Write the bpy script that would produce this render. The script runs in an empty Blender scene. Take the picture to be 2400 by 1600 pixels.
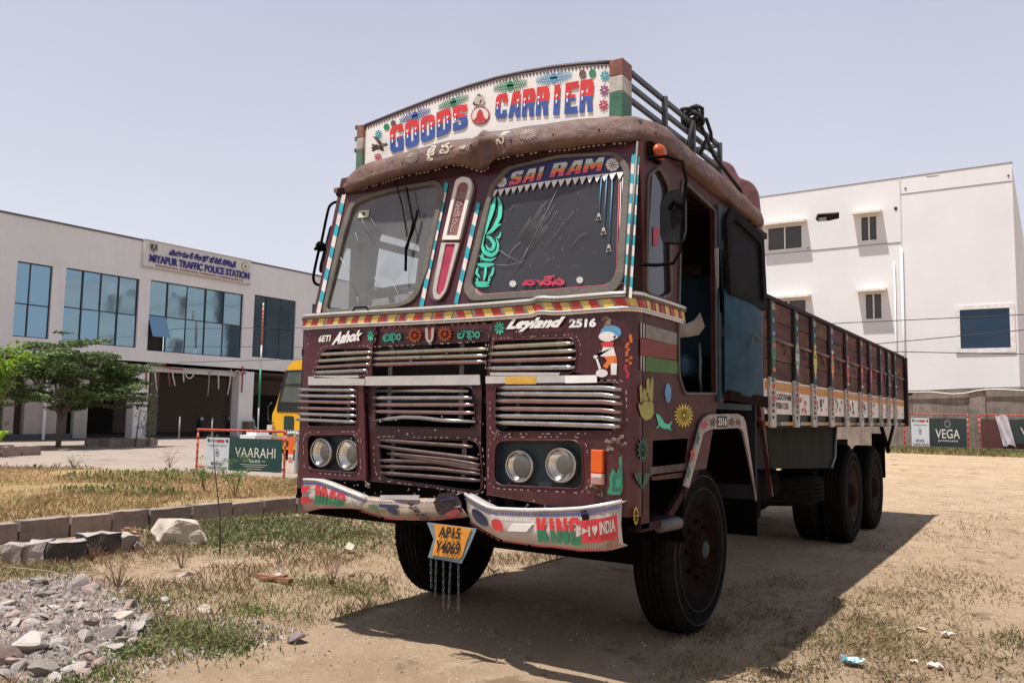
import bpy, bmesh, math, random
import numpy as np
from mathutils import Vector, Matrix, noise
from mathutils.geometry import tessellate_polygon
random.seed(7); RNG = np.random.default_rng(7)
D = bpy.data; SC = bpy.context.scene; COL = SC.collection
# ---------------------------------------------------------------- camera, sky, sun, exposure
cd = D.cameras.new('camera'); cam = D.objects.new('camera', cd); COL.objects.link(cam); SC.camera = cam
cam.matrix_world = Matrix(((0.83665716, 0.03476814, 0.54662234, 3.04024543), (0.54746317, -0.08405128, -0.83259802, -3.75330557), (0.01699642, 0.99585469, -0.08935638, 1.35646951), (0, 0, 0, 1)))
cd.sensor_width = 36; cd.lens = 36 * 1929.73 / 2400; cd.clip_start = .1; cd.clip_end = 2000
SUNV = Vector((.127, .28, -1)).normalized()
w = D.worlds.new('World'); SC.world = w; w.use_nodes = True; nt = w.node_tree; nt.nodes.clear()
sky = nt.nodes.new('ShaderNodeTexSky'); sky.sky_type = 'NISHITA'; sky.sun_disc = False
sky.sun_elevation = math.radians(72.9); sky.sun_rotation = math.radians(204.4)
sky.air_density = 1.2; sky.dust_density = 5.0; sky.ozone_density = 1.0; sky.altitude = 500
hsv = nt.nodes.new('ShaderNodeHueSaturation'); hsv.inputs['Saturation'].default_value = .55
tint = nt.nodes.new('ShaderNodeMix'); tint.data_type = 'RGBA'; tint.blend_type = 'MIX'; tint.inputs['Factor'].default_value = .8
tcw = nt.nodes.new('ShaderNodeTexCoord'); sxyz = nt.nodes.new('ShaderNodeSeparateXYZ'); rmp = nt.nodes.new('ShaderNodeValToRGB'); nt.links.new(tcw.outputs['Generated'], sxyz.inputs[0]); nt.links.new(sxyz.outputs['Z'], rmp.inputs[0]); nt.links.new(rmp.outputs[0], tint.inputs[7])
for p_, c_ in ((0, (.83, .83, .92, 1)), (.10, (.81, .83, .96, 1)), (.30, (.74, .805, 1.0, 1)), (.48, (.66, .775, 1.03, 1)), (.75, (.30, .36, .54, 1)), (1, (.16, .22, .38, 1))):
    e_ = rmp.color_ramp.elements[0] if p_ == 0 else (rmp.color_ramp.elements[1] if p_ == 1 else rmp.color_ramp.elements.new(p_)); e_.position = p_; e_.color = c_
scl = nt.nodes.new('ShaderNodeVectorMath'); scl.operation = 'SCALE'; scl.inputs['Scale'].default_value = 10; nt.links.new(rmp.outputs[0], scl.inputs[0]); hz = nt.nodes.new('ShaderNodeTexNoise'); hz.inputs['Scale'].default_value = 2.2; hz.inputs['Detail'].default_value = 5; nt.links.new(tcw.outputs['Generated'], hz.inputs['Vector']); hr = nt.nodes.new('ShaderNodeMapRange'); hr.inputs[1].default_value = .3; hr.inputs[2].default_value = .7; hr.inputs[3].default_value = 9.7; hr.inputs[4].default_value = 10.5; nt.links.new(hz.outputs[0], hr.inputs[0]); nt.links.new(hr.outputs[0], scl.inputs['Scale']); nt.links.new(scl.outputs[0], tint.inputs[7])
bg = nt.nodes.new('ShaderNodeBackground'); bg.inputs['Strength'].default_value = .083
wo = nt.nodes.new('ShaderNodeOutputWorld')
nt.links.new(sky.outputs[0], hsv.inputs['Color']); nt.links.new(hsv.outputs[0], tint.inputs[6]); nt.links.new(tint.outputs[2], bg.inputs['Color']); nt.links.new(bg.outputs[0], wo.inputs['Surface'])
sd = D.lights.new('sun', 'SUN'); sd.energy = 5.0; sd.angle = math.radians(.6); sd.color = (1, .955, .89)
sun = D.objects.new('sun', sd); COL.objects.link(sun); sun.rotation_euler = SUNV.to_track_quat('-Z', 'Y').to_euler(); sun.location = (-3, -6, 20)
SC.view_settings.view_transform = 'Standard'; SC.view_settings.look = 'None'; SC.view_settings.exposure = .45; SC.view_settings.gamma = 1
SC.view_settings.use_curve_mapping = False
SC.cycles.max_bounces = 6; SC.cycles.transparent_max_bounces = 12; SC.cycles.caustics_reflective = False; SC.cycles.caustics_refractive = False
# ---------------------------------------------------------------- materials
MC = {}
def mat(name, rgb, rough=.6, metal=0, var=.18, scale=8, bump=0, bscale=60, dirt=0, dirtc=(.22, .16, .1), emit=None, spec=.5, stretch=None, streak=0):
    if name in MC: return MC[name]
    dsc = 3.1
    if not dirt and name.endswith(('_paint', '_decal', '_sticker', '_bar')): dirt = .34; dirtc = (.09, .045, .04); dsc = 22
    m = D.materials.new(name); m.use_nodes = True; n = m.node_tree; b = n.nodes['Principled BSDF']; L = n.links.new
    b.inputs['Roughness'].default_value = rough; b.inputs['Metallic'].default_value = metal; b.inputs['Specular IOR Level'].default_value = spec
    tc = n.nodes.new('ShaderNodeTexCoord'); mp = n.nodes.new('ShaderNodeMapping'); L(tc.outputs['Object'], mp.inputs[0])
    if stretch: mp.inputs['Scale'].default_value = stretch
    t = n.nodes.new('ShaderNodeTexNoise'); t.inputs['Scale'].default_value = scale; t.inputs['Detail'].default_value = 6; t.inputs['Roughness'].default_value = .65; L(mp.outputs[0], t.inputs['Vector'])
    r = n.nodes.new('ShaderNodeMapRange'); r.inputs[1].default_value = .3; r.inputs[2].default_value = .7; r.inputs[3].default_value = 1 - var; r.inputs[4].default_value = 1 + var; L(t.outputs[0], r.inputs[0])
    mx = n.nodes.new('ShaderNodeVectorMath'); mx.operation = 'SCALE'; mx.inputs[0].default_value = rgb; L(r.outputs[0], mx.inputs['Scale'])
    out = mx.outputs[0]
    if dirt:
        t2 = n.nodes.new('ShaderNodeTexNoise'); t2.inputs['Scale'].default_value = dsc; t2.inputs['Detail'].default_value = 9; t2.inputs['Roughness'].default_value = .75; L(mp.outputs[0], t2.inputs['Vector'])
        r2 = n.nodes.new('ShaderNodeMapRange'); r2.inputs[1].default_value = .62 - dirt * .3; r2.inputs[2].default_value = .72; r2.inputs[4].default_value = min(1, dirt * 1.6); L(t2.outputs[0], r2.inputs[0])
        m2 = n.nodes.new('ShaderNodeMix'); m2.data_type = 'RGBA'; L(r2.outputs[0], m2.inputs['Factor']); L(out, m2.inputs[6]); m2.inputs[7].default_value = (*dirtc, 1); out = m2.outputs[2]
        r3 = n.nodes.new('ShaderNodeMapRange'); r3.inputs[3].default_value = rough; r3.inputs[4].default_value = min(1, rough + .4); L(r2.outputs[0], r3.inputs[0]); L(r3.outputs[0], b.inputs['Roughness'])
    if streak:
        mp2 = n.nodes.new('ShaderNodeMapping'); mp2.inputs['Scale'].default_value = (9, 9, .7); L(tc.outputs['Object'], mp2.inputs[0])
        t3 = n.nodes.new('ShaderNodeTexNoise'); t3.inputs['Scale'].default_value = 1.3; t3.inputs['Detail'].default_value = 5; L(mp2.outputs[0], t3.inputs['Vector'])
        r4 = n.nodes.new('ShaderNodeMapRange'); r4.inputs[1].default_value = .5; r4.inputs[2].default_value = .75; r4.inputs[4].default_value = streak; L(t3.outputs[0], r4.inputs[0])
        m3 = n.nodes.new('ShaderNodeMix'); m3.data_type = 'RGBA'; L(r4.outputs[0], m3.inputs['Factor']); L(out, m3.inputs[6]); m3.inputs[7].default_value = (*dirtc, 1); out = m3.outputs[2]
    L(out, b.inputs['Base Color'])
    if bump:
        t4 = n.nodes.new('ShaderNodeTexNoise'); t4.inputs['Scale'].default_value = bscale; t4.inputs['Detail'].default_value = 5; L(mp.outputs[0], t4.inputs['Vector'])
        bp = n.nodes.new('ShaderNodeBump'); bp.inputs['Strength'].default_value = min(1, bump); bp.inputs['Distance'].default_value = .02; L(t4.outputs[0], bp.inputs['Height']); L(bp.outputs[0], b.inputs['Normal'])
    if emit: b.inputs['Emission Color'].default_value = (*emit, 1); b.inputs['Emission Strength'].default_value = 1
    MC[name] = m; return m
def glassy(name, tint, trans, rough=.08, dust=.3, dustc=(.35, .35, .36)):
    if name in MC: return MC[name]
    m = D.materials.new(name); m.use_nodes = True; n = m.node_tree; n.nodes.clear(); L = n.links.new
    o = n.nodes.new('ShaderNodeOutputMaterial'); g = n.nodes.new('ShaderNodeBsdfGlossy'); g.inputs['Roughness'].default_value = rough; g.inputs['Color'].default_value = (.9, .9, .95, 1)
    tr = n.nodes.new('ShaderNodeBsdfTransparent'); tr.inputs[0].default_value = (*tint, 1)
    df = n.nodes.new('ShaderNodeBsdfDiffuse'); df.inputs[0].default_value = (*dustc, 1)
    a = n.nodes.new('ShaderNodeMixShader'); a.inputs[0].default_value = dust; L(tr.outputs[0], a.inputs[1]); L(df.outputs[0], a.inputs[2])
    tx = n.nodes.new('ShaderNodeTexNoise'); tx.inputs['Scale'].default_value = 3; tx.inputs['Detail'].default_value = 6
    tc = n.nodes.new('ShaderNodeTexCoord'); L(tc.outputs['Object'], tx.inputs['Vector'])
    r = n.nodes.new('ShaderNodeMapRange'); r.inputs[1].default_value = .3; r.inputs[2].default_value = .75; r.inputs[3].default_value = dust * .75; r.inputs[4].default_value = min(1, dust * 1.35); L(tx.outputs[0], r.inputs[0]); L(r.outputs[0], a.inputs[0])
    fr = n.nodes.new('ShaderNodeFresnel'); fr.inputs[0].default_value = 1.5
    b = n.nodes.new('ShaderNodeMixShader'); gb = n.nodes.new('ShaderNodeNewGeometry'); mm = n.nodes.new('ShaderNodeMath'); mm.operation = 'SUBTRACT'; mm.inputs[0].default_value = 1; L(gb.outputs['Backfacing'], mm.inputs[1]); mk = n.nodes.new('ShaderNodeMath'); mk.operation = 'MULTIPLY'; L(fr.outputs[0], mk.inputs[0]); L(mm.outputs[0], mk.inputs[1]); L(mk.outputs[0], b.inputs[0]); L(a.outputs[0], b.inputs[1]); L(g.outputs[0], b.inputs[2]); L(b.outputs[0], o.inputs[0])
    MC[name] = m; return m
# ---------------------------------------------------------------- mesh helpers
class MB:
    def __init__(s): s.v = []; s.f = []; s.m = []; s.sm = []
    def add(s, vs, fs, mi=0, smooth=False):
        k = len(s.v); s.v += [tuple(q) for q in vs]; s.f += [tuple(i + k for i in f) for f in fs]; s.m += [mi] * len(fs); s.sm += [smooth] * len(fs); return s
    def box(s, a, b, mi=0):
        (x0, y0, z0), (x1, y1, z1) = a, b
        return s.add([(x0, y0, z0), (x1, y0, z0), (x1, y1, z0), (x0, y1, z0), (x0, y0, z1), (x1, y0, z1), (x1, y1, z1), (x0, y1, z1)], [(0, 3, 2, 1), (4, 5, 6, 7), (0, 1, 5, 4), (1, 2, 6, 5), (2, 3, 7, 6), (3, 0, 4, 7)], mi)
    def bar(s, p, q, w, h, mi=0, up=(0, 0, 1)):
        p = Vector(p); q = Vector(q); d = (q - p).normalized(); u = Vector(up); r = d.cross(u)
        if r.length < 1e-4: r = d.cross(Vector((1, 0, 0)))
        r.normalize(); u = r.cross(d); vs = []
        for c in (p, q):
            for a, b in ((-1, -1), (1, -1), (1, 1), (-1, 1)): vs.append(c + r * a * w / 2 + u * b * h / 2)
        return s.add(vs, [(0, 3, 2, 1), (4, 5, 6, 7), (0, 1, 5, 4), (1, 2, 6, 5), (2, 3, 7, 6), (3, 0, 4, 7)], mi)
    def tube(s, pts, r, n=8, mi=0, closed=False, sq=1, cap=True):
        pts = [Vector(p) for p in pts]; N = len(pts); rings = []; rr = r if isinstance(r, (list, tuple)) else [r] * N
        up = None
        for i, p in enumerate(pts):
            a = pts[i - 1] if (i or closed) else p; b = pts[(i + 1) % N] if (i < N - 1 or closed) else p
            d = (b - a).normalized()
            if up is None:
                up = Vector((0, 0, 1)) if abs(d.z) < .9 else Vector((0, 1, 0))
            x = d.cross(up)
            if x.length < 1e-5: x = d.cross(Vector((1, 0, 0)))
            x.normalize(); up = x.cross(d).normalized()
            rings.append([p + x * math.cos(t) * rr[i] + up * math.sin(t) * rr[i] * sq for t in [2 * math.pi * k / n for k in range(n)]])
        vs = [v for g in rings for v in g]; fs = []
        for i in range(N if closed else N - 1):
            j = (i + 1) % N
            for k in range(n): fs.append((i * n + k, i * n + (k + 1) % n, j * n + (k + 1) % n, j * n + k))
        if cap and not closed: fs += [tuple(range(n))[::-1], tuple((N - 1) * n + k for k in range(n))]
        return s.add(vs, fs, mi, True)
    def lathe(s, prof, c=(0, 0, 0), ax=(1, 0, 0), n=32, mi=0, smooth=True):
        ax = Vector(ax).normalized(); u = ax.orthogonal().normalized(); w_ = ax.cross(u); c = Vector(c); vs = []; fs = []
        for a, r in prof:
            for k in range(n): t = 2 * math.pi * k / n; vs.append(c + ax * a + (u * math.cos(t) + w_ * math.sin(t)) * r)
        for i in range(len(prof) - 1):
            for k in range(n): fs.append((i * n + k, i * n + (k + 1) % n, (i + 1) * n + (k + 1) % n, (i + 1) * n + k))
        return s.add(vs, fs, mi, smooth)
    def plate(s, outer, holes=(), d=(0, .01, 0), mi=0, front=True):
        polys = [[Vector(q) for q in outer]] + [[Vector(q) for q in h] for h in holes]; fl = [v for q in polys for v in q]; n = len(fl); d = Vector(d)
        nr = Vector((0, 0, 0)); o = polys[0]
        for i in range(len(o)): nr += o[i].cross(o[(i + 1) % len(o)])
        tri = tessellate_polygon(polys); fs = []
        for t in tri:
            a, b, c = (fl[i] for i in t); k = (b - a).cross(c - a)
            fs.append(tuple(t) if k.dot(d) < 0 else tuple(t)[::-1])
        fs += [tuple(i + n for i in f[::-1]) for f in fs]; k = 0
        for ph, q in enumerate(polys):
            L = len(q)
            for i in range(L): fs.append((k + i, k + (i + 1) % L, k + (i + 1) % L + n, k + i + n))
            k += L
        return s.add(fl + [v + d for v in fl], fs, mi)
    def poly(s, pts, mi=0): return s.add(pts, [tuple(range(len(pts)))], mi)
    def grid(s, rows, mi=0, smooth=True):
        a = len(rows); b = len(rows[0]); return s.add([p for r in rows for p in r], [(i * b + j, i * b + j + 1, (i + 1) * b + j + 1, (i + 1) * b + j) for i in range(a - 1) for j in range(b - 1)], mi, smooth)
    def sphere(s, c, r, n=10, mi=0, sc=(1, 1, 1)):
        vs = []; fs = []; m_ = n // 2 + 1
        for i in range(m_ + 1):
            a = math.pi * i / m_
            for k in range(n): t = 2 * math.pi * k / n; vs.append((c[0] + r * sc[0] * math.sin(a) * math.cos(t), c[1] + r * sc[1] * math.sin(a) * math.sin(t), c[2] + r * sc[2] * math.cos(a)))
        for i in range(m_):
            for k in range(n): fs.append((i * n + k, (i + 1) * n + k, (i + 1) * n + (k + 1) % n, i * n + (k + 1) % n))
        return s.add(vs, fs, mi, True)
    def mesh(s, name, mats):
        me = D.meshes.new(name); me.from_pydata(s.v, [], s.f); mats = mats if isinstance(mats, (list, tuple)) else [mats]
        for m in mats: me.materials.append(m)
        me.polygons.foreach_set('material_index', s.m); me.polygons.foreach_set('use_smooth', s.sm); me.update()
        return me
    def obj(s, name, mats, parent=None, fix=False, bevel=0, **kw):
        o = D.objects.new(name, s.mesh(name, mats)); COL.objects.link(o); o.parent = parent
        if fix:
            b = bmesh.new(); b.from_mesh(o.data); bmesh.ops.recalc_face_normals(b, faces=b.faces); b.to_mesh(o.data); b.free()
        if bevel:
            b = bmesh.new(); b.from_mesh(o.data); bmesh.ops.remove_doubles(b, verts=b.verts, dist=1e-5)
            e = [x for x in b.edges if len(x.link_faces) == 2 and x.calc_face_angle(0) > .6]
            bmesh.ops.bevel(b, geom=e, offset=bevel, segments=1, affect='EDGES'); b.to_mesh(o.data); b.free()
        for k, v in kw.items(): o[k] = v
        return o
def tag(o, label, cat, group=None):
    o['label'] = label; o['category'] = cat
    if group: o['group'] = group
    return o
def empty(name, loc=(0, 0, 0), label=None, cat=None, group=None, rz=0):
    o = D.objects.new(name, None); COL.objects.link(o); o.location = loc; o.rotation_euler = (0, 0, rz); o.empty_display_size = .2
    if label: tag(o, label, cat, group)
    return o
def dup(o, parent=None):
    c = o.copy(); COL.objects.link(c); c.parent = parent
    for ch in [q for q in D.objects if q.parent == o]: dup(ch, c)
    return c
def V3(p, dx=0, dy=0, dz=0): return [(a + dx, b + dy, c + dz) for a, b, c in p]
def lerp(a, b, t): return tuple(x + (y - x) * t for x, y in zip(a, b))
def along(pts, t):
    pts = [Vector(p) for p in pts]; L = [0]
    for a, b in zip(pts, pts[1:]): L.append(L[-1] + (b - a).length)
    q = max(0, min(1, t)) * L[-1]
    for i in range(len(pts) - 1):
        if q <= L[i + 1] or i == len(pts) - 2: k = (q - L[i]) / max(1e-9, L[i + 1] - L[i]); return pts[i].lerp(pts[i + 1], k)
def rpoly(pts, r, seg=4):
    pts = [Vector(p) for p in pts]; out = []; n = len(pts); rr = r if isinstance(r, (list, tuple)) else [r] * n
    for i, p in enumerate(pts):
        a = pts[i - 1] - p; b = pts[(i + 1) % n] - p; q = min(rr[i], a.length * .45, b.length * .45)
        if q <= 0: out.append(p); continue
        a = p + a.normalized() * q; b = p + b.normalized() * q
        for k in range(seg + 1): t = k / seg; out.append(a * (1 - t) ** 2 + p * 2 * t * (1 - t) + b * t * t)
    return out
def ring(outer, inner, mb, d, mi=0): return mb.plate(outer, [inner], d, mi)
def grow(pts, k):
    c = sum((Vector(p) for p in pts), Vector()) / len(pts); out = []
    for p in pts: q = Vector(p) - c; out.append(c + q * (1 + k / max(q.length, 1e-6)))
    return out
TC = {}
def text(body, off=0, shear=0):
    key = (body, off, shear)
    if key not in TC:
        c = D.curves.new('lettering', 'FONT'); c.body = body; c.offset = off; c.shear = shear; c.resolution_u = 3; c.fill_mode = 'FRONT'
        o = D.objects.new('lettering', c); COL.objects.link(o); me = D.meshes.new_from_object(o.evaluated_get(bpy.context.evaluated_depsgraph_get()))
        vs = np.array([tuple(v.co) for v in me.vertices]); fs = [tuple(p.vertices) for p in me.polygons]
        D.objects.remove(o); D.curves.remove(c); D.meshes.remove(me)
        lo = vs.min(0); hi = vs.max(0); vs = (vs - lo) / np.maximum(hi - lo, 1e-6); TC[key] = (vs[:, :2], fs)
    return TC[key]
def put_text(mb, body, warp, off=0, shear=0, mi=0, split=None):
    vs, fs = text(body, off, shear)
    if split:
        b = bmesh.new(); bv = [b.verts.new((x, y, 0)) for x, y in vs]
        for f in fs:
            try: b.faces.new([bv[i] for i in f])
            except ValueError: pass
        for cut, _ in split: bmesh.ops.bisect_plane(b, geom=b.verts[:] + b.edges[:] + b.faces[:], plane_co=(0, cut, 0), plane_no=(0, 1, 0))
        b.verts.index_update(); vs = [(v.co.x, v.co.y) for v in b.verts]; k = len(mb.v); mb.v += [tuple(warp(x, y)) for x, y in vs]
        for f in b.faces:
            y = f.calc_center_median().y; m_ = mi
            for cut, mm in split:
                if y > cut: m_ = mm
            mb.f.append(tuple(v.index + k for v in f.verts)); mb.m.append(m_); mb.sm.append(False)
        b.free()
    else: mb.add([warp(x, y) for x, y in vs], fs, mi)
    return mb
def quad(tl, tr, br, bl, off=(0, 0, 0)):
    tl, tr, br, bl = (Vector(q) + Vector(off) for q in (tl, tr, br, bl))
    return lambda u, v: bl.lerp(br, u).lerp(tl.lerp(tr, u), v)
def flower(mb, q, n=8, mi=0, r0=.0, petal=.5):
    "petalled rosette filling the warp quad q (0..1)"
    for k in range(n):
        a = 2 * math.pi * k / n; w_ = math.pi / n * .8
        P = [(r * math.cos(a + d) * .5 + .5, r * math.sin(a + d) * .5 + .5) for r, d in ((r0 + .05, 0), (.6, -w_), (.88, -w_ * .6), (1, 0), (.88, w_ * .6), (.6, w_))]
        mb.poly([q(*p) for p in P], mi)
def disc(mb, q, mi=0, n=16, r=1, c=(.5, .5)): mb.poly([q(c[0] + r * .5 * math.cos(2 * math.pi * k / n), c[1] + r * .5 * math.sin(2 * math.pi * k / n)) for k in range(n)], mi)
def spray(mb, q, mi=0, n=7):
    "leafy spray, mirrored about its centre disc"
    for s in (-1, 1):
        for k in range(n):
            t = .12 + .8 * k / n; x = .5 + s * t * .46; h = 1.1 * (1 - t) + .25
            for d in (-1, 1): mb.poly([q(x, .5), q(x + s * .045, .5 + d * h * .65), q(x + s * .085, .5 + d * h), q(x + s * .06, .5 + d * h * .35)], mi)
        mb.poly([q(.5, .36), q(.5 + s * .5, .5), q(.5, .64)], mi)
    mb.poly([q(.5 + .085 * math.cos(t), .5 + .8 * math.sin(t)) for t in [2 * math.pi * k / 12 for k in range(12)]], mi)
def _rr(x0, y0, x1, y1, r): return [(x0 + r, y0), (x1 - r, y0), (x1, y0 + r * .6), (x1, y1 - r * .6), (x1 - r, y1), (x0 + r, y1), (x0, y1 - r * .6), (x0, y0 + r * .6)]
BLK = {'G': ([(.2, 0), (.93, 0), (1, .1), (1, .54), (.50, .54), (.50, .36), (.60, .36), (.60, .18), (.38, .18), (.38, .82), (.62, .82), (.62, .70), (1, .70), (1, .88), (.85, 1), (.2, 1), (0, .85), (0, .15)], []), 'O': (_rr(0, 0, 1, 1, .2), [_rr(.40, .2, .60, .8, .05)]), 'D': ([(0, 0), (.75, 0), (1, .15), (1, .85), (.75, 1), (0, 1)], [_rr(.42, .2, .60, .8, .03)]),
 'S': ([(.1, 0), (.8, 0), (1, .12), (1, .48), (.85, .6), (.42, .68), (.42, .80), (.60, .80), (.60, .70), (.98, .70), (.98, 1), (.2, 1), (0, .88), (0, .58), (.15, .46), (.58, .38), (.58, .2), (.40, .2), (.40, .32), (.02, .32), (.02, 0)], []), 'C': ([(.2, 0), (.85, 0), (1, .12), (1, .34), (.62, .34), (.62, .2), (.40, .2), (.40, .80), (.62, .80), (.62, .62), (1, .62), (1, .9), (.85, 1), (.2, 1), (0, .85), (0, .15)], []),
 'A': ([(0, 0), (.36, 0), (.40, .22), (.62, .22), (.64, 0), (1, 0), (.92, 1), (.30, 1)], [[(.46, .38), (.60, .38), (.60, .74), (.54, .74)]]), 'R': ([(0, 0), (.38, 0), (.38, .36), (.55, .36), (.62, 0), (1, 0), (.92, .44), (1, .56), (1, .88), (.85, 1), (0, 1)], [_rr(.40, .60, .58, .82, .02)]), 'K': ([(0, 0), (.40, 0), (.40, .30), (.60, 0), (1, 0), (.72, .52), (1, 1), (.62, 1), (.40, .68), (.40, 1), (0, 1)], []), 'N': ([(0, 0), (.34, 0), (.34, .5), (.66, 0), (1, 0), (1, 1), (.66, 1), (.66, .5), (.34, 1), (0, 1)], []), 'M': ([(0, 0), (.28, 0), (.28, .55), (.42, .2), (.58, .2), (.72, .55), (.72, 0), (1, 0), (1, 1), (.68, 1), (.5, .6), (.32, 1), (0, 1)], []), 'I': ([(.2, 0), (.8, 0), (.8, 1), (.2, 1)], []), 'E': ([(0, 0), (1, 0), (1, .22), (.42, .22), (.42, .40), (.80, .40), (.80, .60), (.42, .60), (.42, .78), (1, .78), (1, 1), (0, 1)], [])}
def block(mb, ch, warp, cut=.5, bands=None):
    o_, hs = BLK[ch]; ps = [[Vector((x, y, 0)) for x, y in o_]] + [[Vector((x, y, 0)) for x, y in h] for h in hs]; fl = [v for p in ps for v in p]; b = bmesh.new(); bv = [b.verts.new(v) for v in fl]
    for t in tessellate_polygon(ps):
        try: b.faces.new([bv[i] for i in t])
        except ValueError: pass
    for c in (bands or (.25, cut, .75)): bmesh.ops.bisect_plane(b, geom=b.verts[:] + b.edges[:] + b.faces[:], plane_co=(0, c, 0), plane_no=(0, 1, 0))
    b.verts.index_update(); k = len(mb.v); mb.v += [tuple(warp(v.co.x, v.co.y)) for v in b.verts]
    for f in b.faces: mb.f.append(tuple(v.index + k for v in f.verts)); mb.m.append((1 if f.calc_center_median().y > cut else 0) if bands is None else sum(f.calc_center_median().y > c for c in bands)); mb.sm.append(False)
    b.free()
def word(mb, w_, warp, gap=.1, sh=0, bands=None, wid={'I': .62, 'M': 1.25, 'N': 1.05}):
    tot = sum(wid.get(c, 1) for c in w_); x = 0
    for c in w_:
        k = wid.get(c, 1) / tot; x0 = x / 1; block(mb, c, (lambda x0, k: lambda u, v: warp(min(1, x0 + k * (gap / 2 + u * (1 - gap)) + sh * (v - .5)), v))(x0, k), .5, bands); x += k
# ---------------------------------------------------------------- the goods truck (origin on the ground, front face at y = 0, rear towards +y)
MAROON = mat('maroon_paint', (.060, .010, .016), .34, 0, .4, 3.5, .08, 30, .3, (.085, .04, .032), streak=.22)
MAROOND = mat('faded_maroon_paint', (.095, .052, .048), .62, 0, .5, 6, .9, 12, .6, (.17, .10, .066), streak=.6)
DARKM = mat('dark_maroon_paint', (.028, .011, .013), .7, 0, .3, 6, .1, 40, .3, (.04, .028, .022), spec=.15)
BLACK = mat('black_paint', (.012, .012, .013), .6, 0, .2, 8, 0, 40, .3, (.05, .04, .035))
SOOT = mat('sooty_dark_metal', (.004, .0036, .0036), .95, 0, .3, 8, .2, 30, .2, (.008, .007, .006), spec=.05)
CHROME = mat('worn_bright_metal', (.42, .40, .39), .22, .9, .2, 14, .05, 60, .45, (.25, .18, .14))
DULLM = mat('dull_grey_metal', (.10, .10, .095), .55, .5, .2, 12, .1, 50, .3, (.1, .07, .05))
WHITE = mat('weathered_white_paint', (.66, .62, .59), .5, 0, .08, 9, .05, 40, .25, (.35, .29, .25), streak=.2)
SIGNW = mat('sign_white_paint', (.72, .70, .68), .5, 0, .06, 7, .04, 40, .12, (.40, .34, .30))
RUB = mat('grey_brown_rubber_seal', (.10, .088, .075), .7, 0, .25, 9, .2, 50, .5, (.17, .15, .13))
TYRE = mat('dusty_tyre_rubber', (.009, .0085, .008), .95, 0, .3, 12, .3, 60, .45, (.022, .017, .014), spec=.04)
RUST = mat('rusty_steel', (.016, .008, .007), .95, 0, .4, 14, .4, 50, .4, (.02, .012, .010), spec=.05)
RED = mat('red_paint', (.50, .03, .035), .5, 0, .15, 9); BLUE = mat('blue_paint', (.04, .09, .30), .5, 0, .15, 9)
GREEN = mat('green_paint', (.02, .19, .10), .5, 0, .15, 9); TEAL = mat('teal_paint', (.015, .30, .38), .5, 0, .15, 9)
AQUA = mat('aqua_sticker', (.06, .55, .40), .5, 0, .1, 9); YEL = mat('yellow_paint', (.62, .45, .05), .5, 0, .15, 9)
ORG = mat('orange_paint', (.62, .14, .02), .5, 0, .2, 9); PINK = mat('pink_red_paint', (.42, .025, .07), .55, 0, .25, 12)
PLUM = mat('plum_paint', (.23, .05, .15), .5, 0, .15, 9); SKYB = mat('sky_blue_paint', (.08, .26, .45), .5, 0, .15, 9)
NAVY = mat('navy_sticker', (.018, .022, .11), .5, 0, .15, 9); DGRN = mat('dark_green_paint', (.012, .10, .075), .5, 0, .15, 9)
CREAM = mat('cream_paint', (.50, .42, .33), .6, 0, .12, 9, 0, 40, .25, (.3, .24, .2)); KHAKI = mat('khaki_decal', (.32, .30, .08), .6, 0, .15, 9)
LGREY = mat('light_grey_decal', (.45, .42, .38), .6, 0, .12, 10); AMBER = mat('amber_plastic', (.65, .10, .01), .25, 0, .1, 9)
DBLUE = mat('deep_blue_door_paint', (.016, .052, .085), .6, 0, .35, 5, .12, 30, .25, (.04, .05, .055), streak=.15, spec=.12)
HLBLUE = mat('dark_teal_housing', (.014, .032, .042), .55, 0, .25, 7, .05, 40, .25, (.05, .045, .04))
PALETTE = [WHITE, RED, BLUE, GREEN, TEAL, AQUA, YEL, ORG, PLUM, SKYB, NAVY, CREAM, KHAKI, MAROOND, BLACK, LGREY, DGRN, PINK]
(pW, pR, pB, pG, pT, pA, pY, pO, pP, pS, pN, pC, pK, pM, pK0, pL, pD, pPk) = range(18)
truck = empty('goods_truck', (0, 0, 0), 'dark maroon decorated goods truck parked on bare ground with its blue door open', 'truck')
def T(mb, name, mats, **kw): return mb.obj(name, mats, truck, **kw)
FO = (0, -.006, 0)      # outward from the front face
# lower front: left, right and centre sections of the nose, each a pressed plate with rounded openings
cornL = [(-1.135, .52, 0), (-1.135, .13, 0), (-1.125, .075, 0), (-1.095, .03, 0), (-1.05, 0, 0)]
cornR = [(1.19, 0, 0), (1.245, .012, 0), (1.285, .045, 0), (1.30, .10, 0)]
def section(outer, holes, y=0, t=.022, name='front_panel', m=MAROON):
    mb = MB(); mb.plate(V3(outer, dy=y), [V3(h, dy=y) for h in holes], (0, t, 0))
    for h in holes: # rolled lip round each opening
        mb.tube([Vector(p) + Vector((0, y - .001, 0)) for p in h], .0055, 6, closed=True)
    return T(mb, name, [m], fix=True)
hRU = rpoly([(0.437,0,1.773),(0.956,0,1.764),(0.981,0,1.713),(0.978,0,1.61),(0.949,0,1.581),(0.406,0,1.595)], [.01, .05, .03, .03, .04, .01])
hRL = rpoly([(0.471,0,1.522),(1.235,0,1.532),(1.244,0,1.288),(0.477,0,1.264)], .04)
hRH = rpoly([(0.476,0,1.219),(1.015,0,1.236),(1.031,0,0.988),(0.472,0,0.977)], .065)
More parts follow.
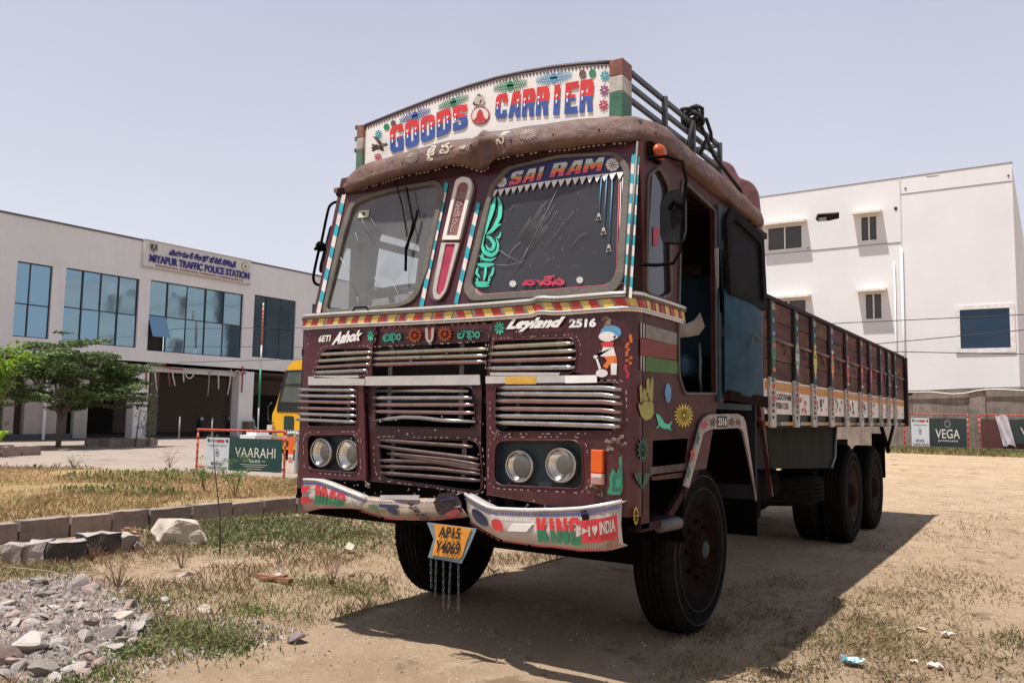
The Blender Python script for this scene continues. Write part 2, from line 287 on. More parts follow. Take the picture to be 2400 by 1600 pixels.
section([(0.445,0,1.918)] + [(1.19, 0, 1.895), (1.19, 0, .865)] + [(0.427,0,0.921)] + [(0.408,0,1.531),(0.438,0,1.781)], [hRL, hRH, rpoly([(0.461,0,1.77),(0.956,0,1.764),(0.981,0,1.713),(0.978,0,1.61),(0.949,0,1.581),(0.432,0,1.594)], [.01, .05, .03, .03, .04, .01])])
hLL = rpoly([(-1.017,0,1.521),(-0.568,0,1.519),(-0.553,0,1.261),(-1.003,0,1.26)], .03)
section([(-1.05, 0, 1.895)] + [(-0.425,0,1.888),(-0.451,0,1.757),(-0.45,0,1.588),(-0.517,0,1.523)] + [(-0.466,0,0.946),(-0.857,0,0.939)] + [(-1.05, 0, .865)],
        [rpoly([(-0.873,0,1.761),(-0.47,0,1.758),(-0.501,0,1.596),(-0.941,0,1.6)], [.05, .01, .01, .03]), rpoly([(-0.993,0,1.208),(-0.561,0,1.225),(-0.531,0,0.987),(-0.973,0,0.99)], .05), rpoly([(-1.003,0,1.522),(-0.572,0,1.52),(-0.553,0,1.27),(-0.988,0,1.26)], .025)])
mb = MB()
z0, z1 = .865, 1.895; mb.grid([[(x, y, z0) for x, y, _ in cornR + [(1.30, .12, 0)]], [(x, y, z1) for x, y, _ in cornR + [(1.30, .12, 0)]]]); T(mb, 'nose_corner', [MAROON])
mb = MB(); mb.grid([[(x, y, .865) for x, y, _ in cornL], [(x, y, 1.885) for x, y, _ in cornL]])
T(mb, 'nose_corner', [MAROON])
section([(-0.423,0.012,1.878)] + [(0.434,0.012,1.869),(0.41,0.012,1.766)] + [(-0.442,0.012,1.762)], [], .012, .02, 'bonnet_flap')
cl = [rpoly([(-0.455,0.02,1.52),(0.291,0.02,1.516),(0.318,0.02,1.277),(-0.445,0.02,1.275)], .04), rpoly([(-0.414,0.02,1.205),(0.344,0.02,1.215),(0.382,0.02,0.927),(-0.38,0.02,0.968)], .07)]
section([(-0.523,0.02,1.528),(0.35,0.02,1.528),(0.356,0.02,0.922),(-0.479,0.02,0.94)], cl, .02, .02, 'lower_grille_panel', mat('nose_maroon_paint', (.04, .010, .015), .45, 0, .3, 5, .1, 40, .4, (.12, .07, .055)))
# painted dashes round the openings
mb = MB()
def dashes(pts, n, mi=0, k=.55, w_=.0026, off=-.009):
    pts = [Vector(p) for p in pts]; pts.append(pts[0])
    for i in range(n):
        if random.random() < .3: continue
        a = along(pts, i / n); b = along(pts, (i + k * random.uniform(.45, 1.25)) / n); a = a + Vector((0, off, 0)); b = b + Vector((0, off, 0)); r = (b - a).cross(Vector((0, 1, 0))).normalized() * w_
        mb.poly([a - r, b - r, b + r, a + r], mi)
dashes(grow(hRH, .035), 46); dashes(grow(hRL, .03), 60); dashes(grow(rpoly([(-0.993,0,1.208),(-0.561,0,1.225),(-0.531,0,0.987),(-0.973,0,0.99)], .05), .03), 34)
dashes(grow([Vector(p) for p in cl[1]], .03), 52, off=.0); dashes(grow(rpoly([(0.461,0,1.77),(0.956,0,1.764),(0.981,0,1.713),(0.978,0,1.61),(0.949,0,1.581),(0.432,0,1.594)], .04), .03), 60)
dashes(grow(rpoly([(-0.873,0,1.761),(-0.47,0,1.758),(-0.501,0,1.596),(-0.941,0,1.6)], .04), .028), 40); dashes(V3([(-0.423,0.012,1.878)] + [(0.434,0.012,1.869),(0.41,0.012,1.766)] + [(-0.442,0.012,1.762)], dy=.002), 44)
T(mb, 'painted_dashes', [mat('pale_pink_dashes', (.30, .20, .22), .5, 0, .5, 60)], kind='stuff')
# dark engine bay behind the grilles, with grey uprights
mb = MB(); mb.box((-1.10, .16, .80), (1.27, .18, 1.90)); mb.box((-1.1, .02, .80), (1.27, .16, .82)); mb.box((-1.10, .03, .8), (-1.08, .17, 1.9)); mb.box((1.22, .03, .8), (1.24, .17, 1.9)); T(mb, 'radiator_shroud', [SOOT])
GREY = mat('grille_upright_grey', (.13, .12, .115), .5, .3, .2, 20)
for x, z0, z1, y in [(p[0], a, b, y) for p, a, b, y in (([(-0.866,0.03,1.694)][0], 1.70, 1.87, .03), ([(-0.335,0.05,1.636)][0], 1.66, 1.87, .05), ([(0.199,0.05,1.627)][0], 1.66, 1.87, .05), ([(0.445,0.03,1.707)][0], 1.70, 1.87, .03), ([(0.861,0.03,1.695)][0], 1.70, 1.87, .03), ([(-1.025,0.03,1.398)][0], 1.30, 1.64, .03), ([(-0.663,0.03,1.401)][0], 1.30, 1.64, .03), ([(-0.345,0.05,1.404)][0], 1.33, 1.65, .05), ([(0.199,0.05,1.408)][0], 1.33, 1.65, .05), ([(0.6,0.03,1.411)][0], 1.30, 1.65, .03), ([(1.035,0.03,1.414)][0], 1.30, 1.65, .03), ([(-0.312,0.06,1.057)][0], .98, 1.28, .06), ([(0.223,0.06,1.081)][0], .98, 1.25, .06))]:
    mb = MB(); mb.box((x - .016, y, z0), (x + .016, y + .006, z1)); T(mb, 'grille_upright', [GREY])
def gbar(pts, y=-.004, h=.0112, m=CHROME):
    mb = MB(); P = [Vector(p) for p in pts]; Q = [along(P, t / 12) for t in range(13)] if len(P) == 2 else P
    Q = [q + Vector((0, 0, .0015 * math.sin(3.1 * q.x + 9 * q.z))) for q in Q]
    mb.tube([(q.x, q.y + y, q.z) for q in Q], [h * .55] + [h] * (len(Q) - 2) + [h * .55], 8, sq=1); return T(mb, 'grille_bar', [m])
CHR2 = mat('pinkish_worn_metal', (.34, .22, .21), .24, .85, .2, 12, .05, 60, .3, (.16, .07, .07)); CHR3 = mat('straw_coloured_worn_metal', (.38, .34, .27), .25, .85, .2, 12, .05, 60, .3, (.22, .15, .09))
for k, P in enumerate([[(-0.902,0,1.725),(-0.45,0,1.727)], [(-0.931,0,1.683),(-0.454,0,1.692)], [(-0.95,0,1.644),(-0.459,0,1.652)], [(-0.952,0,1.612),(-0.483,0,1.617)]]): gbar(P, -.002, .0125, [CHR3, CHR3, CHR2, CHROME][k])
for k, P in enumerate([[(-0.462,0.01,1.72)] + [(0.417,0.01,1.725)], [(-0.47,0.01,1.686)] + [(0.405,0.01,1.687)], [(-0.481,0.01,1.65)] + [(0.403,0.01,1.653)]]): gbar(P, 0, .013, [CHR3, CHR3, CHR2][k])
for k, P in enumerate([[(0.436,0,1.732),(0.965,0,1.736)], [(0.424,0,1.694),(0.979,0,1.697)], [(0.423,0,1.656),(0.977,0,1.656)], [(0.416,0,1.614),(0.971,0,1.612)]]): gbar(P, -.002, .0135, [CHR3, CHR3, CHR2, CHROME][k])
for k, P in enumerate([[(-1.089,0.005,1.502),(-0.578,0.005,1.496)], [(-1.094,0.005,1.461),(-0.57,0.005,1.459)], [(-1.099,0.005,1.424),(-0.568,0.005,1.419)], [(-1.086,0.005,1.38),(-0.566,0.005,1.378)], [(-1.084,0.005,1.342),(-0.564,0.005,1.339)], [(-1.096,0.005,1.305),(-0.569,0.005,1.3)]]): gbar([lerp(P[0], P[1], .0)] + [lerp(P[0], P[1], t / 10) for t in range(1, 11)], -.006, .0125, CHR2 if k in (2, 3) else CHROME)
for k, P in enumerate([[(-0.439,0.02,1.491),(0.031,0.02,1.492),(0.279,0.02,1.488)], [(-0.444,0.02,1.449),(0.306,0.02,1.45)], [(-0.442,0.02,1.407),(0.318,0.02,1.41)], [(-0.443,0.02,1.367),(0.324,0.02,1.366)], [(-0.441,0.02,1.307),(-0.315,0.02,1.325),(-0.195,0.02,1.337),(-0.078,0.02,1.336),(0.093,0.02,1.323),(0.331,0.02,1.318)]]): gbar(P, -.006, .013, CHR2 if k in (2, 3) else CHROME)
for k, P in enumerate([[(0.5,0,1.505),(1.126,0,1.505),(1.241,0,1.495)], [(0.491,0,1.472),(1.127,0,1.47),(1.233,0,1.457)], [(0.482,0,1.432),(1.149,0,1.433),(1.246,0,1.423)], [(0.482,0,1.39),(1.127,0,1.391),(1.238,0,1.381)], [(0.478,0,1.35),(1.128,0,1.352),(1.238,0,1.343)], [(0.484,0,1.314),(1.128,0,1.312),(1.234,0,1.31)]]): gbar([along(P, t / 14) for t in range(15)], -.006, .0145, CHR2 if k in (2, 3) else CHROME)
for P in [[(-0.392,0.03,1.192),(0.306,0.03,1.179)], [(-0.409,0.03,1.159),(-0.256,0.03,1.146),(0.35,0.03,1.113)], [(-0.327,0.03,1.114),(0.147,0.03,1.1),(0.361,0.03,1.08)], [(-0.399,0.03,1.068),(0.037,0.03,1.082),(0.362,0.03,1.051)], [(-0.379,0.03,1.034),(0.038,0.03,1.043),(0.362,0.03,1.03)], [(-0.384,0.03,0.995),(0.039,0.03,0.995),(0.363,0.03,0.994)], [(-0.254,0.03,1.106),(0.351,0.03,1.069)]]: gbar([along(P, t / 10) for t in range(11)], -.002, .0125, mat('dull_bent_bar_metal', (.13, .095, .09), .42, .7, .3, 10, .1, 50, .5, (.14, .07, .06)))
# white strips
def strip(pts, name, mats, t=.008, mi=0): mb = MB(); mb.plate(pts, (), (0, t, 0), mi); return T(mb, name, mats, fix=True)
STR = mat('white_metal_strip', (.50, .48, .47), .4, .3, .12, 6, .08, 30, .35, (.33, .27, .24))
strip([(-0.994,-0.012,1.586),(-0.495,-0.012,1.565),(-0.498,-0.012,1.525),(-0.991,-0.012,1.53)], 'white_strip', STR); strip([(-0.498,-0.006,1.58)] + [(0.366,-0.006,1.58),(0.373,-0.006,1.523)] + [(-0.5,-0.006,1.524)], 'white_strip', STR)
strip([(0.412,-0.012,1.571),(1.102,-0.012,1.568),(1.104,-0.012,1.532),(0.413,-0.012,1.53)], 'white_strip', STR); strip([(0.543,-0.014,1.566),(0.743,-0.014,1.568),(0.742,-0.014,1.525),(0.547,-0.014,1.526)], 'reflective_tape', mat('yellow_reflective_tape', (.55, .33, .06), .45, 0, .2, 14))
strip([(0.918,-0.014,1.567),(1.103,-0.014,1.568),(1.105,-0.014,1.53),(0.921,-0.014,1.528)], 'reflective_tape', mat('white_reflective_tape', (.74, .73, .72), .45, 0, .05, 14)); strip([(-0.938,-0.012,1.589),(-0.547,-0.012,1.587),(-0.546,-0.012,1.573),(-0.937,-0.012,1.574)], 'white_strip', STR); strip([(0.443,-0.012,1.591),(0.887,-0.012,1.584),(0.88,-0.012,1.57),(0.443,-0.012,1.575)], 'white_strip', STR)
mb = MB(); mb.box((-1.02, .06, .70), (1.2, .10, .93)); T(mb, 'dark_gap_filler', [SOOT])  # added black box that keeps the gap between nose and bumper dark
# headlights
def headlight(c, rx, ry=.5):
    c = Vector(c); r = rx; mb = MB()
    mb.lathe([(-.012, r * .93), (-.016, r), (-.004, r * 1.07), (.02, r * 1.08), (.05, r * 1.02)], c, (0, 1, 0), 28); h = T(mb, 'headlight', [CHROME])
    mb = MB(); mb.lathe([(.055, .004), (.05, r * .3), (.03, r * .7), (.002, r * .97)], c, (0, 1, 0), 24); mb.obj('reflector', [mat('mirror_reflector', (.85, .82, .78), .12, 1, .05, 4)], h)
    mb = MB(); vs = []; mb.lathe([(-.022, .001), (-.02, r * .4), (-.012, r * .75), (-.003, r * .95)], c, (0, 1, 0), 28)
    for k in range(-5, 9): # moulded flutes of the lens
        x = k * r * .085 + r * .1; q = math.sqrt(max(0, r * r * .7 - x * x)) * .55
        mb.bar(c + Vector((x, -.0225, -q * .1)), c + Vector((x, -.0225, q)), .0014, .0014, 0, (0, 1, 0))
    mb.obj('lens', [glassy('headlight_lens', (.9, .88, .82), 1, .05, .22, (.42, .40, .36))], h); return h
HB = .058
for P, rr in (([(-0.876,0.02,1.1)][0], .088), ([(-0.639,0.02,1.095)][0], .092), ([(0.621,0.03,1.084)][0], .084), ([(0.884,0.02,1.103)][0], .088)): headlight(P, rr)
mb = MB(); mb.box((-1.06, .055, .93), (-.60, .065, 1.30)); T(mb, 'headlight_housing', [HLBLUE]); mb = MB(); mb.box((.42, .055, .93), (1.12, .065, 1.32)); T(mb, 'headlight_housing', [HLBLUE])
def lamp(tl, br, name='side_indicator', y=-.03):
    (x0, _, z1), (x1, _, z0) = tl, br; mb = MB(); zc = z0 + (z1 - z0) * .34
    mb.box((x0, y, zc), (x1, 0, z1), 0); mb.box((x0, y, z0), (x1, 0, zc - .001), 1)
    for q in range(3): mb.box((x0 + .006, y - .002, z0 + .01 + q * .012), (x1 - .006, y, z0 + .013 + q * .012), 1)
    return T(mb, name, [AMBER, mat('clear_lamp_plastic', (.55, .50, .50), .25, 0, .1, 9)], bevel=.004)
a, b = [(1.081,0,1.192),(1.147,0,1.018)]; lamp(a, b)
a, b = [(-1.134,0.03,1.194),(-1.068,0.03,1.023)]; lamp((-1.165, .03, a[2]), (-1.115, .03, b[2]), y=.0)
# badge lettering and painted ornaments on the nose
def sticker(name, mb, m=None, **kw): return T(mb, name, m or PALETTE, **kw)
mb = MB(); put_text(mb, '6ETI', quad(*V3([(-0.911,0,1.85),(-0.806,0,1.851),(-0.815,0,1.808),(-0.923,0,1.806)], dy=-.004)), .035); sticker('lettering', mb, [SIGNW])
mb = MB(); put_text(mb, 'Ashok', quad(*V3([(-0.77,0,1.87),(-0.52,0,1.876),(-0.533,0,1.81),(-0.792,0,1.788)], dy=-.014, dz=-.006)), .058, .35); sticker('lettering', mb, [SIGNW])
mb = MB(); put_text(mb, 'Leyland', quad(*V3([(0.562,0,1.897),(0.92,0,1.89),(0.9,0,1.818),(0.539,0,1.822)], dy=-.016, dz=-.012)), .062, .35); sticker('lettering', mb, [SIGNW])
mb = MB(); put_text(mb, '2516', quad(*V3([(0.938,0,1.866),(1.097,0,1.861),(1.093,0,1.815),(0.934,0,1.818)], dy=-.006)), .05); sticker('lettering', mb, [SIGNW])
def flw(name, P, n, mi, y=-.004, r0=0): mb = MB(); flower(mb, quad(*V3(P, dy=y)), n, mi, r0); return sticker(name, mb)
flw('painted_flower', [(-0.497,0,1.868),(-0.44,0,1.865),(-0.437,0,1.795),(-0.494,0,1.797)], 8, pA); flw('painted_flower', [(0.456,0,1.876),(0.528,0,1.873),(0.529,0,1.797),(0.458,0,1.8)], 9, pA)
for tx, P in (('శుభం', [(-0.375,0.012,1.857),(-0.232,0.012,1.858),(-0.229,0.012,1.784),(-0.382,0.012,1.78)]), ('లాభం', [(0.196,0.012,1.846),(0.355,0.012,1.846),(0.354,0.012,1.777),(0.193,0.012,1.778)])): mb = MB(); put_text(mb, tx, quad(*V3(P, dy=-.005)), .03, 0, pA); sticker('lettering', mb)
for P in ([(-0.178,0.012,1.867),(-0.069,0.012,1.864),(-0.066,0.012,1.776),(-0.175,0.012,1.777)], [(0.048,0.012,1.866),(0.155,0.012,1.863),(0.157,0.012,1.775),(0.051,0.012,1.776)]):
    mb = MB(); q = quad(*V3(P, dy=-.004)); flower(mb, q, 13, pO); disc(mb, q, pO, 14, .6); disc(mb, quad(*V3(P, dy=-.006)), pR, 10, .28); sticker('painted_flower', mb)
mb = MB(); q = quad(*V3([(-0.046,0.012,1.863),(0.023,0.012,1.86),(0.026,0.012,1.768),(-0.043,0.012,1.768)], dy=-.004))
for pl in ([(.0, 1), (.3, 1), (.36, .3), (.5, .2), (.5, .0), (.2, .15), (.05, .4)], [(1, 1), (.7, 1), (.64, .3), (.5, .2), (.5, 0), (.8, .15), (.95, .4)]): mb.poly([q(*p) for p in pl], pW)
mb.poly([V for V in (quad(*V3([(-0.017,0.012,1.853),(-0.002,0.012,1.852),(-0.001,0.012,1.794),(-0.015,0.012,1.794)], dy=-.006))(*c) for c in ((0, 0), (1, 0), (1, 1), (0, 1)))], pR); sticker('painted_emblem', mb)
# small painted figure in blue, white and orange (kept plain)
def figure(q, k):
    mb = MB(); q0 = q
    def E(c, r, mi, ry=None, n=14): mb.poly([q0(c[0] + r * math.cos(2 * math.pi * i / n), c[1] + (ry or r) * math.sin(2 * math.pi * i / n)) for i in range(n)], mi)
    E((.62, .86), .36, pS, .135); q0 = (lambda u, v: q(u, v) + Vector((0, -.0012, 0))); E((.50, .78), .30, pW, .095); E((.78, .77), .07, pW, .03)
    q0 = (lambda u, v: q(u, v) + Vector((0, -.0024, 0))); mb.poly([q0(*p) for p in ((.28, .66), (.5, .69), (.74, .67), (.70, .59), (.34, .58))], pR)
    mb.poly([q0(*p) for p in ((.36, .58), (.72, .58), (.80, .42), (.42, .40), (.05, .43), (.02, .38), (.10, .36), (.3, .48))], pW)
    mb.poly([q0(*p) for p in ((.40, .40), (.82, .42), (.84, .30), (.62, .28), (.50, .17), (.36, .22), (.50, .32))], pO)
    mb.poly([q0(*p) for p in ((.62, .28), (.84, .28), (.82, .06), (.64, .06))], pW); mb.poly([q0(*p) for p in ((.10, .36), (.17, .37), (.30, .18), (.22, .16))], pW); E((.32, .09), .21, pW, .075)
    return sticker('painted_figure', mb)
figure(quad(*V3([(1.076,0,1.827),(1.24,0,1.819),(1.241,0,1.552),(1.078,0,1.554)], dy=-.005)), 0)
figure(quad(*[(-1.1375, .12, 1.79), (-1.1, .02, 1.79), (-1.1, .02, 1.50), (-1.1375, .12, 1.50)]), 1)
mb = MB(); q = quad(*[(1.245, .0, 1.77), (1.285, .035, 1.77), (1.285, .035, 1.55), (1.245, 0, 1.55)])
for k in range(16): a = random.random(); b = k / 16; mb.poly([V + Vector((.004, -.004, 0)) for V in (q(a * .6, b), q(a * .6 + .35, b + .02), q(a * .6 + .25, b + .08), q(a * .6 + .02, b + .06))], pO if k > 4 else pPk)
sticker('painted_flame', mb, kind='stuff')
mb = MB(); P = V3([(1.227,0,1.159),(1.243,0,1.167),(1.248,0,1.007),(1.236,0,0.976),(1.177,0,0.97),(1.163,0,0.983),(1.177,0,1.014),(1.173,0,1.059),(1.193,0,1.101),(1.215,0,1.076),(1.227,0,1.107)], dy=-.005); mb.plate(P, (), (0, .002, 0), 3)
for off in (.3, .6): mb.plate([lerp(p, (1.235, -.0065, 1.03), off) for p in P], (), (0, .001, 0), 16 if off < .5 else 3)
sticker('painted_peacock', mb, fix=True)
mb = MB() # bare, scraped patches on the nose
for c, r in (([(1.193,0,1.222)][0], .03), ([(1.079,0,0.996)][0], .022), ([(1.122,0,0.976)][0], .018), ([(1.243,0,1.243)][0], .022), ([(-0.528,0,1.198)][0], .018), ([(0.491,0,1.257)][0], .012), ([(-0.452,0,0.92)][0], .02), ([(1.158,0,1.852)][0], .03)):
    for k in range(7):
        a = Vector(c) + Vector((random.uniform(-1, 1) * r, -.0045 - .0002 * k, random.uniform(-1, 1) * r)); n = 7
        mb.poly([a + Vector((math.cos(t) * r * random.uniform(.2, .7), 0, math.sin(t) * r * random.uniform(.2, .6))) for t in [2 * math.pi * i / n for i in range(n)]], k % 2)
T(mb, 'scraped_patch', [mat('scraped_primer', (.20, .15, .12), .7, 0, .4, 40), mat('scraped_brown', (.09, .055, .04), .8, 0, .4, 40)], kind='stuff')
mb = MB()
for k in range(170):
    x = random.uniform(-1.04, 1.2); z = random.choice([random.uniform(1.22, 1.36), random.uniform(.87, .93), random.uniform(1.66, 1.88), random.uniform(.87, 1.88)]); r = random.uniform(.002, .008); n = 6
    mb.poly([(x + math.cos(t) * r * random.uniform(.5, 1.6), -.0035, z + math.sin(t) * r * random.uniform(.5, 1.2)) for t in [2 * math.pi * i / n for i in range(n)]], k % 2)
T(mb, 'paint_chips', [mat('rust_chip', (.14, .075, .05), .9), mat('pale_chip', (.24, .19, .17), .9)], kind='stuff')
# belt moulding round the nose: two bright rails and a chequered band
plan = [(-1.135, .50), (-1.135, .13), (-1.125, .075), (-1.095, .03), (-1.05, 0), (-.5, -.008), (.08, -.012), (.6, -.008), (1.19, 0), (1.245, .012), (1.285, .045), (1.30, .10), (1.302, .66)]
plan3 = [Vector((x, y, 0)) for x, y in plan]
def ring_out(s, off):
    p = along(plan3, s); a = along(plan3, max(0, s - .004)); b = along(plan3, min(1, s + .004)); d = (b - a).normalized(); return Vector((p.x + d.y * off, p.y - d.x * off, 0))
def zb(s): return .006 * math.sin(9 * s) + (.012 if s > .66 else 0) * math.exp(-((s - .67) / .02) ** 2)
NB = 90; mb = MB()
for z, r, o in ((1.976, .010, .012), (1.958, .006, .016), (1.903, .007, .010), (1.891, .008, .006)):
    mb2 = MB(); mb2.tube([ring_out(s / NB, o) + Vector((0, 0, z + zb(s / NB))) for s in range(NB + 1)], r, 6); T(mb2, 'belt_moulding', [mat('bright_belt_metal', (.60, .58, .56), .3, .6, .15, 14, .05, 60, .3, (.3, .24, .2)) if r > .0065 else DULLM])
mb.grid([[ring_out(s / NB, .006) + Vector((0, 0, z + zb(s / NB))) for s in range(NB + 1)] for z in (1.884, 1.99)], 0); 
s = .0; k = 0; L = 4.0
while s < 1:
    wd = random.uniform(.010, .017); 
    if s + wd > 1: break
    for j in range(2): mb.poly([ring_out(s + (c + .006 * (1 - v) * (1 if s > .5 else -1)), .0125) + Vector((0, 0, zt + zb(s))) for c, v, zt in ((0, 0, 1.909), (wd, 0, 1.909), (wd, 1, 1.952), (0, 1, 1.952))], 1 + k % 2 if j == 0 else 1 + k % 2) if j == 0 else None
    s += wd + random.choice([.0006, .004, .008]); k += 1
T(mb, 'chequered_belt', [mat('belt_cream', (.46, .40, .30), .5, 0, .15, 9), mat('belt_yellow', (.60, .42, .10), .5, 0, .2, 9, 0, 40, .25, (.5, .4, .25)), mat('belt_red', (.42, .03, .03), .5, 0, .2, 9)])
# upper front, leaning back
RK = lambda x, z, off=0: (x, .15 * (z - 1.88) + off, z)
oR = rpoly([(0.288,0.019,2.005),(1.177,0.017,1.992),(1.231,0.026,2.053),(1.222,0.115,2.645),(1.15,0.132,2.759),(0.785,0.138,2.801),(0.432,0.136,2.787),(0.334,0.121,2.687),(0.226,0.029,2.076)], [.05, .07, .05, .05, .06, .02, .03, .03, .04], 5)
iR = rpoly([(0.328,0.024,2.037),(1.141,0.022,2.029),(1.192,0.03,2.082),(1.192,0.115,2.644),(1.122,0.13,2.75),(0.786,0.137,2.792),(0.461,0.134,2.776),(0.362,0.12,2.682),(0.275,0.033,2.099)], [.04, .06, .05, .03, .05, .02, .03, .03, .03], 5)
oL = rpoly([(-0.906,0.017,1.994),(-0.244,0.019,2.004),(-0.128,0.025,2.045),(-0.071,0.051,2.217),(-0.017,0.124,2.708),(-0.082,0.136,2.784),(-0.44,0.136,2.784),(-0.674,0.133,2.767),(-0.808,0.128,2.731),(-0.861,0.093,2.499)], [.05, .05, .06, .03, .05, .05, .01, .03, .04, .02], 5)
iL = rpoly([(-0.873,0.019,2.009),(-0.24,0.022,2.028),(-0.156,0.03,2.077),(-0.108,0.053,2.232),(-0.05,0.125,2.712),(-0.094,0.132,2.762),(-0.437,0.133,2.767),(-0.645,0.13,2.746),(-0.769,0.125,2.712),(-0.815,0.092,2.494)], [.04, .05, .06, .03, .04, .04, .01, .03, .04, .02], 5)
oC = rpoly([(0.02,0.02,2.012),(-0.032,0.027,2.057),(-0.018,0.043,2.164),(0.024,0.075,2.379),(0.07,0.126,2.72),(0.109,0.132,2.762),(0.191,0.13,2.746),(0.227,0.122,2.691),(0.172,0.073,2.364),(0.106,0.028,2.065),(0.063,0.02,2.012)], [.03] * 11)
upper = [RK(-1.0, 1.96), RK(1.262, 1.96), RK(1.262, 2.93), RK(-.93, 2.93)]
mb = MB(); mb.plate(upper, [oR, oL], (0, .03, 0)); T(mb, 'windscreen_surround', [MAROON], fix=True)
for o, i, g in ((oR, iR, 'right'), (oL, iL, 'left')):
    gl = MB(); gl.plate(V3(i, dy=.008), (), (0, .004, 0)); G = T(gl, 'windscreen', [glassy('dusty_dark_glass', (.8, .8, .8), 1, .10, .6, (.055, .055, .06)) if g == 'right' else glassy('dusty_clear_glass', (.86, .88, .86), 1, .08, .27, (.26, .26, .26))], fix=True)
    mb = MB(); mb.plate(V3(grow(o, .01), dy=-.014), [V3(i, dy=-.014)], (0, .03, 0)); mb.obj('rubber_seal', [RUB], G, fix=True, bevel=.005)
    if g == 'right': GR = G
    else: GL = G
wo_ = (0, -.004, 0)
def on(G, name, mb, mats=None): return mb.obj(name, mats or PALETTE, G, **({'kind': 'stuff'} if name in ('glass_scratch', 'scalloped_fringe') else {}))
# stickers on the right windscreen
mb = MB(); top = [(0.336,0.118,2.668),(0.387,0.123,2.703),(0.461,0.134,2.773),(0.592,0.138,2.797),(0.786,0.137,2.792),(1.033,0.133,2.768),(1.139,0.13,2.749),(1.179,0.126,2.718),(1.19,0.115,2.647)]; bot = [(0.337,0.117,2.662),(0.672,0.118,2.667),(0.983,0.117,2.657),(1.191,0.115,2.644)]
mb.plate(V3([top[i] for i in (1, 2, 3, 4, 5, 6, 7)] + bot[::-1], dy=.004), (), (0, .002, 0), pN); on(GR, 'sun_strip', mb)
mb = MB(); SP = ((.30, 1), (.52, 2), (.66, 3))
for body, P in (('SAI', [(0.463,0.131,2.755),(0.697,0.131,2.757),(0.693,0.12,2.68),(0.456,0.119,2.675)]), ('RAM', [(0.738,0.133,2.765),(1.067,0.131,2.751),(1.067,0.119,2.672),(0.731,0.121,2.684)])):
    word(mb, body, quad(*V3(P, dy=-.001)), .1, .05, (.30, .52, .66))
on(GR, 'lettering', mb, [mat('letter_magenta', (.55, .08, .13), .5), mat('letter_orange', (.75, .17, .03), .5), mat('letter_khaki', (.30, .32, .19), .5), mat('letter_silver', (.50, .52, .55), .5)])
for P in ([(0.354,0.131,2.752),(0.435,0.129,2.739),(0.444,0.118,2.668),(0.363,0.12,2.679)], [(1.075,0.129,2.742),(1.156,0.127,2.728),(1.161,0.116,2.653),(1.081,0.118,2.666)]):
    mb = MB(); disc(mb, quad(*V3(P, dy=.0)), pW, 18); on(GR, 'flower_sticker', mb); mb = MB()
    for k in range(9):
        a = 2 * math.pi * k / 9; q = quad(*V3(P, dy=-.003)); mb.tube([q(.5 + .06 * math.cos(a), .5 + .06 * math.sin(a)), q(.5 + .5 * math.cos(a), .5 + .5 * math.sin(a))], .0012, 4)
    on(GR, 'petal_line', mb, [DULLM])
mb = MB(); TP = [(0.341,0.117,2.658),(0.672,0.117,2.662),(0.983,0.116,2.653),(1.191,0.114,2.643)]
for k in range(19):
    a = along(TP, k / 19); b = along(TP, (k + 1) / 19); m_ = (a + b) / 2; dn = Vector((0, -.012, -.042)) if True else 0
    mb.poly([a + Vector((0, -.001, .004)), b + Vector((0, -.001, .004)), lerp(b, m_ + dn, .55), m_ + dn, lerp(a, m_ + dn, .55)], pW)
on(GR, 'scalloped_fringe', mb)
mb = MB() # bells on blue cords
for xt, xb, zt, zz, in (((1525, 240), (1500, 610), 0, 0), ((1580, 240), (1548, 755), 0, 0), ((1638, 240), (1602, 930), 0, 0)): pass
for a, b in ([(1.059,0.114,2.637),(1.061,0.083,2.432)], [(1.091,0.113,2.632),(1.096,0.07,2.349)], [(1.125,0.112,2.627),(1.135,0.056,2.251)]):
    mb.tube([Vector(a) + Vector((0, -.002, 0)), Vector(b) + Vector((0, -.002, 0))], .0028, 5, pS); c = Vector(b); mb.poly([c + Vector(v) for v in ((-.006, -.004, 0), (.006, -.004, 0), (.016, -.004, -.038), (-.016, -.004, -.038))], pL); mb.poly([c + Vector(v) for v in ((-.009, -.006, -.02), (.009, -.006, -.02), (.011, -.006, -.034), (-.011, -.006, -.034))], pK0)
on(GR, 'bell_sticker', mb)
for j, (mi, k) in enumerate(((pPk, 0), (pW, 1), (pW, 2))): # pin lines down the right and along the bottom
    P = [Vector(p) for p in [(1.156,0.11,2.616),(1.18,0.037,2.13),(1.171,0.028,2.068),(1.129,0.024,2.037),(0.676,0.024,2.038),(0.362,0.024,2.04),(0.319,0.028,2.064),(0.306,0.03,2.079)]]; c = Vector((.55, .05, 2.35)); P = [p + (p - c) * (.012 + .016 * k) + Vector((0, .003, 0)) for p in P]
    mb = MB(); mb.tube(rpoly(P, [0, .02, .05, .05, 0, .05, .03, 0], 3), .0035 if j == 0 else .0022, 4, mi); on(GR, 'pin_line', mb)
mb = MB() # tall aqua scroll sticker, built from curling leaves
def curl(mb, pts, w_, mi, y=-.0035):
    w_ *= .72
    P = [Vector(p) for p in pts]; Q = [along(P, t / 14) for t in range(15)]; Lp = []; Rp = []
    for i, q in enumerate(Q):
        d = (Q[min(14, i + 1)] - Q[max(0, i - 1)]).normalized(); r = Vector((d.z, 0, -d.x)); hw = w_ * math.sin(math.pi * min(1, (i + 1.2) / 15.5)) ** .7
        Lp.append(q - r * hw + Vector((0, y, 0))); Rp.append(q + r * hw + Vector((0, y, 0)))
    mb.grid([Lp, Rp], mi, False)
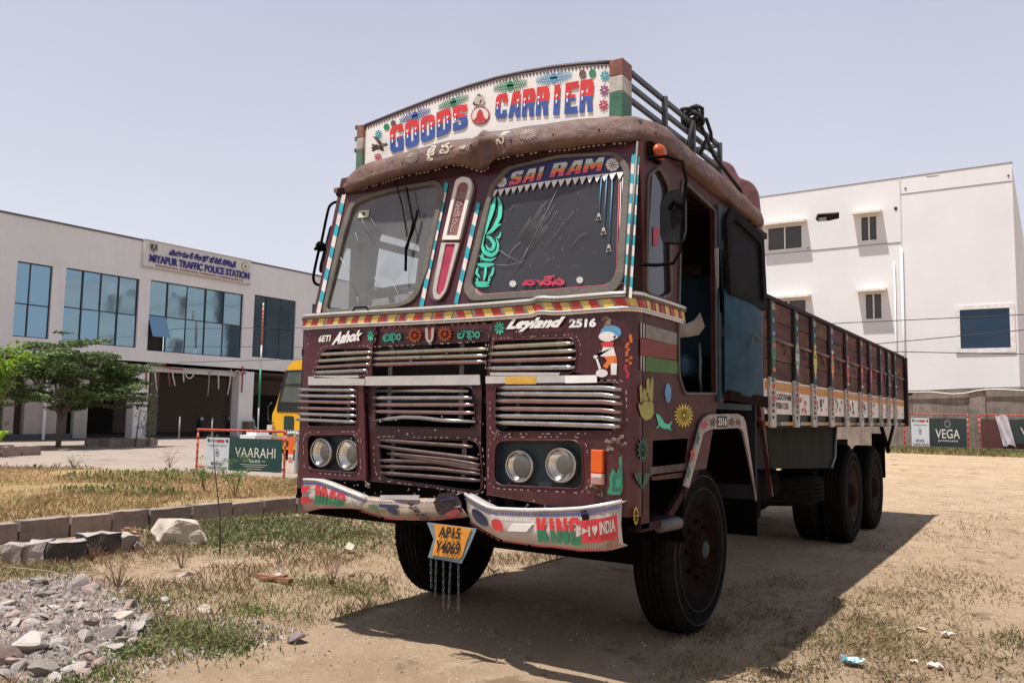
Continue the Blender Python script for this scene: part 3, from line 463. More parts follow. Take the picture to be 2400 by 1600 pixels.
for P, w_ in (([(0.392,0.11,2.612),(0.415,0.103,2.567),(0.42,0.092,2.495),(0.388,0.082,2.428),(0.337,0.077,2.392)], .020), ([(0.371,0.11,2.615),(0.365,0.1,2.549),(0.341,0.088,2.469),(0.327,0.077,2.393)], .020), ([(0.348,0.104,2.576),(0.347,0.094,2.504),(0.33,0.085,2.446)], .012), ([(0.433,0.085,2.446),(0.407,0.084,2.437),(0.37,0.079,2.406),(0.343,0.078,2.397)], .012), ([(0.323,0.077,2.394),(0.313,0.068,2.335),(0.337,0.061,2.286),(0.388,0.058,2.263),(0.423,0.06,2.277),(0.432,0.066,2.317),(0.409,0.073,2.366)], .017), ([(0.339,0.075,2.38),(0.367,0.074,2.371),(0.4,0.068,2.332),(0.397,0.063,2.298),(0.363,0.063,2.301),(0.341,0.068,2.332)], .017), ([(0.411,0.074,2.372),(0.429,0.073,2.364),(0.439,0.078,2.398)], .008), ([(0.304,0.059,2.271),(0.342,0.055,2.244),(0.392,0.053,2.234),(0.424,0.055,2.248)], .011), ([(0.317,0.06,2.282),(0.334,0.057,2.257),(0.315,0.054,2.241)], .009), ([(0.297,0.051,2.219),(0.347,0.049,2.209),(0.418,0.049,2.208)], .018), ([(0.303,0.048,2.201),(0.298,0.043,2.167),(0.329,0.038,2.135)], .012), ([(0.414,0.047,2.192),(0.409,0.041,2.152),(0.384,0.038,2.131)], .012), ([(0.358,0.048,2.202),(0.361,0.041,2.156),(0.356,0.035,2.116)], .014), ([(0.295,0.034,2.109),(0.348,0.033,2.099),(0.398,0.033,2.101)], .018), ([(0.304,0.032,2.091),(0.349,0.031,2.086),(0.401,0.031,2.083)], .010), ([(0.301,0.039,2.137),(0.315,0.035,2.113)], .011), ([(0.395,0.037,2.13),(0.391,0.034,2.107)], .011), ([(0.422,0.09,2.483),(0.392,0.085,2.445)], .009)): curl(mb, P, w_, pA)
on(GR, 'scroll_sticker', mb)
mb = MB(); put_text(mb, 'నాన్న', quad(*V3([(0.614,0.035,2.115),(0.884,0.034,2.11),(0.89,0.025,2.05),(0.619,0.028,2.067)], dy=-.002)), .06, 0, pPk); on(GR, 'lettering', mb)
for P in ([(0.527,0.034,2.108),(0.578,0.034,2.104),(0.583,0.027,2.062),(0.532,0.028,2.065)], [(0.954,0.032,2.094),(0.998,0.032,2.091),(1.002,0.026,2.051),(0.958,0.026,2.054)]): mb = MB(); flower(mb, quad(*V3(P, dy=-.001)), 12, pW); on(GR, 'flower_sticker', mb)
mb = MB() # wiper scratches and cracks
for k in range(15):
    a, b = [(0.548,0.058,2.265),(0.754,0.101,2.551)]; o = Vector(((k - 5) * .0085, -.001, (k - 5) * -.0045)); t0 = random.uniform(0, .25); t1 = random.uniform(.55, 1); mb.tube([Vector(lerp(a, b, t0)) + o, Vector(lerp(a, b, t1)) + o], .0009, 3)
for P in ([(0.514,0.034,2.109),(0.594,0.049,2.204),(0.673,0.072,2.361),(0.791,0.11,2.614)], [(0.429,0.049,2.205),(0.503,0.047,2.195),(0.607,0.048,2.203)], [(0.439,0.062,2.29),(0.496,0.056,2.253),(0.594,0.049,2.204)], [(0.594,0.049,2.204),(0.63,0.061,2.286)], [(0.739,0.059,2.275),(0.883,0.084,2.438),(0.904,0.087,2.463)], [(0.9,0.057,2.258),(0.954,0.066,2.318),(1,0.067,2.33)], [(0.481,0.096,2.52),(0.507,0.101,2.552)], [(0.489,0.048,2.202),(0.52,0.059,2.274),(0.58,0.067,2.325)]): mb.tube(V3(P, dy=-.001), .0012, 3)
for k in range(60): 
    c = Vector([(0.707,0.069,2.34)][0]) + Vector((random.gauss(.05, .14), 0, random.gauss(0, .11))); c.y = .15 * (c.z - 1.88) + .0; d = Vector((random.uniform(-.01, .02), 0, random.uniform(-.01, .03))); mb.tube([c, c + d * .6], .0007, 3)
on(GR, 'glass_scratch', mb, [mat('scratch_white', (.38, .38, .38), .6)])
mb = MB()
for P in ([(-0.859,0.078,2.398),(-0.734,0.057,2.26),(-0.625,0.032,2.09)], [(-0.853,0.077,2.394),(-0.772,0.065,2.316),(-0.713,0.054,2.239)], [(-0.624,0.113,2.633),(-0.507,0.093,2.5)], [(-0.694,0.114,2.641),(-0.668,0.107,2.591),(-0.537,0.084,2.438)], [(-0.724,0.097,2.524),(-0.655,0.08,2.411)], [(-0.332,0.041,2.152),(-0.285,0.031,2.086),(-0.251,0.021,2.022)], [(-0.625,0.032,2.09),(-0.595,0.022,2.025)], [(-0.561,0.041,2.156),(-0.504,0.049,2.209),(-0.444,0.04,2.147)]): mb.tube(V3(P, dy=-.001), .0013, 3)
for k in range(14): a, b = [(-0.482,0.051,2.22),(-0.362,0.074,2.375)]; o = Vector((k * .012, -.001, -k * .004)); mb.tube([Vector(a) + o, Vector(lerp(a, b, random.uniform(.5, 1))) + o], .0006, 3)
on(GL, 'glass_scratch', mb, [mat('scratch_white', (.38, .38, .38), .6)])
mb = MB(); mb.poly(V3([(-0.718,0.12,2.677),(-0.629,0.118,2.668),(-0.628,0.111,2.62),(-0.724,0.112,2.625)], dy=.002)); on(GL, 'permit_sticker', mb, [mat('pale_green_paper', (.42, .46, .32), .7)]); mb = MB(); disc(mb, quad(*V3([(-0.689,0.117,2.661),(-0.661,0.117,2.657),(-0.657,0.113,2.635),(-0.685,0.114,2.639)], dy=-.001)), 0, 8); on(GL, 'permit_sticker', mb, [BLACK])
# wiper
mb = MB(); mb.tube(V3([(-0.299,0.133,2.767),(-0.206,0.098,2.536),(-0.224,0.071,2.355)], dy=-.035), .006, 6); mb.tube(V3([(-0.186,0.109,2.603),(-0.205,0.09,2.479),(-0.242,0.073,2.369),(-0.221,0.051,2.22)], dy=-.028), .009, 6); mb.tube(V3([(-0.419,0.146,2.851),(-0.32,0.116,2.653),(-0.245,0.084,2.439)], dy=-.03), .004, 5); T(mb, 'wiper', [SOOT])
mb = MB(); mb.tube(V3([(-0.614,0.016,1.988),(-0.601,0.02,2.012),(-0.501,0.019,2.01),(-0.476,0.015,1.983)], dy=-.03), .006, 6); T(mb, 'grab_loop', [SOOT])
# centre post with two slotted name plates
mb = MB(); mb.plate(V3(oC, dy=-.012), (), (0, .014, 0)); T(mb, 'centre_post_panel', [mat('brown_maroon_paint', (.085, .045, .045), .6, 0, .3, 6, .15, 30, .5, (.17, .13, .11))], fix=True)
f1 = rpoly([(0.033,0.077,2.39),(0.083,0.132,2.759),(0.122,0.134,2.775),(0.189,0.132,2.759),(0.215,0.124,2.706),(0.163,0.074,2.377)], [.002, .04, .04, .04, .04, .002]); f2 = rpoly([(0.063,0.08,2.415),(0.103,0.126,2.722),(0.127,0.129,2.74),(0.168,0.128,2.731),(0.186,0.124,2.704),(0.145,0.078,2.403)], [.002, .03, .03, .03, .03, .002])
mb = MB(); mb.plate(V3(f1, dy=-.030), [V3(f2, dy=-.030)], (0, .018, 0)); fr = T(mb, 'name_plate_frame', [WHITE], fix=True)
mb = MB(); mb.plate(V3(f2, dy=-.018), (), (0, .004, 0)); mb.obj('name_plate', [mat('dusty_pink_plate', (.20, .085, .085), .6, 0, .25, 10)], fr, fix=True)
mb = MB(); q = quad(*V3([(0.113,0.12,2.683),(0.172,0.119,2.675),(0.137,0.082,2.428),(0.078,0.083,2.434)], dy=-.022)); put_text(mb, 'శ్రీ సాయి రామ', lambda u, v: q(v, 1 - u), .01); mb.obj('lettering', [mat('faint_pink_letters', (.34, .24, .22), .6)], fr)
g1 = rpoly([(0.002,0.03,2.078),(0.025,0.074,2.373),(0.162,0.072,2.359),(0.105,0.029,2.071),(0.062,0.021,2.021),(0.024,0.022,2.029)], [.03, .0, .0, .03, .03, .03]); g2 = rpoly([(0.031,0.03,2.082),(0.059,0.072,2.363),(0.133,0.071,2.355),(0.089,0.031,2.084),(0.058,0.025,2.048),(0.038,0.027,2.058)], [.02, 0, 0, .02, .02, .02])
mb = MB(); mb.plate(V3(g1, dy=-.022), [V3(g2, dy=-.022)], (0, .01, 0)); fr = T(mb, 'name_plate_frame', [mat('grey_white_frame', (.38, .35, .33), .55, 0, .2, 9, 0, 40, .3)], fix=True)
mb = MB(); mb.plate(V3(g2, dy=-.015), (), (0, .004, 0)); mb.obj('name_plate', [mat('crimson_plate', (.33, .02, .06), .6, 0, .35, 14, 0, 40, .3, (.2, .1, .1))], fr, fix=True)
# blue and white barber stripes
def stripes(top, bot, w_, n, ph=0, off=-.006):
    top = Vector(top); bot = Vector(bot); d = (bot - top) / n; sl = d * .28; mb = MB(); r = Vector((w_, 0, 0))
    for i in range(n):
        a = top + d * i; mb.poly([a - r - sl * 0, a + r + sl, a + r + sl + d, a - r + d], (i + ph) % 2)
    for v in range(len(mb.v)): x, y, z = mb.v[v]; mb.v[v] = (x, y + off, z)
    return T(mb, 'barber_stripe', [TEAL, mat('stripe_white', (.58, .53, .51), .55, 0, .12, 12, 0, 40, .3, (.3, .22, .2))])
a, b = [(1.253,0.129,2.739),(1.265,0.013,1.968)]; stripes(a, b, .023, 14)
a, b = [(0.259,0.109,2.606),(0.177,0.018,2.001)]; stripes(a, b, .015, 9, 0)
a, b = [(-0.002,0.133,2.769),(-0.081,0.017,1.991)]; stripes(a, b, .016, 13, 0)
a, b = [(-0.883,0.143,2.831),(-0.958,0.019,2.007)]; stripes((a[0] + .01, a[1], a[2]), (b[0] + .01, b[1], b[2]), .019, 11, 1)
mb = MB(); mb.tube([RK(1.262, 1.97, -.01), RK(1.262, 2.80, -.01)], .009, 6); T(mb, 'pillar_bead', [DULLM])
mb = MB(); # side pillars joining front and flanks
mb.grid([[RK(1.262, 1.95), (1.295, .09, 1.95), (1.30, .14, 1.95)], [RK(1.262, 2.85), (1.29, .22, 2.85), (1.295, .27, 2.85)]]); mb.grid([[RK(-1.0, 1.95), (-1.10, .09, 1.95), (-1.115, .16, 1.95)], [RK(-.93, 2.9), (-.99, .24, 2.9), (-1.0, .3, 2.9)]]); T(mb, 'corner_pillar', [DARKM])
# ---- right flank of the cab
XR = 1.30
out = [(1.3,-0.079,0.727),(1.3,0.089,0.71),(1.3,0.087,1.003),(1.3,0.648,0.985),(1.3,0.851,1.272),(1.3,0.958,1.314),(1.3,1.658,1.319),(1.3,1.964,0.827),(1.3,2.058,0.82),(1.3,1.977,1.488)] + [(XR, 2.06, 2.80), (XR, .30, 2.84), (XR, .12, 2.80), (XR, .10, 1.2)]
h_door = rpoly([(1.3,0.592,1.596),(1.3,0.673,1.495),(1.3,1.203,1.511)] + [(XR, 1.20, 2.66), (XR, .64, 2.72)] + [(1.3,0.584,1.852)], [.03, .04, .02, .03, .04, .01])
h_quart = rpoly([(1.3,0.152,2.004),(1.3,0.172,2.624),(1.3,0.31,2.707),(1.3,0.442,2.64),(1.3,0.483,2.038),(1.3,0.338,1.993)], .04)
h_step = rpoly([(1.3,0.243,1.239),(1.3,0.736,1.245),(1.3,0.661,1.029),(1.3,0.234,1.035)], .01)
out = [(XR, .105, .80), (XR, .20, .80), (XR, .20, 1.055), (XR, 1.03, 1.06), (XR, 1.22, 1.43), (XR, 1.35, 1.475), (XR, 2.10, 1.475), (XR, 2.24, 1.40), (XR, 2.40, .80), (XR, 2.44, .80), (XR, 2.10, 1.50), (XR, 2.07, 2.80), (XR, .30, 2.84), (XR, .12, 2.80)]
mb = MB(); mb.plate(out, [h_door, h_quart, h_step], (-.03, 0, 0)); T(mb, 'cab_side', [mat('flank_maroon_paint', (.060, .017, .017), .5, 0, .4, 5, .12, 30, .35, (.055, .03, .024), streak=.3, spec=.2)], fix=True)
for h in (h_door, h_quart): mb = MB(); mb.tube(V3([tuple(v) for v in h], dx=.004), .010, 6, closed=True); T(mb, 'opening_trim', [DULLM if h is h_door else RUB])
mb = MB(); mb.plate(V3([tuple(v) for v in h_quart], dx=-.012), (), (-.004, 0, 0)); T(mb, 'quarter_window', [glassy('quarter_glass', (.5, .5, .52), 1, .08, .55, (.05, .055, .065))], fix=True)
mb = MB(); mb.poly(V3([(1.3,0.26,2.367),(1.3,0.337,2.382),(1.3,0.324,2.276),(1.3,0.261,2.264)], dx=-.008)); T(mb, 'window_sticker', [PINK])
mb = MB(); mb.box((.95, .22, 1.09), (1.27, .24, 1.43)); mb.box((.95, .24, 1.40), (1.27, 1.15, 1.43)); mb.box((.93, .22, 1.09), (.95, 1.15, 1.43)); mb.box((.95, .22, 1.07), (1.30, 1.04, 1.09)); T(mb, 'step_well', [SOOT])
mb = MB(); a = [(1.3,0.213,1.028),(1.3,0.685,1.023),(1.3,0.648,0.967),(1.3,0.203,0.954)]; mb.box((1.05, .2, 1.06), (1.303, 1.04, 1.11)); T(mb, 'step', [mat('scuffed_step', (.05, .02, .02), .6, .1, .35, 10, .2, 40, .5, (.22, .2, .18))], bevel=.008)
mb = MB(); mb.bar((1.24, .55, .80), (1.24, 1.02, 1.06), .03, .05); mb.box((1.15, .10, .785), (1.30, .56, .825)); T(mb, 'mudguard_strut', [DARKM])
mb = MB(); mb.tube([(1.29, .35, .79), (1.31, .56, .79)], .035, 8); T(mb, 'step_end_cap', [DULLM])
# tricolour bars
for (a, b, c, d), mi, nm in (([(1.303,0.143,1.835),(1.303,0.565,1.828),(1.303,0.565,1.76),(1.303,0.143,1.764)], pL, 'white_painted_bar'), ([(1.303,0.078,1.758),(1.303,0.565,1.762),(1.303,0.564,1.68),(1.303,0.078,1.669)], pR, 'red_painted_bar'), ([(1.303,0.144,1.67),(1.303,0.576,1.67),(1.303,0.575,1.602),(1.303,0.144,1.593)], pG, 'green_painted_bar')):
    mb = MB(); mb.poly([a, b, c, d]); T(mb, nm, [[mat('dim_white_bar', (.20, .18, .16), .6, 0, .15, 9), mat('dim_red_bar', (.17, .024, .014), .6, 0, .15, 9), mat('dim_green_bar', (.05, .14, .022), .6, 0, .15, 9)][[pL, pR, pG].index(mi)]])
mb = MB()
for q in ([(1.304,0.079,1.836),(1.304,0.093,1.836),(1.304,0.094,1.761),(1.304,0.08,1.762)], [(1.304,0.11,1.835),(1.304,0.127,1.835),(1.304,0.128,1.763),(1.304,0.111,1.764)], [(1.304,0.081,1.669),(1.304,0.095,1.669),(1.304,0.095,1.594),(1.304,0.081,1.596)], [(1.304,0.111,1.669),(1.304,0.128,1.668),(1.304,0.129,1.592),(1.304,0.112,1.593)]): mb.poly(q, pL)
T(mb, 'pin_stripe', PALETTE)
def qd(P, dx=.004): return quad(*V3(P, dx=dx))
# painted hand, roundels and sprays on the flank
mb = MB(); q = qd([(1.3,0.049,1.565),(1.3,0.248,1.579),(1.3,0.248,1.353),(1.3,0.051,1.352)])
mb.poly([q(*p) for p in ((.02, .30), (.10, .36), (.22, .30), (.35, .40), (.75, .42), (.97, .34), (.99, .12), (.8, .0), (.45, -.05), (.2, .05))], pK)
for x0, y0, x1, y1, w_ in ((.25, .38, .18, .80, .11), (.42, .40, .40, .72, .10), (.62, .40, .62, .95, .12), (.82, .40, .88, .98, .11)):
    mb.poly([q(x0 - w_, y0), q(x0 + w_, y0), q(x1 + w_ * .8, y1 - .06), q(x1, y1), q(x1 - w_ * .8, y1 - .06)], pK)
T(mb, 'painted_hand', PALETTE); mb = MB()
for k in range(10): a = (random.uniform(.15, .85), random.uniform(.3, .9)); mb.tube([q(*a) + Vector((.003, 0, 0)), q(a[0] + random.uniform(-.1, .1), a[1] + .05) + Vector((.003, 0, 0))], .002, 4)
T(mb, 'painted_hand_detail', [BLACK])
def roundel(P, mi, n, name, mi2=pK0):
    mb = MB(); q = qd(P); flower(mb, q, n, mi); disc(mb, q, mi, 16, .72); q = qd(P, .006)
    for k in range(n): a = 2 * math.pi * k / n; mb.tube([q(.5 + .08 * math.cos(a), .5 + .08 * math.sin(a)), q(.5 + .3 * math.cos(a), .5 + .3 * math.sin(a))], .0016, 3, mi2)
    T(mb, name, PALETTE)
PALETTE2 = PALETTE + [mat('ochre_decal', (.38, .20, .05), .6, 0, .2, 12)]
roundel([(1.3,0.517,1.438),(1.3,0.814,1.444),(1.3,0.813,1.304),(1.3,0.516,1.305)], pY, 18, 'painted_sunburst'); roundel([(1.3,0.043,1.259),(1.3,0.177,1.257),(1.3,0.178,1.13),(1.3,0.044,1.135)], pD, 12, 'painted_roundel'); roundel([(1.3,-0.002,0.925),(1.3,0.061,0.92),(1.3,0.062,0.824),(1.3,-0.001,0.831)], pY, 14, 'painted_sunburst')
mb = MB(); q = qd([(1.3,0.015,1.107),(1.3,0.199,1.099),(1.3,0.199,0.991),(1.3,0.016,1.003)]); 
for k in range(9): a = -1 + 2 * k / 8; mb.poly([q(.5, .0), q(.5 + a * .45, .55 + .3 * (1 - abs(a))), q(.5 + a * .5, .9 - .1 * abs(a)), q(.5 + a * .3, .7)], pD)
T(mb, 'painted_spray', PALETTE)
mb = MB(); q = qd([(1.3,0.389,1.545),(1.3,0.484,1.549),(1.3,0.484,1.437),(1.3,0.389,1.435)]); disc(mb, q, pS, 14, .95); T(mb, 'painted_roundel', PALETTE)
mb = MB(); q = qd([(1.3,0.274,1.383),(1.3,0.496,1.386),(1.3,0.496,1.288),(1.3,0.275,1.29)])
for pl in ([(.0, .95), (.25, .85), (.5, .45), (.75, .35), (1, .55), (.85, .2), (.95, .0), (.7, .12), (.45, .1), (.15, .3)], [(.1, .3), (.0, .1), (.2, .2)]): mb.poly([q(*p) for p in pl], pA)
T(mb, 'painted_bird', PALETTE + [])
# wheel arch trim with number
archo = [(1.31,0.628,0.986),(1.31,0.891,1.333),(1.31,0.959,1.367),(1.31,1.042,1.383),(1.31,1.561,1.393),(1.31,1.679,1.373),(1.31,1.73,1.335),(1.31,1.96,0.8)]; archi = [(1.31,1.939,0.863),(1.31,1.677,1.276),(1.31,1.619,1.296),(1.31,1.559,1.3),(1.31,1.069,1.295),(1.31,0.985,1.285),(1.31,0.931,1.272),(1.31,0.696,0.971)]
mb = MB(); mb.plate(archo + archi, (), (.012, 0, 0)); T(mb, 'wheel_arch_trim', [mat('chalky_white_trim', (.34, .30, .28), .75, 0, .2, 10, .1, 40, .5, (.2, .15, .13))], fix=True)
mb = MB(); mb.poly([(1.325,1.163,1.374),(1.325,1.339,1.374),(1.325,1.344,1.305),(1.325,1.162,1.308)]); pl = T(mb, 'number_patch', [BLACK]); mb = MB(); put_text(mb, '2516', quad(*[(1.327,1.169,1.364),(1.327,1.323,1.363),(1.327,1.322,1.315),(1.327,1.168,1.318)]), .03); mb.obj('lettering', [WHITE], pl)
mb = MB()
for P, mi in (([(1.325,0.878,1.346),(1.325,1.006,1.35),(1.325,1.005,1.298),(1.325,0.877,1.296)], pR), ([(1.325,1.028,1.358),(1.325,1.143,1.364),(1.325,1.142,1.312),(1.325,1.027,1.308)], pM), ([(1.325,1.364,1.366),(1.325,1.498,1.366),(1.325,1.497,1.311),(1.325,1.362,1.311)], pM), ([(1.325,1.508,1.361),(1.325,1.621,1.357),(1.325,1.63,1.314),(1.325,1.513,1.314)], pM), ([(1.325,0.798,1.282),(1.325,0.877,1.282),(1.325,0.85,1.202),(1.325,0.785,1.204)], pD), ([(1.325,0.708,1.192),(1.325,0.79,1.19),(1.325,0.771,1.112),(1.325,0.703,1.114)], pR), ([(1.325,0.653,1.094),(1.325,0.728,1.091),(1.325,0.707,1.019),(1.325,0.633,1.023)], pD)):
    q = quad(*P); flower(mb, q, 5, mi, 0)
T(mb, 'painted_flower', PALETTE)
# far (left) flank, floor, back wall and engine cover, so the cab is a real room
CABIN = mat('cabin_dark_trim', (.012, .013, .015), .9, 0, .3, 6); CABB = mat('cabin_blue_trim', (.02, .06, .10), .7, 0, .3, 6)
mb = MB(); mb.plate([(-1.115, .13, .8), (-1.115, 2.06, .8), (-1.115, 2.06, 1.98), (-1.115, .13, 1.98)], (), (.03, 0, 0))
mb.plate([(-1.115, .14, 1.98), (-1.115, 2.06, 1.98), (-1.0, 2.06, 2.88), (-1.0, .28, 2.88)], [rpoly([(-1.107, .22, 2.04), (-1.107, .50, 2.04), (-1.055, .52, 2.50), (-1.05, .32, 2.50)], .04), rpoly([(-1.107, .64, 2.04), (-1.107, 1.12, 2.04), (-1.03, 1.12, 2.66), (-1.03, .64, 2.66)], .05)], (.03, 0, 0)); T(mb, 'cab_side', [MAROON], fix=True)
mb = MB(); mb.plate([(-1.08, 2.04, .8), (1.29, 2.04, .8), (1.29, 2.04, 2.85), (-1.0, 2.04, 2.85)], [rpoly([(-.72, 2.04, 2.10), (-.12, 2.04, 2.10), (-.12, 2.04, 2.52), (-.72, 2.04, 2.52)], .05), rpoly([(.3, 2.04, 2.15), (.9, 2.04, 2.15), (.9, 2.04, 2.5), (.3, 2.04, 2.5)], .05)], (0, .03, 0)); T(mb, 'cab_back', [CABIN], fix=True)
mb = MB(); mb.box((-1.08, .1, 1.42), (1.27, 2.04, 1.46)); T(mb, 'cab_floor', [CABB]); mb = MB(); mb.box((-1.0, .14, 1.46), (1.22, .42, 1.93)); mb.box((-1.0, .42, 1.80), (1.22, .5, 1.90)); T(mb, 'dashboard', [CABIN], bevel=.02)
mb = MB(); mb.box((-.15, .5, 1.46), (.5, 1.7, 1.78)); T(mb, 'engine_cover', [CABIN], bevel=.04)
for x0, nm in ((-.85, 'driver_seat'), (.58, 'passenger_seat')):
    mb = MB(); mb.box((x0, 1.15, 1.62), (x0 + .55, 1.72, 1.76)); s = T(mb, nm, [CABB], bevel=.03); mb = MB(); mb.add([(x0, 1.66, 1.76), (x0 + .55, 1.66, 1.76), (x0 + .55, 1.80, 1.76), (x0, 1.80, 1.76), (x0 + .03, 1.80, 2.38), (x0 + .52, 1.80, 2.38), (x0 + .52, 1.90, 2.38), (x0 + .03, 1.90, 2.38)], [(0, 3, 2, 1), (4, 5, 6, 7), (0, 1, 5, 4), (1, 2, 6, 5), (2, 3, 7, 6), (3, 0, 4, 7)]); mb.obj('backrest', [CABB], s, bevel=.03)
mb = MB(); mb.box((-1.06, .40, 2.02), (-1.0, .50, 2.62)); mb.box((-1.06, .50, 2.56), (-1.0, 1.12, 2.60)); T(mb, 'window_rail', [CABIN])
mb = MB(); c = Vector((-.74, .47, 2.19)); ax = Vector((0, -.35, 1)).normalized(); u = Vector((1, 0, 0)); v = ax.cross(u); mb.tube([c + (u * math.cos(t) + v * math.sin(t)) * .19 for t in [2 * math.pi * k / 28 for k in range(28)]], .016, 6, closed=True)
for t in (0, 2.1, 4.2): mb.tube([c, c + (u * math.cos(t) + v * math.sin(t)) * .19], .010, 5)
mb.tube([c, c - ax * .3], .022, 6); T(mb, 'steering_wheel', [BLACK])
mb = MB(); mb.grid([[(1.24, y, z) for y, z in ((.66, 1.90), (.85, 1.91), (1.0, 1.95), (1.1, 2.01))], [(1.27, y, z) for y, z in ((.66, 1.83), (.85, 1.835), (1.0, 1.86), (1.1, 1.92))], [(1.1, y, z - .01) for y, z in ((.66, 1.83), (.85, 1.835), (1.0, 1.86), (1.1, 1.92))]]); T(mb, 'seat_cushion_roll', [mat('grubby_cloth', (.20, .175, .15), .9, 0, .25, 10, .3, 30)])
mb = MB(); mb.tube([(1.22, 1.16, 1.5), (1.22, 1.14, 1.62), (1.23, 1.12, 1.72), (1.22, 1.13, 1.82)], .012, 5); T(mb, 'grab_rail', [DULLM])
# open door, folded back against the flank (hinged at the rear edge)
door = empty('door', (0, 0, 0)); door.parent = truck; door['label'] = 'blue door standing open'
rows = []
for z in np.linspace(1.52, 2.17, 9):
    r = []
    for y in np.linspace(1.24, 1.98, 9):
        t = (y - 1.24) / .74; zz = (z - 1.52) / .65; e = .05 * math.sin(math.pi * min(1, max(0, t))) ** .5; r.append((1.345 + e * (.6 + .4 * math.sin(math.pi * zz)) + .02 * t, y, z - .03 * t))
    rows.append(r)
mb = MB(); mb.grid(rows); mb.grid([[(x - .03, y, z) for x, y, z in r] for r in rows]); mb.obj('door_skin', [DBLUE], door)
mb = MB(); F_ = rpoly([(1.36, 1.25, 2.14), (1.375, 1.99, 2.11), (1.355, 1.99, 2.64), (1.335, 1.36, 2.72), (1.335, 1.25, 2.62)], .04); H_ = rpoly([(1.36, 1.33, 2.19), (1.372, 1.92, 2.16), (1.355, 1.92, 2.58), (1.337, 1.40, 2.65), (1.337, 1.33, 2.58)], .04)
mb.plate(F_, [H_], (.025, 0, 0)); mb.obj('door_window_frame', [mat('dark_bare_frame', (.007, .007, .008), .85, 0, .35, 8, .2, 40, .4, (.035, .03, .026), spec=.1)], door, fix=True)
mb = MB(); mb.plate(H_, (), (.004, 0, 0)); mb.obj('door_window', [mat('grimy_black_glass', (.006, .006, .007), .7, 0, .4, 6, 0, 40, .4, (.015, .014, .013), spec=.1)], door, fix=True)
mb = MB(); mb.plate([(1.35, 1.26, 1.475), (1.38, 1.98, 1.44), (1.38, 1.98, 1.515), (1.35, 1.26, 1.535)], (), (.02, 0, 0)); mb.obj('door_sill', [RUST], door, fix=True)
mb = MB(); mb.tube([(1.412, 1.55, 1.82), (1.415, 1.60, 1.90), (1.415, 1.68, 1.92), (1.41, 1.74, 1.88)], .004, 5); mb.obj('yellow_scrawl', [mat('dim_yellow_chalk', (.16, .14, .03), .8)], door)
mb = MB(); mb.box((1.30, 1.20, 1.46), (1.325, 1.27, 2.70)); T(mb, 'door_post', [mat('dark_blue_post', (.018, .045, .065), .6, 0, .3, 6, .1, 40, .4, (.08, .07, .06))]); 
for z in (2.45, 1.9): mb = MB(); mb.tube([(1.33, 1.30, z - .05), (1.33, 1.30, z + .05)], .016, 7); mb.box((1.30, 1.26, z - .03), (1.335, 1.36, z + .03)); mb.obj('hinge', [DULLM], door)
mb = MB(); mb.bar((1.315, 1.20, 2.42), (1.315, 1.24, 2.02), .02, .05); T(mb, 'grey_flap', [mat('grey_plastic', (.28, .28, .27), .6)])
# roof with its rolled edge (a padded looking eave that runs round the cab)
ZT_ = lambda x: 2.865 + .045 * (1 - ((x - .15) / 1.15) ** 2)
path = [(-1.0, 2.06), (-1.0, .9), (-.99, .42), (-.93, .24), (-.80, .15)] + [(x, .12 - .05 * (1 - ((x - .15) / 1.0) ** 2)) for x in np.linspace(-.65, 1.0, 15)] + [(1.12, .12), (1.22, .17), (1.285, .28), (1.30, .42)] + [(1.30, y) for y in (.7, .95, 1.2, 1.5, 1.8, 2.06)]
pp = [Vector((x, y, 0)) for x, y in path]; prof = [(-.01, -.068), (.046, -.066), (.060, -.056), (.064, -.03), (.060, .0), (.050, .035), (.034, .07), (.006, .098), (-.05, .116), (-.16, .122)]
rows = []; NS = 200; edge = []; innr = []
for s in range(NS + 1):
    t = s / NS; p = along(pp, t); a = along(pp, max(0, t - .006)); b = along(pp, min(1, t + .006)); d = (b - a).normalized(); n_ = Vector((d.y, -d.x, 0)); z0 = ZT_(p.x) + (.0 if p.y < .5 else -.07 * (p.y - .5) / 1.5) + (.02 if p.x < -.9 else 0)
    dent = math.exp(-((p.x - .30) / .13) ** 2) if p.y < .3 else 0; w2 = math.exp(-((p.x - 1.18) / .07) ** 2) if p.y < .4 else 0; r = []
    for k, (o, h) in enumerate(prof):
        nz = noise.noise(Vector((p.x * 5, p.y * 5, k * .5))) + .5 * abs(noise.noise(Vector((p.x * 17, p.y * 17, k * .9)))) ; q = p + n_ * (o * .86 * (1 - .6 * dent) + nz * (.010 + .06 * dent + .035 * w2)) + Vector((0, 0, z0 + h * .9 * (1 - .1 * dent) - .004 + (-.045 * dent if k < 4 else -.012 * dent) + nz * (.005 + .03 * dent))); r.append(q)
    rows.append(r); edge.append(r[0] + Vector((0, 0, -.002))); innr.append(r[-1])
mb = MB(); mb.grid(rows); T(mb, 'rolled_eave', [MAROOND])
mb = MB(); cp = Vector((.15, 1.2, 3.03)); k = len(mb.v); mb.add(innr + [cp], [(i, i + 1, NS + 1) for i in range(NS)] + [(NS, 0, NS + 1)]); mb.box((-.99, .15, 2.84), (1.29, 2.05, 2.87)); T(mb, 'cab_roof', [MAROOND])
mb = MB()
for s in range(0, NS, 1):
    if random.random() < .2: continue
    a = edge[s]; b = lerp(edge[s], edge[s + 1], .55); mb.add([a, b, Vector(b) + Vector((0, 0, -.010)), a + Vector((0, 0, -.010))], [(0, 1, 2, 3)], 0)
mb.tube([e + Vector((0, 0, .002)) for e in edge], .004, 5, 1); T(mb, 'stitched_edging', [mat('pale_edging', (.34, .28, .26), .6, 0, .4, 30), DARKM])
mb = MB()
for s in range(4, NS - 4, 9): p = rows[s][4]; mb.sphere(p, .006, 6)
mb.obj('rivet', [DARKM], truck, kind='stuff')
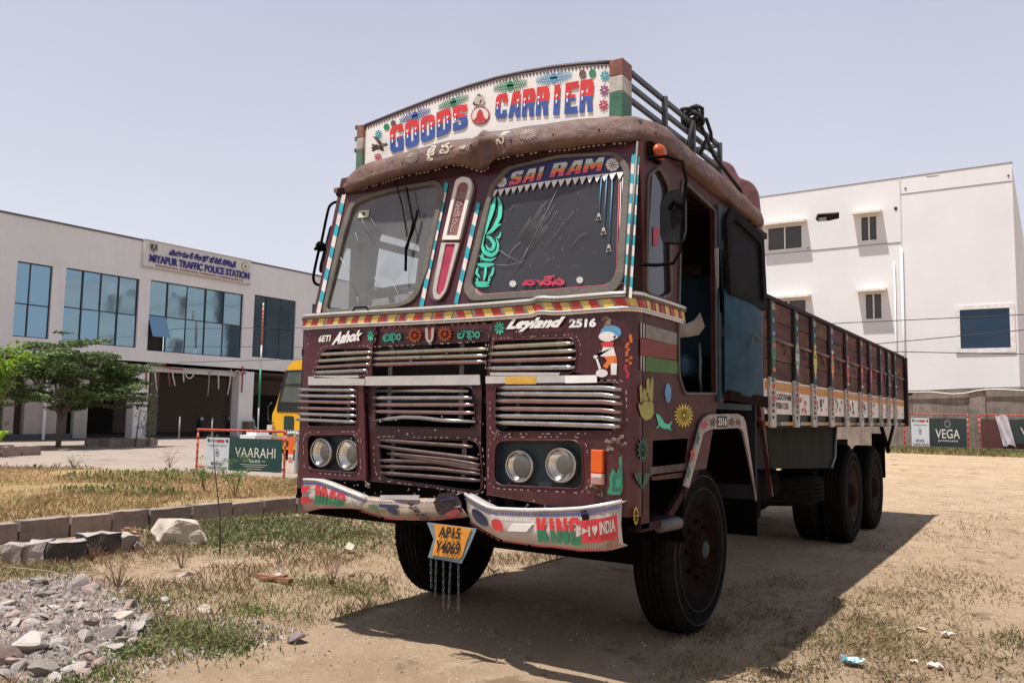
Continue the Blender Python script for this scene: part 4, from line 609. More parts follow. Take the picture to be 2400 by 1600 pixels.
# dark band under the eave
mb = MB(); mb.grid([[(x, .155, 2.74), (x, .12, 2.85)] for x in (-.93, -.3, .3, .8, 1.26)]); mb.grid([[(1.296, y, 2.72), (1.296, y, 2.86)] for y in (.2, 1, 2.06)]); T(mb, 'header_panel', [DARKM])
def eave(x, zz, P): return P
from mathutils.bvhtree import BVHTree
EV = BVHTree.FromPolygons([tuple(p) for r in rows for p in r], [(i * len(prof) + j, i * len(prof) + j + 1, (i + 1) * len(prof) + j + 1, (i + 1) * len(prof) + j) for i in range(NS) for j in range(len(prof) - 1)])
CAMP = Vector((3.04, -3.75, 1.356))
def eq(P, y=.0):
    q = quad(*P)
    def f(u, v):
        p = q(u, v); h = EV.ray_cast(Vector((p.x, -1, p.z)), Vector((0, 1, 0))); return Vector((p.x, h[0].y - .004, p.z)) if h[0] is not None else p
    return f
mb = MB()
for tx, P, sh in (('జై', [(-0.073,0,2.979),(-0.01,0,2.97),(-0.024,0,2.873),(-0.081,0,2.878)], .1), ('హ', [(0.029,0,2.977),(0.139,0,2.962),(0.125,0,2.894),(0.014,0,2.907)], .1), ('ను', [(0.177,0,2.943),(0.22,0,2.944),(0.219,0,2.9),(0.176,0,2.905)], 0), ('న్', [(0.439,0,2.975),(0.507,0,2.969),(0.496,0,2.888),(0.431,0,2.891)], 0)): put_text(mb, tx, eq(P, -.015), .035)
T(mb, 'lettering', [mat('chalk_letters', (.50, .44, .36), .6, 0, .15, 20)])
mb = MB()
for P in ([(-0.27,0,2.973),(-0.141,0,2.96),(-0.141,0,2.873),(-0.27,0,2.884)], [(0.569,0,2.969),(0.71,0,2.947),(0.706,0,2.873),(0.566,0,2.893)]):
    q = eq(P, -.014)
    flower(mb, q, 16, 0)
T(mb, 'painted_flower', [mat('faint_flower', (.22, .17, .14), .65, 0, .2, 20)])
# sign board on the roof
YS = .14; top = [(-0.712,0.14,3.246),(-0.403,0.14,3.285),(-0.119,0.14,3.317),(0.116,0.14,3.335),(0.341,0.14,3.344),(0.54,0.14,3.338),(0.731,0.14,3.324),(0.927,0.14,3.3),(1.101,0.14,3.268)]; bx = [p[0] for p in top]; z_b = 2.99
for i in (0, -1): pass
mb = MB(); outl = [(bx[0], YS, z_b - .03)] + [(bx[-1], YS, z_b - .03)] + top[::-1]; mb.plate(outl, (), (0, .03, 0)); SB = T(mb, 'roof_sign_board', [SIGNW], fix=True); SB['label'] = 'arched white sign board with red and blue letters'
mb = MB(); mb.tube([Vector(p) + Vector((0, .01, .006)) for p in top], .016, 6); mb.obj('sign_rim', [mat('dark_rim', (.035, .022, .025), .6, 0, .3, 9, .1)], SB)
mb = MB(); 
for i in range(78):
    a = along(top, i / 78); b = along(top, (i + 1) / 78); m_ = (a + b) / 2; mb.poly([a + Vector((0, -.003, -.008)), b + Vector((0, -.003, -.008)), m_ + Vector((0, -.003, -.028))])
mb.obj('zigzag_border', [mat('plum_zigzag', (.10, .035, .05), .6)], SB, kind='stuff')
LT = [mat('letter_blue', (.035, .085, .32), .5, 0, .2, 12), mat('letter_red', (.58, .03, .03), .5, 0, .2, 12), mat('letter_pale', (.75, .76, .88), .5)]
def letters(word, tops, bots, x0, x1):
    n = len(word)
    for i, ch in enumerate(word):
        w_ = 1 / n; f = (lambda i: lambda u, v: (lerp(along(bots, (i + .06 + u * .88) * w_), along(tops, (i + .06 + u * .88) * w_), v)))(i)
        if ch == 'I': f = (lambda i: lambda u, v: (lerp(along(bots, (i + .16 + u * .68) * w_), along(tops, (i + .16 + u * .68) * w_), v)))(i)
        mb = MB(); block(mb, ch, lambda u, v: Vector(f(u, v)) + Vector((0, -.006, 0))); o = mb.obj('letter', LT, SB)
        mb = MB(); 
        for u0 in ((.2, .8) if ch in 'OD' else ((.78,) if ch == 'A' else (.2 if ch != 'I' else .5,))):
            for dv, s_ in ((0, 1), (0, -1)):
                for k in (-1, 0, 1): a = Vector(f(u0, .5)) + Vector((0, -.009, 0)); b = Vector(f(u0 + k * .06, .5 + s_ * .17)) + Vector((0, -.009, 0)); mb.tube([a, lerp(a, b, .6), b], [.0006, .0024, .0006], 4)
        mb.obj('letter_flourish', [LT[2]], o)
letters('GOODS', [(-0.494,0.14,3.198),(-0.364,0.14,3.211),(-0.236,0.14,3.214),(-0.107,0.14,3.22),(0.019,0.14,3.242),(0.142,0.14,3.227)], [(-0.483,0.14,3.021),(-0.363,0.14,3.028),(-0.236,0.14,3.045),(-0.108,0.14,3.06),(0.024,0.14,3.079),(0.146,0.14,3.082)], 0, 1)
letters('CARRIER', [(0.34,0.14,3.244),(0.437,0.14,3.24),(0.544,0.14,3.236),(0.648,0.14,3.231),(0.746,0.14,3.219),(0.813,0.14,3.216),(0.906,0.14,3.211),(1.002,0.14,3.203)], [(0.333,0.14,3.102),(0.429,0.14,3.086),(0.527,0.14,3.074),(0.636,0.14,3.06),(0.744,0.14,3.046),(0.801,0.14,3.038),(0.899,0.14,3.027),(0.995,0.14,3.017)], 0, 1)
def dec(P, fn, name, mats=None, y=-.004): mb = MB(); fn(mb, quad(*V3(P, dy=y))); return mb.obj(name, mats or PALETTE, SB)
for P, mi in (([(-0.427,0.14,3.242),(-0.138,0.14,3.268),(-0.142,0.14,3.227),(-0.419,0.14,3.207)], pB), ([(-0.109,0.14,3.272),(0.157,0.14,3.293),(0.152,0.14,3.257),(-0.101,0.14,3.233)], pG), ([(0.309,0.14,3.307),(0.573,0.14,3.295),(0.574,0.14,3.251),(0.31,0.14,3.271)], pG), ([(0.603,0.14,3.293),(0.873,0.14,3.273),(0.869,0.14,3.236),(0.609,0.14,3.253)], pS)): dec(P, lambda mb, q: spray(mb, q, mi), 'painted_spray')
for P, mi, n in (([(-0.619,0.14,3.206),(-0.554,0.14,3.197),(-0.551,0.14,3.138),(-0.616,0.14,3.146)], pT, 8), ([(-0.621,0.14,3.048),(-0.551,0.14,3.042),(-0.545,0.14,2.989),(-0.619,0.14,3.001)], pPk, 8), ([(1.031,0.14,3.246),(1.094,0.14,3.232),(1.094,0.14,3.164),(1.032,0.14,3.178)], pT, 8), ([(1.029,0.14,3.166),(1.09,0.14,3.153),(1.091,0.14,3.083),(1.03,0.14,3.095)], pP, 8), ([(1.024,0.14,3.084),(1.086,0.14,3.071),(1.087,0.14,3.002),(1.024,0.14,3.014)], pPk, 8)): dec(P, lambda mb, q: (flower(mb, q, n, mi), disc(mb, lambda u, v: q(u, v) + Vector((0, -.002, 0)), pW, 8, .16)), 'painted_flower')
for P, mi in (([(-0.543,0.14,3.234),(-0.492,0.14,3.225),(-0.49,0.14,3.181),(-0.541,0.14,3.19)], pG), ([(-0.483,0.14,3.245),(-0.436,0.14,3.237),(-0.434,0.14,3.192),(-0.481,0.14,3.201)], pM), ([(0.902,0.14,3.275),(0.947,0.14,3.265),(0.948,0.14,3.215),(0.902,0.14,3.225)], pM), ([(0.963,0.14,3.266),(1.008,0.14,3.256),(1.008,0.14,3.208),(0.964,0.14,3.217)], pG)): dec(P, lambda mb, q: disc(mb, q, mi), 'painted_dot')
def medal(mb, q):
    for k in range(22): a = 2 * math.pi * k / 22; mb.poly([q(.5 + r * math.cos(a + d) * .5, .5 + r * math.sin(a + d) * .5) for r, d in ((.92, -.1), (1.05, 0), (.92, .1))], pR)
    disc(mb, q, pR, 22, .93); q2 = lambda u, v: q(u, v) + Vector((0, -.002, 0)); disc(mb, q2, pW, 22, .84); q3 = lambda u, v: q(u, v) + Vector((0, -.004, 0))
    mb.poly([q3(*p) for p in ((.14, .24), (.3, .4), (.38, .7), (.5, .85), (.62, .7), (.7, .4), (.86, .24), (.5, .1))], pR)
dec([(0.159,0.14,3.21),(0.303,0.14,3.186),(0.306,0.14,3.074),(0.162,0.14,3.091)], medal, 'painted_medallion')
def bud(mb, q):
    for x, y, r, c in ((.45, .45, .3, pL), (.65, .55, .25, pC), (.3, .25, .2, pM), (.7, .3, .18, pL), (.5, .75, .15, pM)): mb.poly([q(x + r * math.cos(t) * .8, y + r * math.sin(t)) + Vector((0, -.0004 * c, 0)) for t in [2 * math.pi * k / 9 for k in range(9)]], c)
dec([(0.162,0.14,3.292),(0.282,0.14,3.277),(0.284,0.14,3.186),(0.159,0.14,3.206)], bud, 'faded_ornament')
# dried sprig caught at the left end
mb = MB()
for k in range(26):
    a = Vector([(-0.527,0.12,3.069)][0]) + Vector((random.gauss(0, .03), random.gauss(-.02, .008), random.gauss(0, .02))); b = a + Vector((random.uniform(-.07, .05), random.uniform(-.02, .01), random.uniform(-.04, .05))); r = Vector((.006, 0, .012)); mb.poly([a, lerp(a, b, .5) + tuple() if 0 else Vector(lerp(a, b, .5)) + r, b, Vector(lerp(a, b, .5)) - r])
mb.obj('dried_sprig', [mat('dry_leaf', (.10, .07, .05), .9, 0, .4, 30)], SB, kind='stuff')
for xa, xb, nm in ((bx[0] - .055, bx[0] + .005, 0), (bx[-1] - .005, bx[-1] + .075, 1)):
    z1 = top[0][2] if nm == 0 else top[-1][2]; 
    for za, zb_, m_ in ((z_b + .01, z_b + (z1 - z_b) * .38, 'post_green'), (z_b + (z1 - z_b) * .38, z_b + (z1 - z_b) * .7, 'post_white'), (z_b + (z1 - z_b) * .7, z1 + .01, 'post_red')):
        mb = MB(); mb.box((xa, YS - .02, za - (.07 if m_ == 'post_green' else 0)), (xb, YS + .10, zb_)); mb.obj('sign_post', [mat(m_, {'post_green': (.03, .13, .08), 'post_white': (.42, .40, .36), 'post_red': (.20, .07, .05)}[m_], .5, 0, .35, 12, .15, 40, .35, (.2, .12, .08), streak=.4)], SB, bevel=.004)
# roof rack
rack = empty('roof_rack'); rack.parent = truck; RK_ = mat('grey_painted_tube', (.07, .078, .08), .5, .2, .25, 12, .1, 60, .3, (.13, .09, .07))
for x in (1.12, -.85):
    for z in (3.285, 3.205, 3.125): mb = MB(); mb.bar((x, .2, z), (x, 1.8, z + .003), .022, .026); mb.obj('rack_rail', [RK_], rack)
    for y in (.80, 1.27, 1.79): mb = MB(); mb.bar((x + .012, y, 3.0), (x + .012, y, 3.30), .026, .03); mb.obj('rack_post', [RK_], rack)
for y in (1.79,):
    for z in (3.285, 3.125): mb = MB(); mb.bar((-.85, y, z), (1.12, y, z), .024, .026); mb.obj('rack_rail', [RK_], rack)
# rope tied to the rack
mb = MB(); c = Vector((1.12, 1.30, 3.34))
for k in range(7):
    a0 = random.uniform(0, 6); ax = Vector((random.uniform(-1, 1), random.uniform(-.6, .6), random.uniform(-.6, .6))).normalized(); u = ax.orthogonal().normalized(); v = ax.cross(u); R_ = random.uniform(.04, .085)
    mb.tube([c + Vector((random.uniform(-.006, .006), random.uniform(-.01, .01), random.uniform(-.006, .006))) + (u * math.cos(t) + v * math.sin(t) * .7) * R_ for t in [a0 + 2 * math.pi * j / 14 for j in range(14)]], .013, 6)
for P in ([(1.13, 1.30, 3.33), (1.15, 1.18, 3.2), (1.16, 1.10, 3.05)], [(1.14, 1.30, 3.33), (1.17, 1.42, 3.22), (1.15, 1.36, 3.1)], [(1.14, 1.32, 3.35), (1.19, 1.5, 3.12), (1.30, 1.72, 2.92), (1.325, 1.86, 2.72)], [(1.13, 1.35, 3.34), (1.14, 1.5, 3.38), (1.15, 1.56, 3.30), (1.15, 1.57, 3.25)]): mb.tube(P, .013, 6)
tag(mb.obj('rope', [mat('black_rope', (.012, .012, .014), .8, 0, .3, 60, .6, 200)]), 'knotted black rope tied to the roof rack of the truck', 'rope')
# mirrors with bent tube brackets, turn repeater
mb = MB(); mb.tube([(1.32, .12, 2.70), (1.42, .14, 2.70), (1.50, .15, 2.66), (1.52, .15, 2.56), (1.50, .14, 2.35), (1.50, .13, 2.20), (1.47, .10, 2.13), (1.40, .06, 2.12), (1.31, .05, 2.13)], .009, 7); br = T(mb, 'mirror_bracket', [SOOT])
mb = MB(); P = rpoly([(1.38, .17, 2.26), (1.49, .15, 2.24), (1.515, .15, 2.30), (1.515, .15, 2.48), (1.47, .16, 2.53), (1.39, .18, 2.52), (1.365, .18, 2.47), (1.365, .18, 2.30)], .03); mb.plate(P, (), (-.01, .05, 0)); mb.obj('mirror_shell', [mat('black_plastic_shell', (.006, .006, .007), .6, 0, .2, 8, 0, 40, .2, (.02, .02, .02), spec=.2)], br, fix=True)
mb = MB(); mb.tube([(1.50, .14, 2.42), (1.46, .14, 2.46), (1.43, .15, 2.42)], .014, 7); mb.obj('mirror_clamp', [SOOT], br)
mb = MB(); PL = [(-1.2,0.414,2.864),(-1.2,0.357,2.847),(-1.2,0.316,2.81),(-1.2,0.3,2.75),(-1.2,0.288,2.698),(-1.2,0.258,2.552),(-1.2,0.234,2.478),(-1.2,0.208,2.37),(-1.2,0.19,2.278),(-1.2,0.205,2.243),(-1.2,0.238,2.234),(-1.2,0.274,2.239)]; mb.tube(rpoly(PL, .02, 2), .010, 7); br = T(mb, 'mirror_bracket', [SOOT]); y0 = PL[5][1]
mb = MB(); P = rpoly([(-1.19,0.318,2.668),(-1.19,0.369,2.685),(-1.19,0.313,2.491),(-1.19,0.292,2.348),(-1.19,0.27,2.317),(-1.19,0.231,2.325),(-1.19,0.235,2.374)], .02); mb.plate(P, (), (.04, .02, 0)); mb.obj('mirror_shell', [mat('black_plastic_shell')  if 0 else MC['black_plastic_shell']], br, fix=True)
mb = MB(); mb.sphere([(-1.2,0.247,2.508)][0], .035, 8, 0, (1, 1, 1.1)); mb.tube([(-1.2,0.198,2.478),(-1.2,0.242,2.514),(-1.2,0.306,2.533),(-1.2,0.313,2.492)], .012, 6); mb.obj('mirror_clamp', [SOOT], br)
mb = MB(); c = [(1.34,0.233,2.761)][0]; mb.sphere(c, .060, 14, 0, (.55, 1.0, .72)); rp = T(mb, 'turn_repeater', [mat('faded_amber_plastic', (.42, .065, .012), .3, 0, .2, 20)]); mb = MB(); mb.box((c[0] - .07, c[1] - .07, c[2] - .045), (c[0] - .02, c[1] + .07, c[2] + .045)); mb.obj('repeater_base', [SOOT], rp)
mb = MB(); mb.sphere((-1.0, .22, 2.85), .03, 8); T(mb, 'eave_end_knob', [SOOT])
# bumper in three bent pieces
BW = mat('scuffed_cream_white', (.50, .45, .41), .5, 0, .12, 9, .12, 30, .4, (.22, .15, .12), streak=.25)
def bumper(topf, botf, lip, name='bumper', m=BW, n=26, bulge=.012, ret=.05):
    mb = MB(); rows = [[], [], [], [], [], []]
    for i in range(n + 1):
        t = i / n; a = along(topf, t); b = along(botf, t); m_ = (a + b) / 2 + Vector((0, -bulge, 0)); d = (.004 * noise.noise(a * 9))
        rows[0].append(a + Vector((0, lip, .012))); rows[1].append(a + Vector((0, 0, .004))); rows[2].append(lerp(a, b, .12)); rows[3].append(m_ + Vector((0, d, 0))); rows[4].append(lerp(a, b, .95)); rows[5].append(b + Vector((0, ret, -.006)))
    mb.grid([[Vector(p) for p in r] for r in rows]); o = T(mb, name, [m]); sl = o.modifiers.new('thickness', 'SOLIDIFY'); sl.thickness = .006; sl.offset = 1; return o
tR = [(0.297,-0.02,0.907)] + [(0.436,-0.09,0.879)] + [(0.549,-0.13,0.857),(0.767,-0.13,0.866),(0.964,-0.13,0.883),(1.093,-0.13,0.899)] + [(1.203,-0.1,0.922)] + [(1.26,-0.04,0.938)]
bR = [(0.343,-0.02,0.762)] + [(0.475,-0.09,0.739)] + [(0.614,-0.13,0.707),(0.858,-0.13,0.7)] + [(0.918,-0.13,0.705),(1.095,-0.13,0.703)] + [(1.194,-0.1,0.71)] + [(1.269,-0.04,0.735)]
BR = bumper(tR, bR, .07); mb = MB(); mb.tube([along(tR, t / 20) + Vector((0, .0, .010)) for t in range(21)], .011, 6); mb.obj('bumper_lip', [mat('bright_bumper_edge', (.75, .73, .72), .3, .5, .1, 8, .05)], BR)
tL = [(-0.946,-0.06,0.922),(-0.827,-0.06,0.927)] + [(-0.696,-0.09,0.913)] + [(-0.546,-0.07,0.873)] + [(-0.433,-0.03,0.834)]; bL = [(-0.938,-0.06,0.735),(-0.832,-0.06,0.76)] + [(-0.676,-0.09,0.774)] + [(-0.542,-0.07,0.782)] + [(-0.461,-0.03,0.776)]
BL = bumper(tL, bL, .06, n=16); mb = MB(); mb.tube([along(tL, t / 12) + Vector((0, 0, .008)) for t in range(13)], .010, 6); mb.obj('bumper_lip', [MC['bright_bumper_edge']], BL)
tC = [(-0.458,-0.03,0.842),(-0.341,-0.03,0.839)] + [(-0.151,-0.01,0.85),(0.076,-0.01,0.864)] + [(0.234,-0.02,0.907)]; bC = [(-0.473,-0.03,0.766),(-0.253,-0.03,0.736)] + [(-0.089,-0.01,0.743),(0.079,-0.01,0.757)] + [(0.311,-0.02,0.796)]
BC = bumper(tC, bC, .06, n=16, m=mat('dull_cream_paint', (.34, .27, .21), .6, 0, .2, 9, .15, 30, .5, (.15, .10, .08)))
mb = MB(); mb.plate([(0.081,-0.03,0.859),(0.123,-0.03,0.913),(0.225,-0.03,0.926),(0.274,-0.03,0.865),(0.286,-0.03,0.824),(0.229,-0.03,0.795),(0.127,-0.03,0.791),(0.098,-0.03,0.822)], (), (0, .01, 0)); mb.obj('torn_patch', [mat('bare_torn_metal', (.022, .012, .012), .9, 0, .4, 14, .6, 30)], BC, fix=True)
mb = MB(); mb.plate(V3([(0.162,-0.04,0.792),(0.188,-0.04,0.813),(0.251,-0.04,0.835),(0.28,-0.04,0.82),(0.237,-0.04,0.788)], dy=0), (), (0, .004, 0)); mb.obj('red_remnant', [mat('dull_red_remnant', (.22, .03, .03), .6, 0, .3, 20)], BC, fix=True)
mb = MB(); mb.plate([(-0.333,-0.02,0.87),(-0.035,-0.02,0.89),(-0.04,-0.02,0.865),(-0.213,-0.02,0.852),(-0.332,-0.02,0.852)], (), (0, .008, 0)); T(mb, 'number_backing', [STR], fix=True)
def onb(T_, B_, off=-.016): return lambda u, v: (lambda a, b: Vector(lerp(a, b, v)) + Vector((0, off - .004 * math.sin(math.pi * v), 0)))(along(B_, u), along(T_, u))
wR = onb(tR, bR); wL = onb(tL, bL); wC = onb(tC, bC)
def sub(w_, u0, u1, v0, v1, dy=0): return lambda u, v: w_(u0 + (u1 - u0) * u, v0 + (v1 - v0) * v) + Vector((0, dy, 0))
BRED = mat('bumper_red', (.50, .03, .035), .5, 0, .15, 12); BGRN = mat('bumper_green', (.015, .17, .08), .5, 0, .15, 12)
mb = MB(); word(mb, 'KING', sub(wR, .545, .80, .14, .84), .12); mb.obj('lettering', [BGRN, BRED], BR)
mb = MB(); g = sub(wR, .80, .985, .16, .82, -.001)
for i in range(6): mb.poly([g(x / 6, y) for x, y in ((i, .08), (i + 1, .08), (i + 1, .9), (i, .9))], 0)
mb.poly([g(*p) + Vector((0, -.002, 0)) for p in ((-.14, .28), (.22, .5), (-.12, .76))], 1); mb.obj('red_arrow_panel', [BRED, BW], BR)
mb = MB(); put_text(mb, 'I', sub(wR, .838, .848, .36, .60, -.004), .04); put_text(mb, 'INDIA', sub(wR, .895, .975, .38, .68, -.004), .035); q = sub(wR, .858, .885, .36, .62, -.004); mb.poly([q(*p) for p in ((.5, 0), (.95, .5), (1, .8), (.75, 1), (.5, .8), (.25, 1), (0, .8), (.05, .5))]); mb.obj('lettering', [BW], BR)
mb = MB(); q = sub(wR, .27, .345, .32, .74, -.001); disc(mb, q, 0, 16); mb.obj('red_roundel', [BRED], BR); mb = MB(); a, b, c, d = V3([(0.688,-0.15,0.8),(0.819,-0.15,0.81),(0.781,-0.15,0.769),(0.666,-0.15,0.763)]); mb.add([a, b, c, d, (a[0], a[1] + .03, a[2]), (b[0], b[1] + .03, b[2])], [(0, 1, 2, 3), (0, 4, 5, 1)]); mb.obj('bent_step_tab', [mat('bright_white_tab', (.75, .73, .70), .4, .2, .08, 9)], BR)
mb = MB(); q = sub(wR, .07, .24, .25, .80, -.001); disc(mb, q, 0, 16); mb.obj('blue_roundel', [mat('dusk_blue_roundel', (.018, .026, .06), .6, 0, .3, 20)], BR)
mb = MB(); mb.plate([wR(.80, .98), wR(.83, .99), wR(.845, .80), wR(.83, .68), wR(.812, .72)], (), (0, .002, 0)); mb.obj('rust_hole', [RUST], BR, fix=True)
mb = MB(); mb.poly([wR(*p) for p in ((.93, .02), (.985, .04), (.985, .25), (.96, .30), (.945, .15), (.92, .12))]); mb.obj('rust_patch', [mat('pale_rust', (.24, .13, .09), .8, 0, .5, 40)], BR)
for B_, w_, n in ((BR, wR, 74), (BL, wL, 34), (BC, wC, 44)):
    for v, s_, c in ((.93, -.05, (.03, .04, .22)), (.03, .05, (.35, .04, .05))):
        mb = MB()
        for i in range(n):
            if random.random() < .08: continue
            mb.poly([w_(i / n + .001, v - s_ * .5), w_((i + 1) / n - .001, v - s_ * .5), w_((i + .5) / n, v + s_ * 1.3)])
        mb.obj('zigzag_border', [mat('blue_zigzag' if s_ < 0 else 'red_zigzag', c, .6)], B_, kind='stuff')
mb = MB(); word(mb, 'ROAD', sub(wL, .24, .78, .14, .90, -.001), .12); mb.obj('lettering', [BGRN, BRED], BL); mb = MB()
for p in ([(.0, .84), (.16, .84), (.10, .62), (0, .60)], [(.0, .24), (.22, .24), (.10, .46), (0, .48)]): mb.poly([wL(*q_) for q_ in p])
mb.obj('red_arrow_panel', [BRED], BL)
mb = MB()
for k in range(16): a = (random.uniform(.55, .95), random.uniform(.3, .8)); mb.tube([wL(*a), wL(a[0] + .06, a[1] - .12)], .0015, 3)
mb.obj('scratches', [mat('scratch_white', (.5, .5, .5))], BL, kind='stuff')
mb = MB(); disc(mb, sub(wC, .09, .21, .3, .75, -.001), 0, 12); mb.obj('green_roundel', [mat('dull_green_roundel', (.07, .12, .06), .6)], BC)
mb = MB(); q = sub(wC, .20, .40, .2, .85, -.001); mb.poly([q(*p) for p in ((0, .95), (1, .9), (1, .62), (.8, .6), (1, .1), (.7, .1), (.4, .6), (.05, .65))]); mb.obj('navy_banner', [mat('dull_navy', (.018, .018, .04), .6, 0, .3, 30)], BC)
mb = MB(); q = sub(wC, .42, .66, .02, .95, -.001)
for k in range(30): a = random.random(); x = .35 + a * .45; b = random.uniform(-.18, .18); mb.poly([q(x + b, 1 - a), q(x + b + .10, 1 - a + .02), q(x + b + .13, .93 - a + .02), q(x + b + .02, .93 - a)])
mb.obj('black_feather_pattern', [BLACK], BC)
# plate and dangling chains
mb = MB(); mb.plate([(0.054,-0.05,0.746),(0.401,-0.05,0.742),(0.35,-0.05,0.635),(0.302,-0.05,0.546),(0.067,-0.05,0.553),(0.104,-0.05,0.658)], (), (0, .004, 0)); NPl = T(mb, 'number_plate', [mat('blue_grey_plate_edge', (.16, .23, .27), .6, 0, .25, 12, .1, 40, .4, (.2, .15, .1))], fix=True)
mb = MB(); mb.plate([(0.108,-0.056,0.744),(0.34,-0.056,0.742),(0.369,-0.056,0.74),(0.331,-0.056,0.652),(0.314,-0.056,0.595),(0.291,-0.056,0.57),(0.1,-0.056,0.57),(0.125,-0.056,0.661)], (), (0, .002, 0)); mb.obj('yellow_field', [mat('amber_plate_paint', (.58, .24, .03), .55, 0, .3, 9, .1, 40, .35, (.45, .28, .05))], NPl, fix=True)
mb = MB(); put_text(mb, 'AP15', quad(*V3([(0.152,-0.062,0.736),(0.303,-0.062,0.736),(0.293,-0.062,0.675),(0.144,-0.062,0.674)])), .03, .05); put_text(mb, 'Y4069', quad(*V3([(0.136,-0.062,0.658),(0.305,-0.062,0.66),(0.292,-0.062,0.588),(0.119,-0.062,0.589)])), .03, .05); mb.obj('lettering', [BLACK], NPl)
def chain(p, L_, parent, m=DULLM, ls=.026, name='chain'):
    mb = MB(); n = int(L_ / (ls * .8)); sw = random.uniform(-.01, .01)
    for i in range(n):
        c = Vector(p) + Vector((sw * i / n, 0, -ls * .8 * i)); a = i % 2; mb.tube([c + Vector(((math.cos(t) * .006) if a else 0, 0 if a else math.cos(t) * .006, math.sin(t) * ls * .5)) for t in [2 * math.pi * k / 8 for k in range(8)]], .0022, 4, closed=True)
    return mb.obj(name, [m], parent)
for P in ([(0.089,-0.05,0.546),(0.086,-0.05,0.369)], [(0.127,-0.05,0.546),(0.134,-0.05,0.328)], [(0.178,-0.05,0.546),(0.187,-0.05,0.274)], [(0.228,-0.05,0.547),(0.239,-0.05,0.263)], [(0.282,-0.05,0.544),(0.292,-0.05,0.27)]): chain(P[0], P[0][2] - P[1][2], truck)
# ---- wheels
def wheel(side, x_out, y, z=.525, dual=False, name='wheel', hubm=None):
    s = side; R_ = .525; W_ = .27; c = (x_out, y, z); ax = (-s, 0, 0)
    mb = MB(); mb.lathe(([(.13, .14), (.13, .20), (.11, .255), (.012, .278), (.008, .292)] if dual else [(.045, .14), (.05, .20), (.06, .262), (.012, .285), (.008, .292)]), c, ax, 32); mb.lathe([(.02, .0), (.02, .10), (.045, .14)] if not dual else [(.1, 0), (.1, .1), (.13, .14)], c, ax, 24)
    for k in range(8): # hand holes and studs
        a = 2 * math.pi * k / 8; q = Vector((x_out - s * (.13 if dual else .045), y + .175 * math.cos(a), z + .175 * math.sin(a))); mb.tube([q, q + Vector((s * .035, 0, 0))], .014, 6, 0)
    rim = mb.obj(name, [RUST if not dual else mat('dusty_rim', (.045, .034, .027), .9, 0, .3, 10, .2, 40, .4, (.07, .05, .038), spec=.05)], truck)
    pr = [(.012, .285), (-.004, .31), (.0, .36), (.004, .42), (.004, .47), (.012, .495), (.028, .515), (.035, R_ - .004)]
    for g in range(5):
        x0 = .035 + g * .04; pr += [(x0, R_), (x0 + .030, R_ + .002), (x0 + .030, R_ - .012), (x0 + .040, R_ - .012)]
    pr += [(.235, R_), (.245, .51), (.262, .48), (.27, .40), (.262, .30)]
    mb = MB(); mb.lathe(pr, c, ax, 56, 0, False)
    for k in range(28): # shoulder lugs
        a = 2 * math.pi * k / 28; d = Vector((0, math.cos(a), math.sin(a))); t = Vector((0, -math.sin(a), math.cos(a))); o = Vector(c)
        p = o + Vector((-s * .05, 0, 0)); mb.bar(p + d * .515, p + d * .5275, .035, .016, 0, t)
    ty = mb.obj('tyre', [TYRE], rim)
    mb = MB(); mb.tube([[x_out - s * .0, y + .385 * math.cos(t), z + .385 * math.sin(t)] for t in [2 * math.pi * k / 40 for k in range(40)]], .004, 4, closed=True); mb.tube([[x_out + s * .0, y + .465 * math.cos(t), z + .465 * math.sin(t)] for t in [2 * math.pi * k / 40 for k in range(40)]], .005, 4, closed=True); mb.obj('sidewall_rib', [mat('scuffed_sidewall', (.035, .03, .027), .9, 0, .3, 20)], ty)
    mb = MB(); mb.lathe(([(.08, .16), (.04, .13), (.0, .11), (-.02, .08), (-.03, .0)] if dual else [(.04, .125), (.0, .11), (-.015, .085), (-.02, .05), (-.02, .0)]), c, ax, 20); mb.obj('hub', [hubm or RUST], rim); return rim
wheel(1, 1.134, 1.41, hubm=RUST); wheel(-1, -1.03, 1.41)
mb = MB(); mb.lathe([(-.03, 0), (-.034, .035), (-.018, .055)], (1.134, 1.41, .525), (-1, 0, 0), 14); T(mb, 'hub_cap', [mat('dull_teal_cap', (.015, .045, .045), .7)])
for y in (6.223, 7.63):
    wheel(1, 1.134, y, dual=True); wheel(1, .83, y, dual=True); wheel(-1, -.96, y, dual=True); wheel(-1, -.66, y, dual=True)
# ---- chassis
for x in (.50, -.40): mb = MB(); mb.box((x, .3, .86), (x + .07, 8.8, 1.10)); T(mb, 'chassis_rail', [SOOT])
mb = MB(); mb.box((-.75, 1.34, .42), (.9, 1.48, .56)); T(mb, 'front_axle', [SOOT]); 
for y in (6.223, 7.63): mb = MB(); mb.tube([(-.6, y, .53), (.8, y, .53)], .09, 10); mb.sphere((.08, y, .53), .22, 12); T(mb, 'rear_axle', [SOOT])
mb = MB(); mb.tube([(.08, 1.9, .85), (.08, 6.1, .56)], .05, 8); T(mb, 'propeller_shaft', [SOOT])
mb = MB(); mb.box((-.35, .5, .62), (.55, 1.9, 1.15)); T(mb, 'engine', [SOOT], bevel=.05)
mb = MB(); mb.box((-.55, .75, .50), (1.02, .86, .68)); T(mb, 'front_cross_member', [SOOT]); mb = MB(); mb.tube([(1.18, 1.0, .64), (-.9, 1.05, .64)], .02, 6); T(mb, 'track_rod', [SOOT])
for x in (1.0, -.95): # leaf springs and inner arches
    mb = MB()
    for k in range(5): mb.tube([(x - .13 * (1 if x > 0 else -1), 1.41 + (j - 4) * (.16 - .015 * k), .60 + .02 * k + .012 * (j - 4) ** 2 * .6) for j in range(9)], .012, 5)
    T(mb, 'leaf_spring', [SOOT])
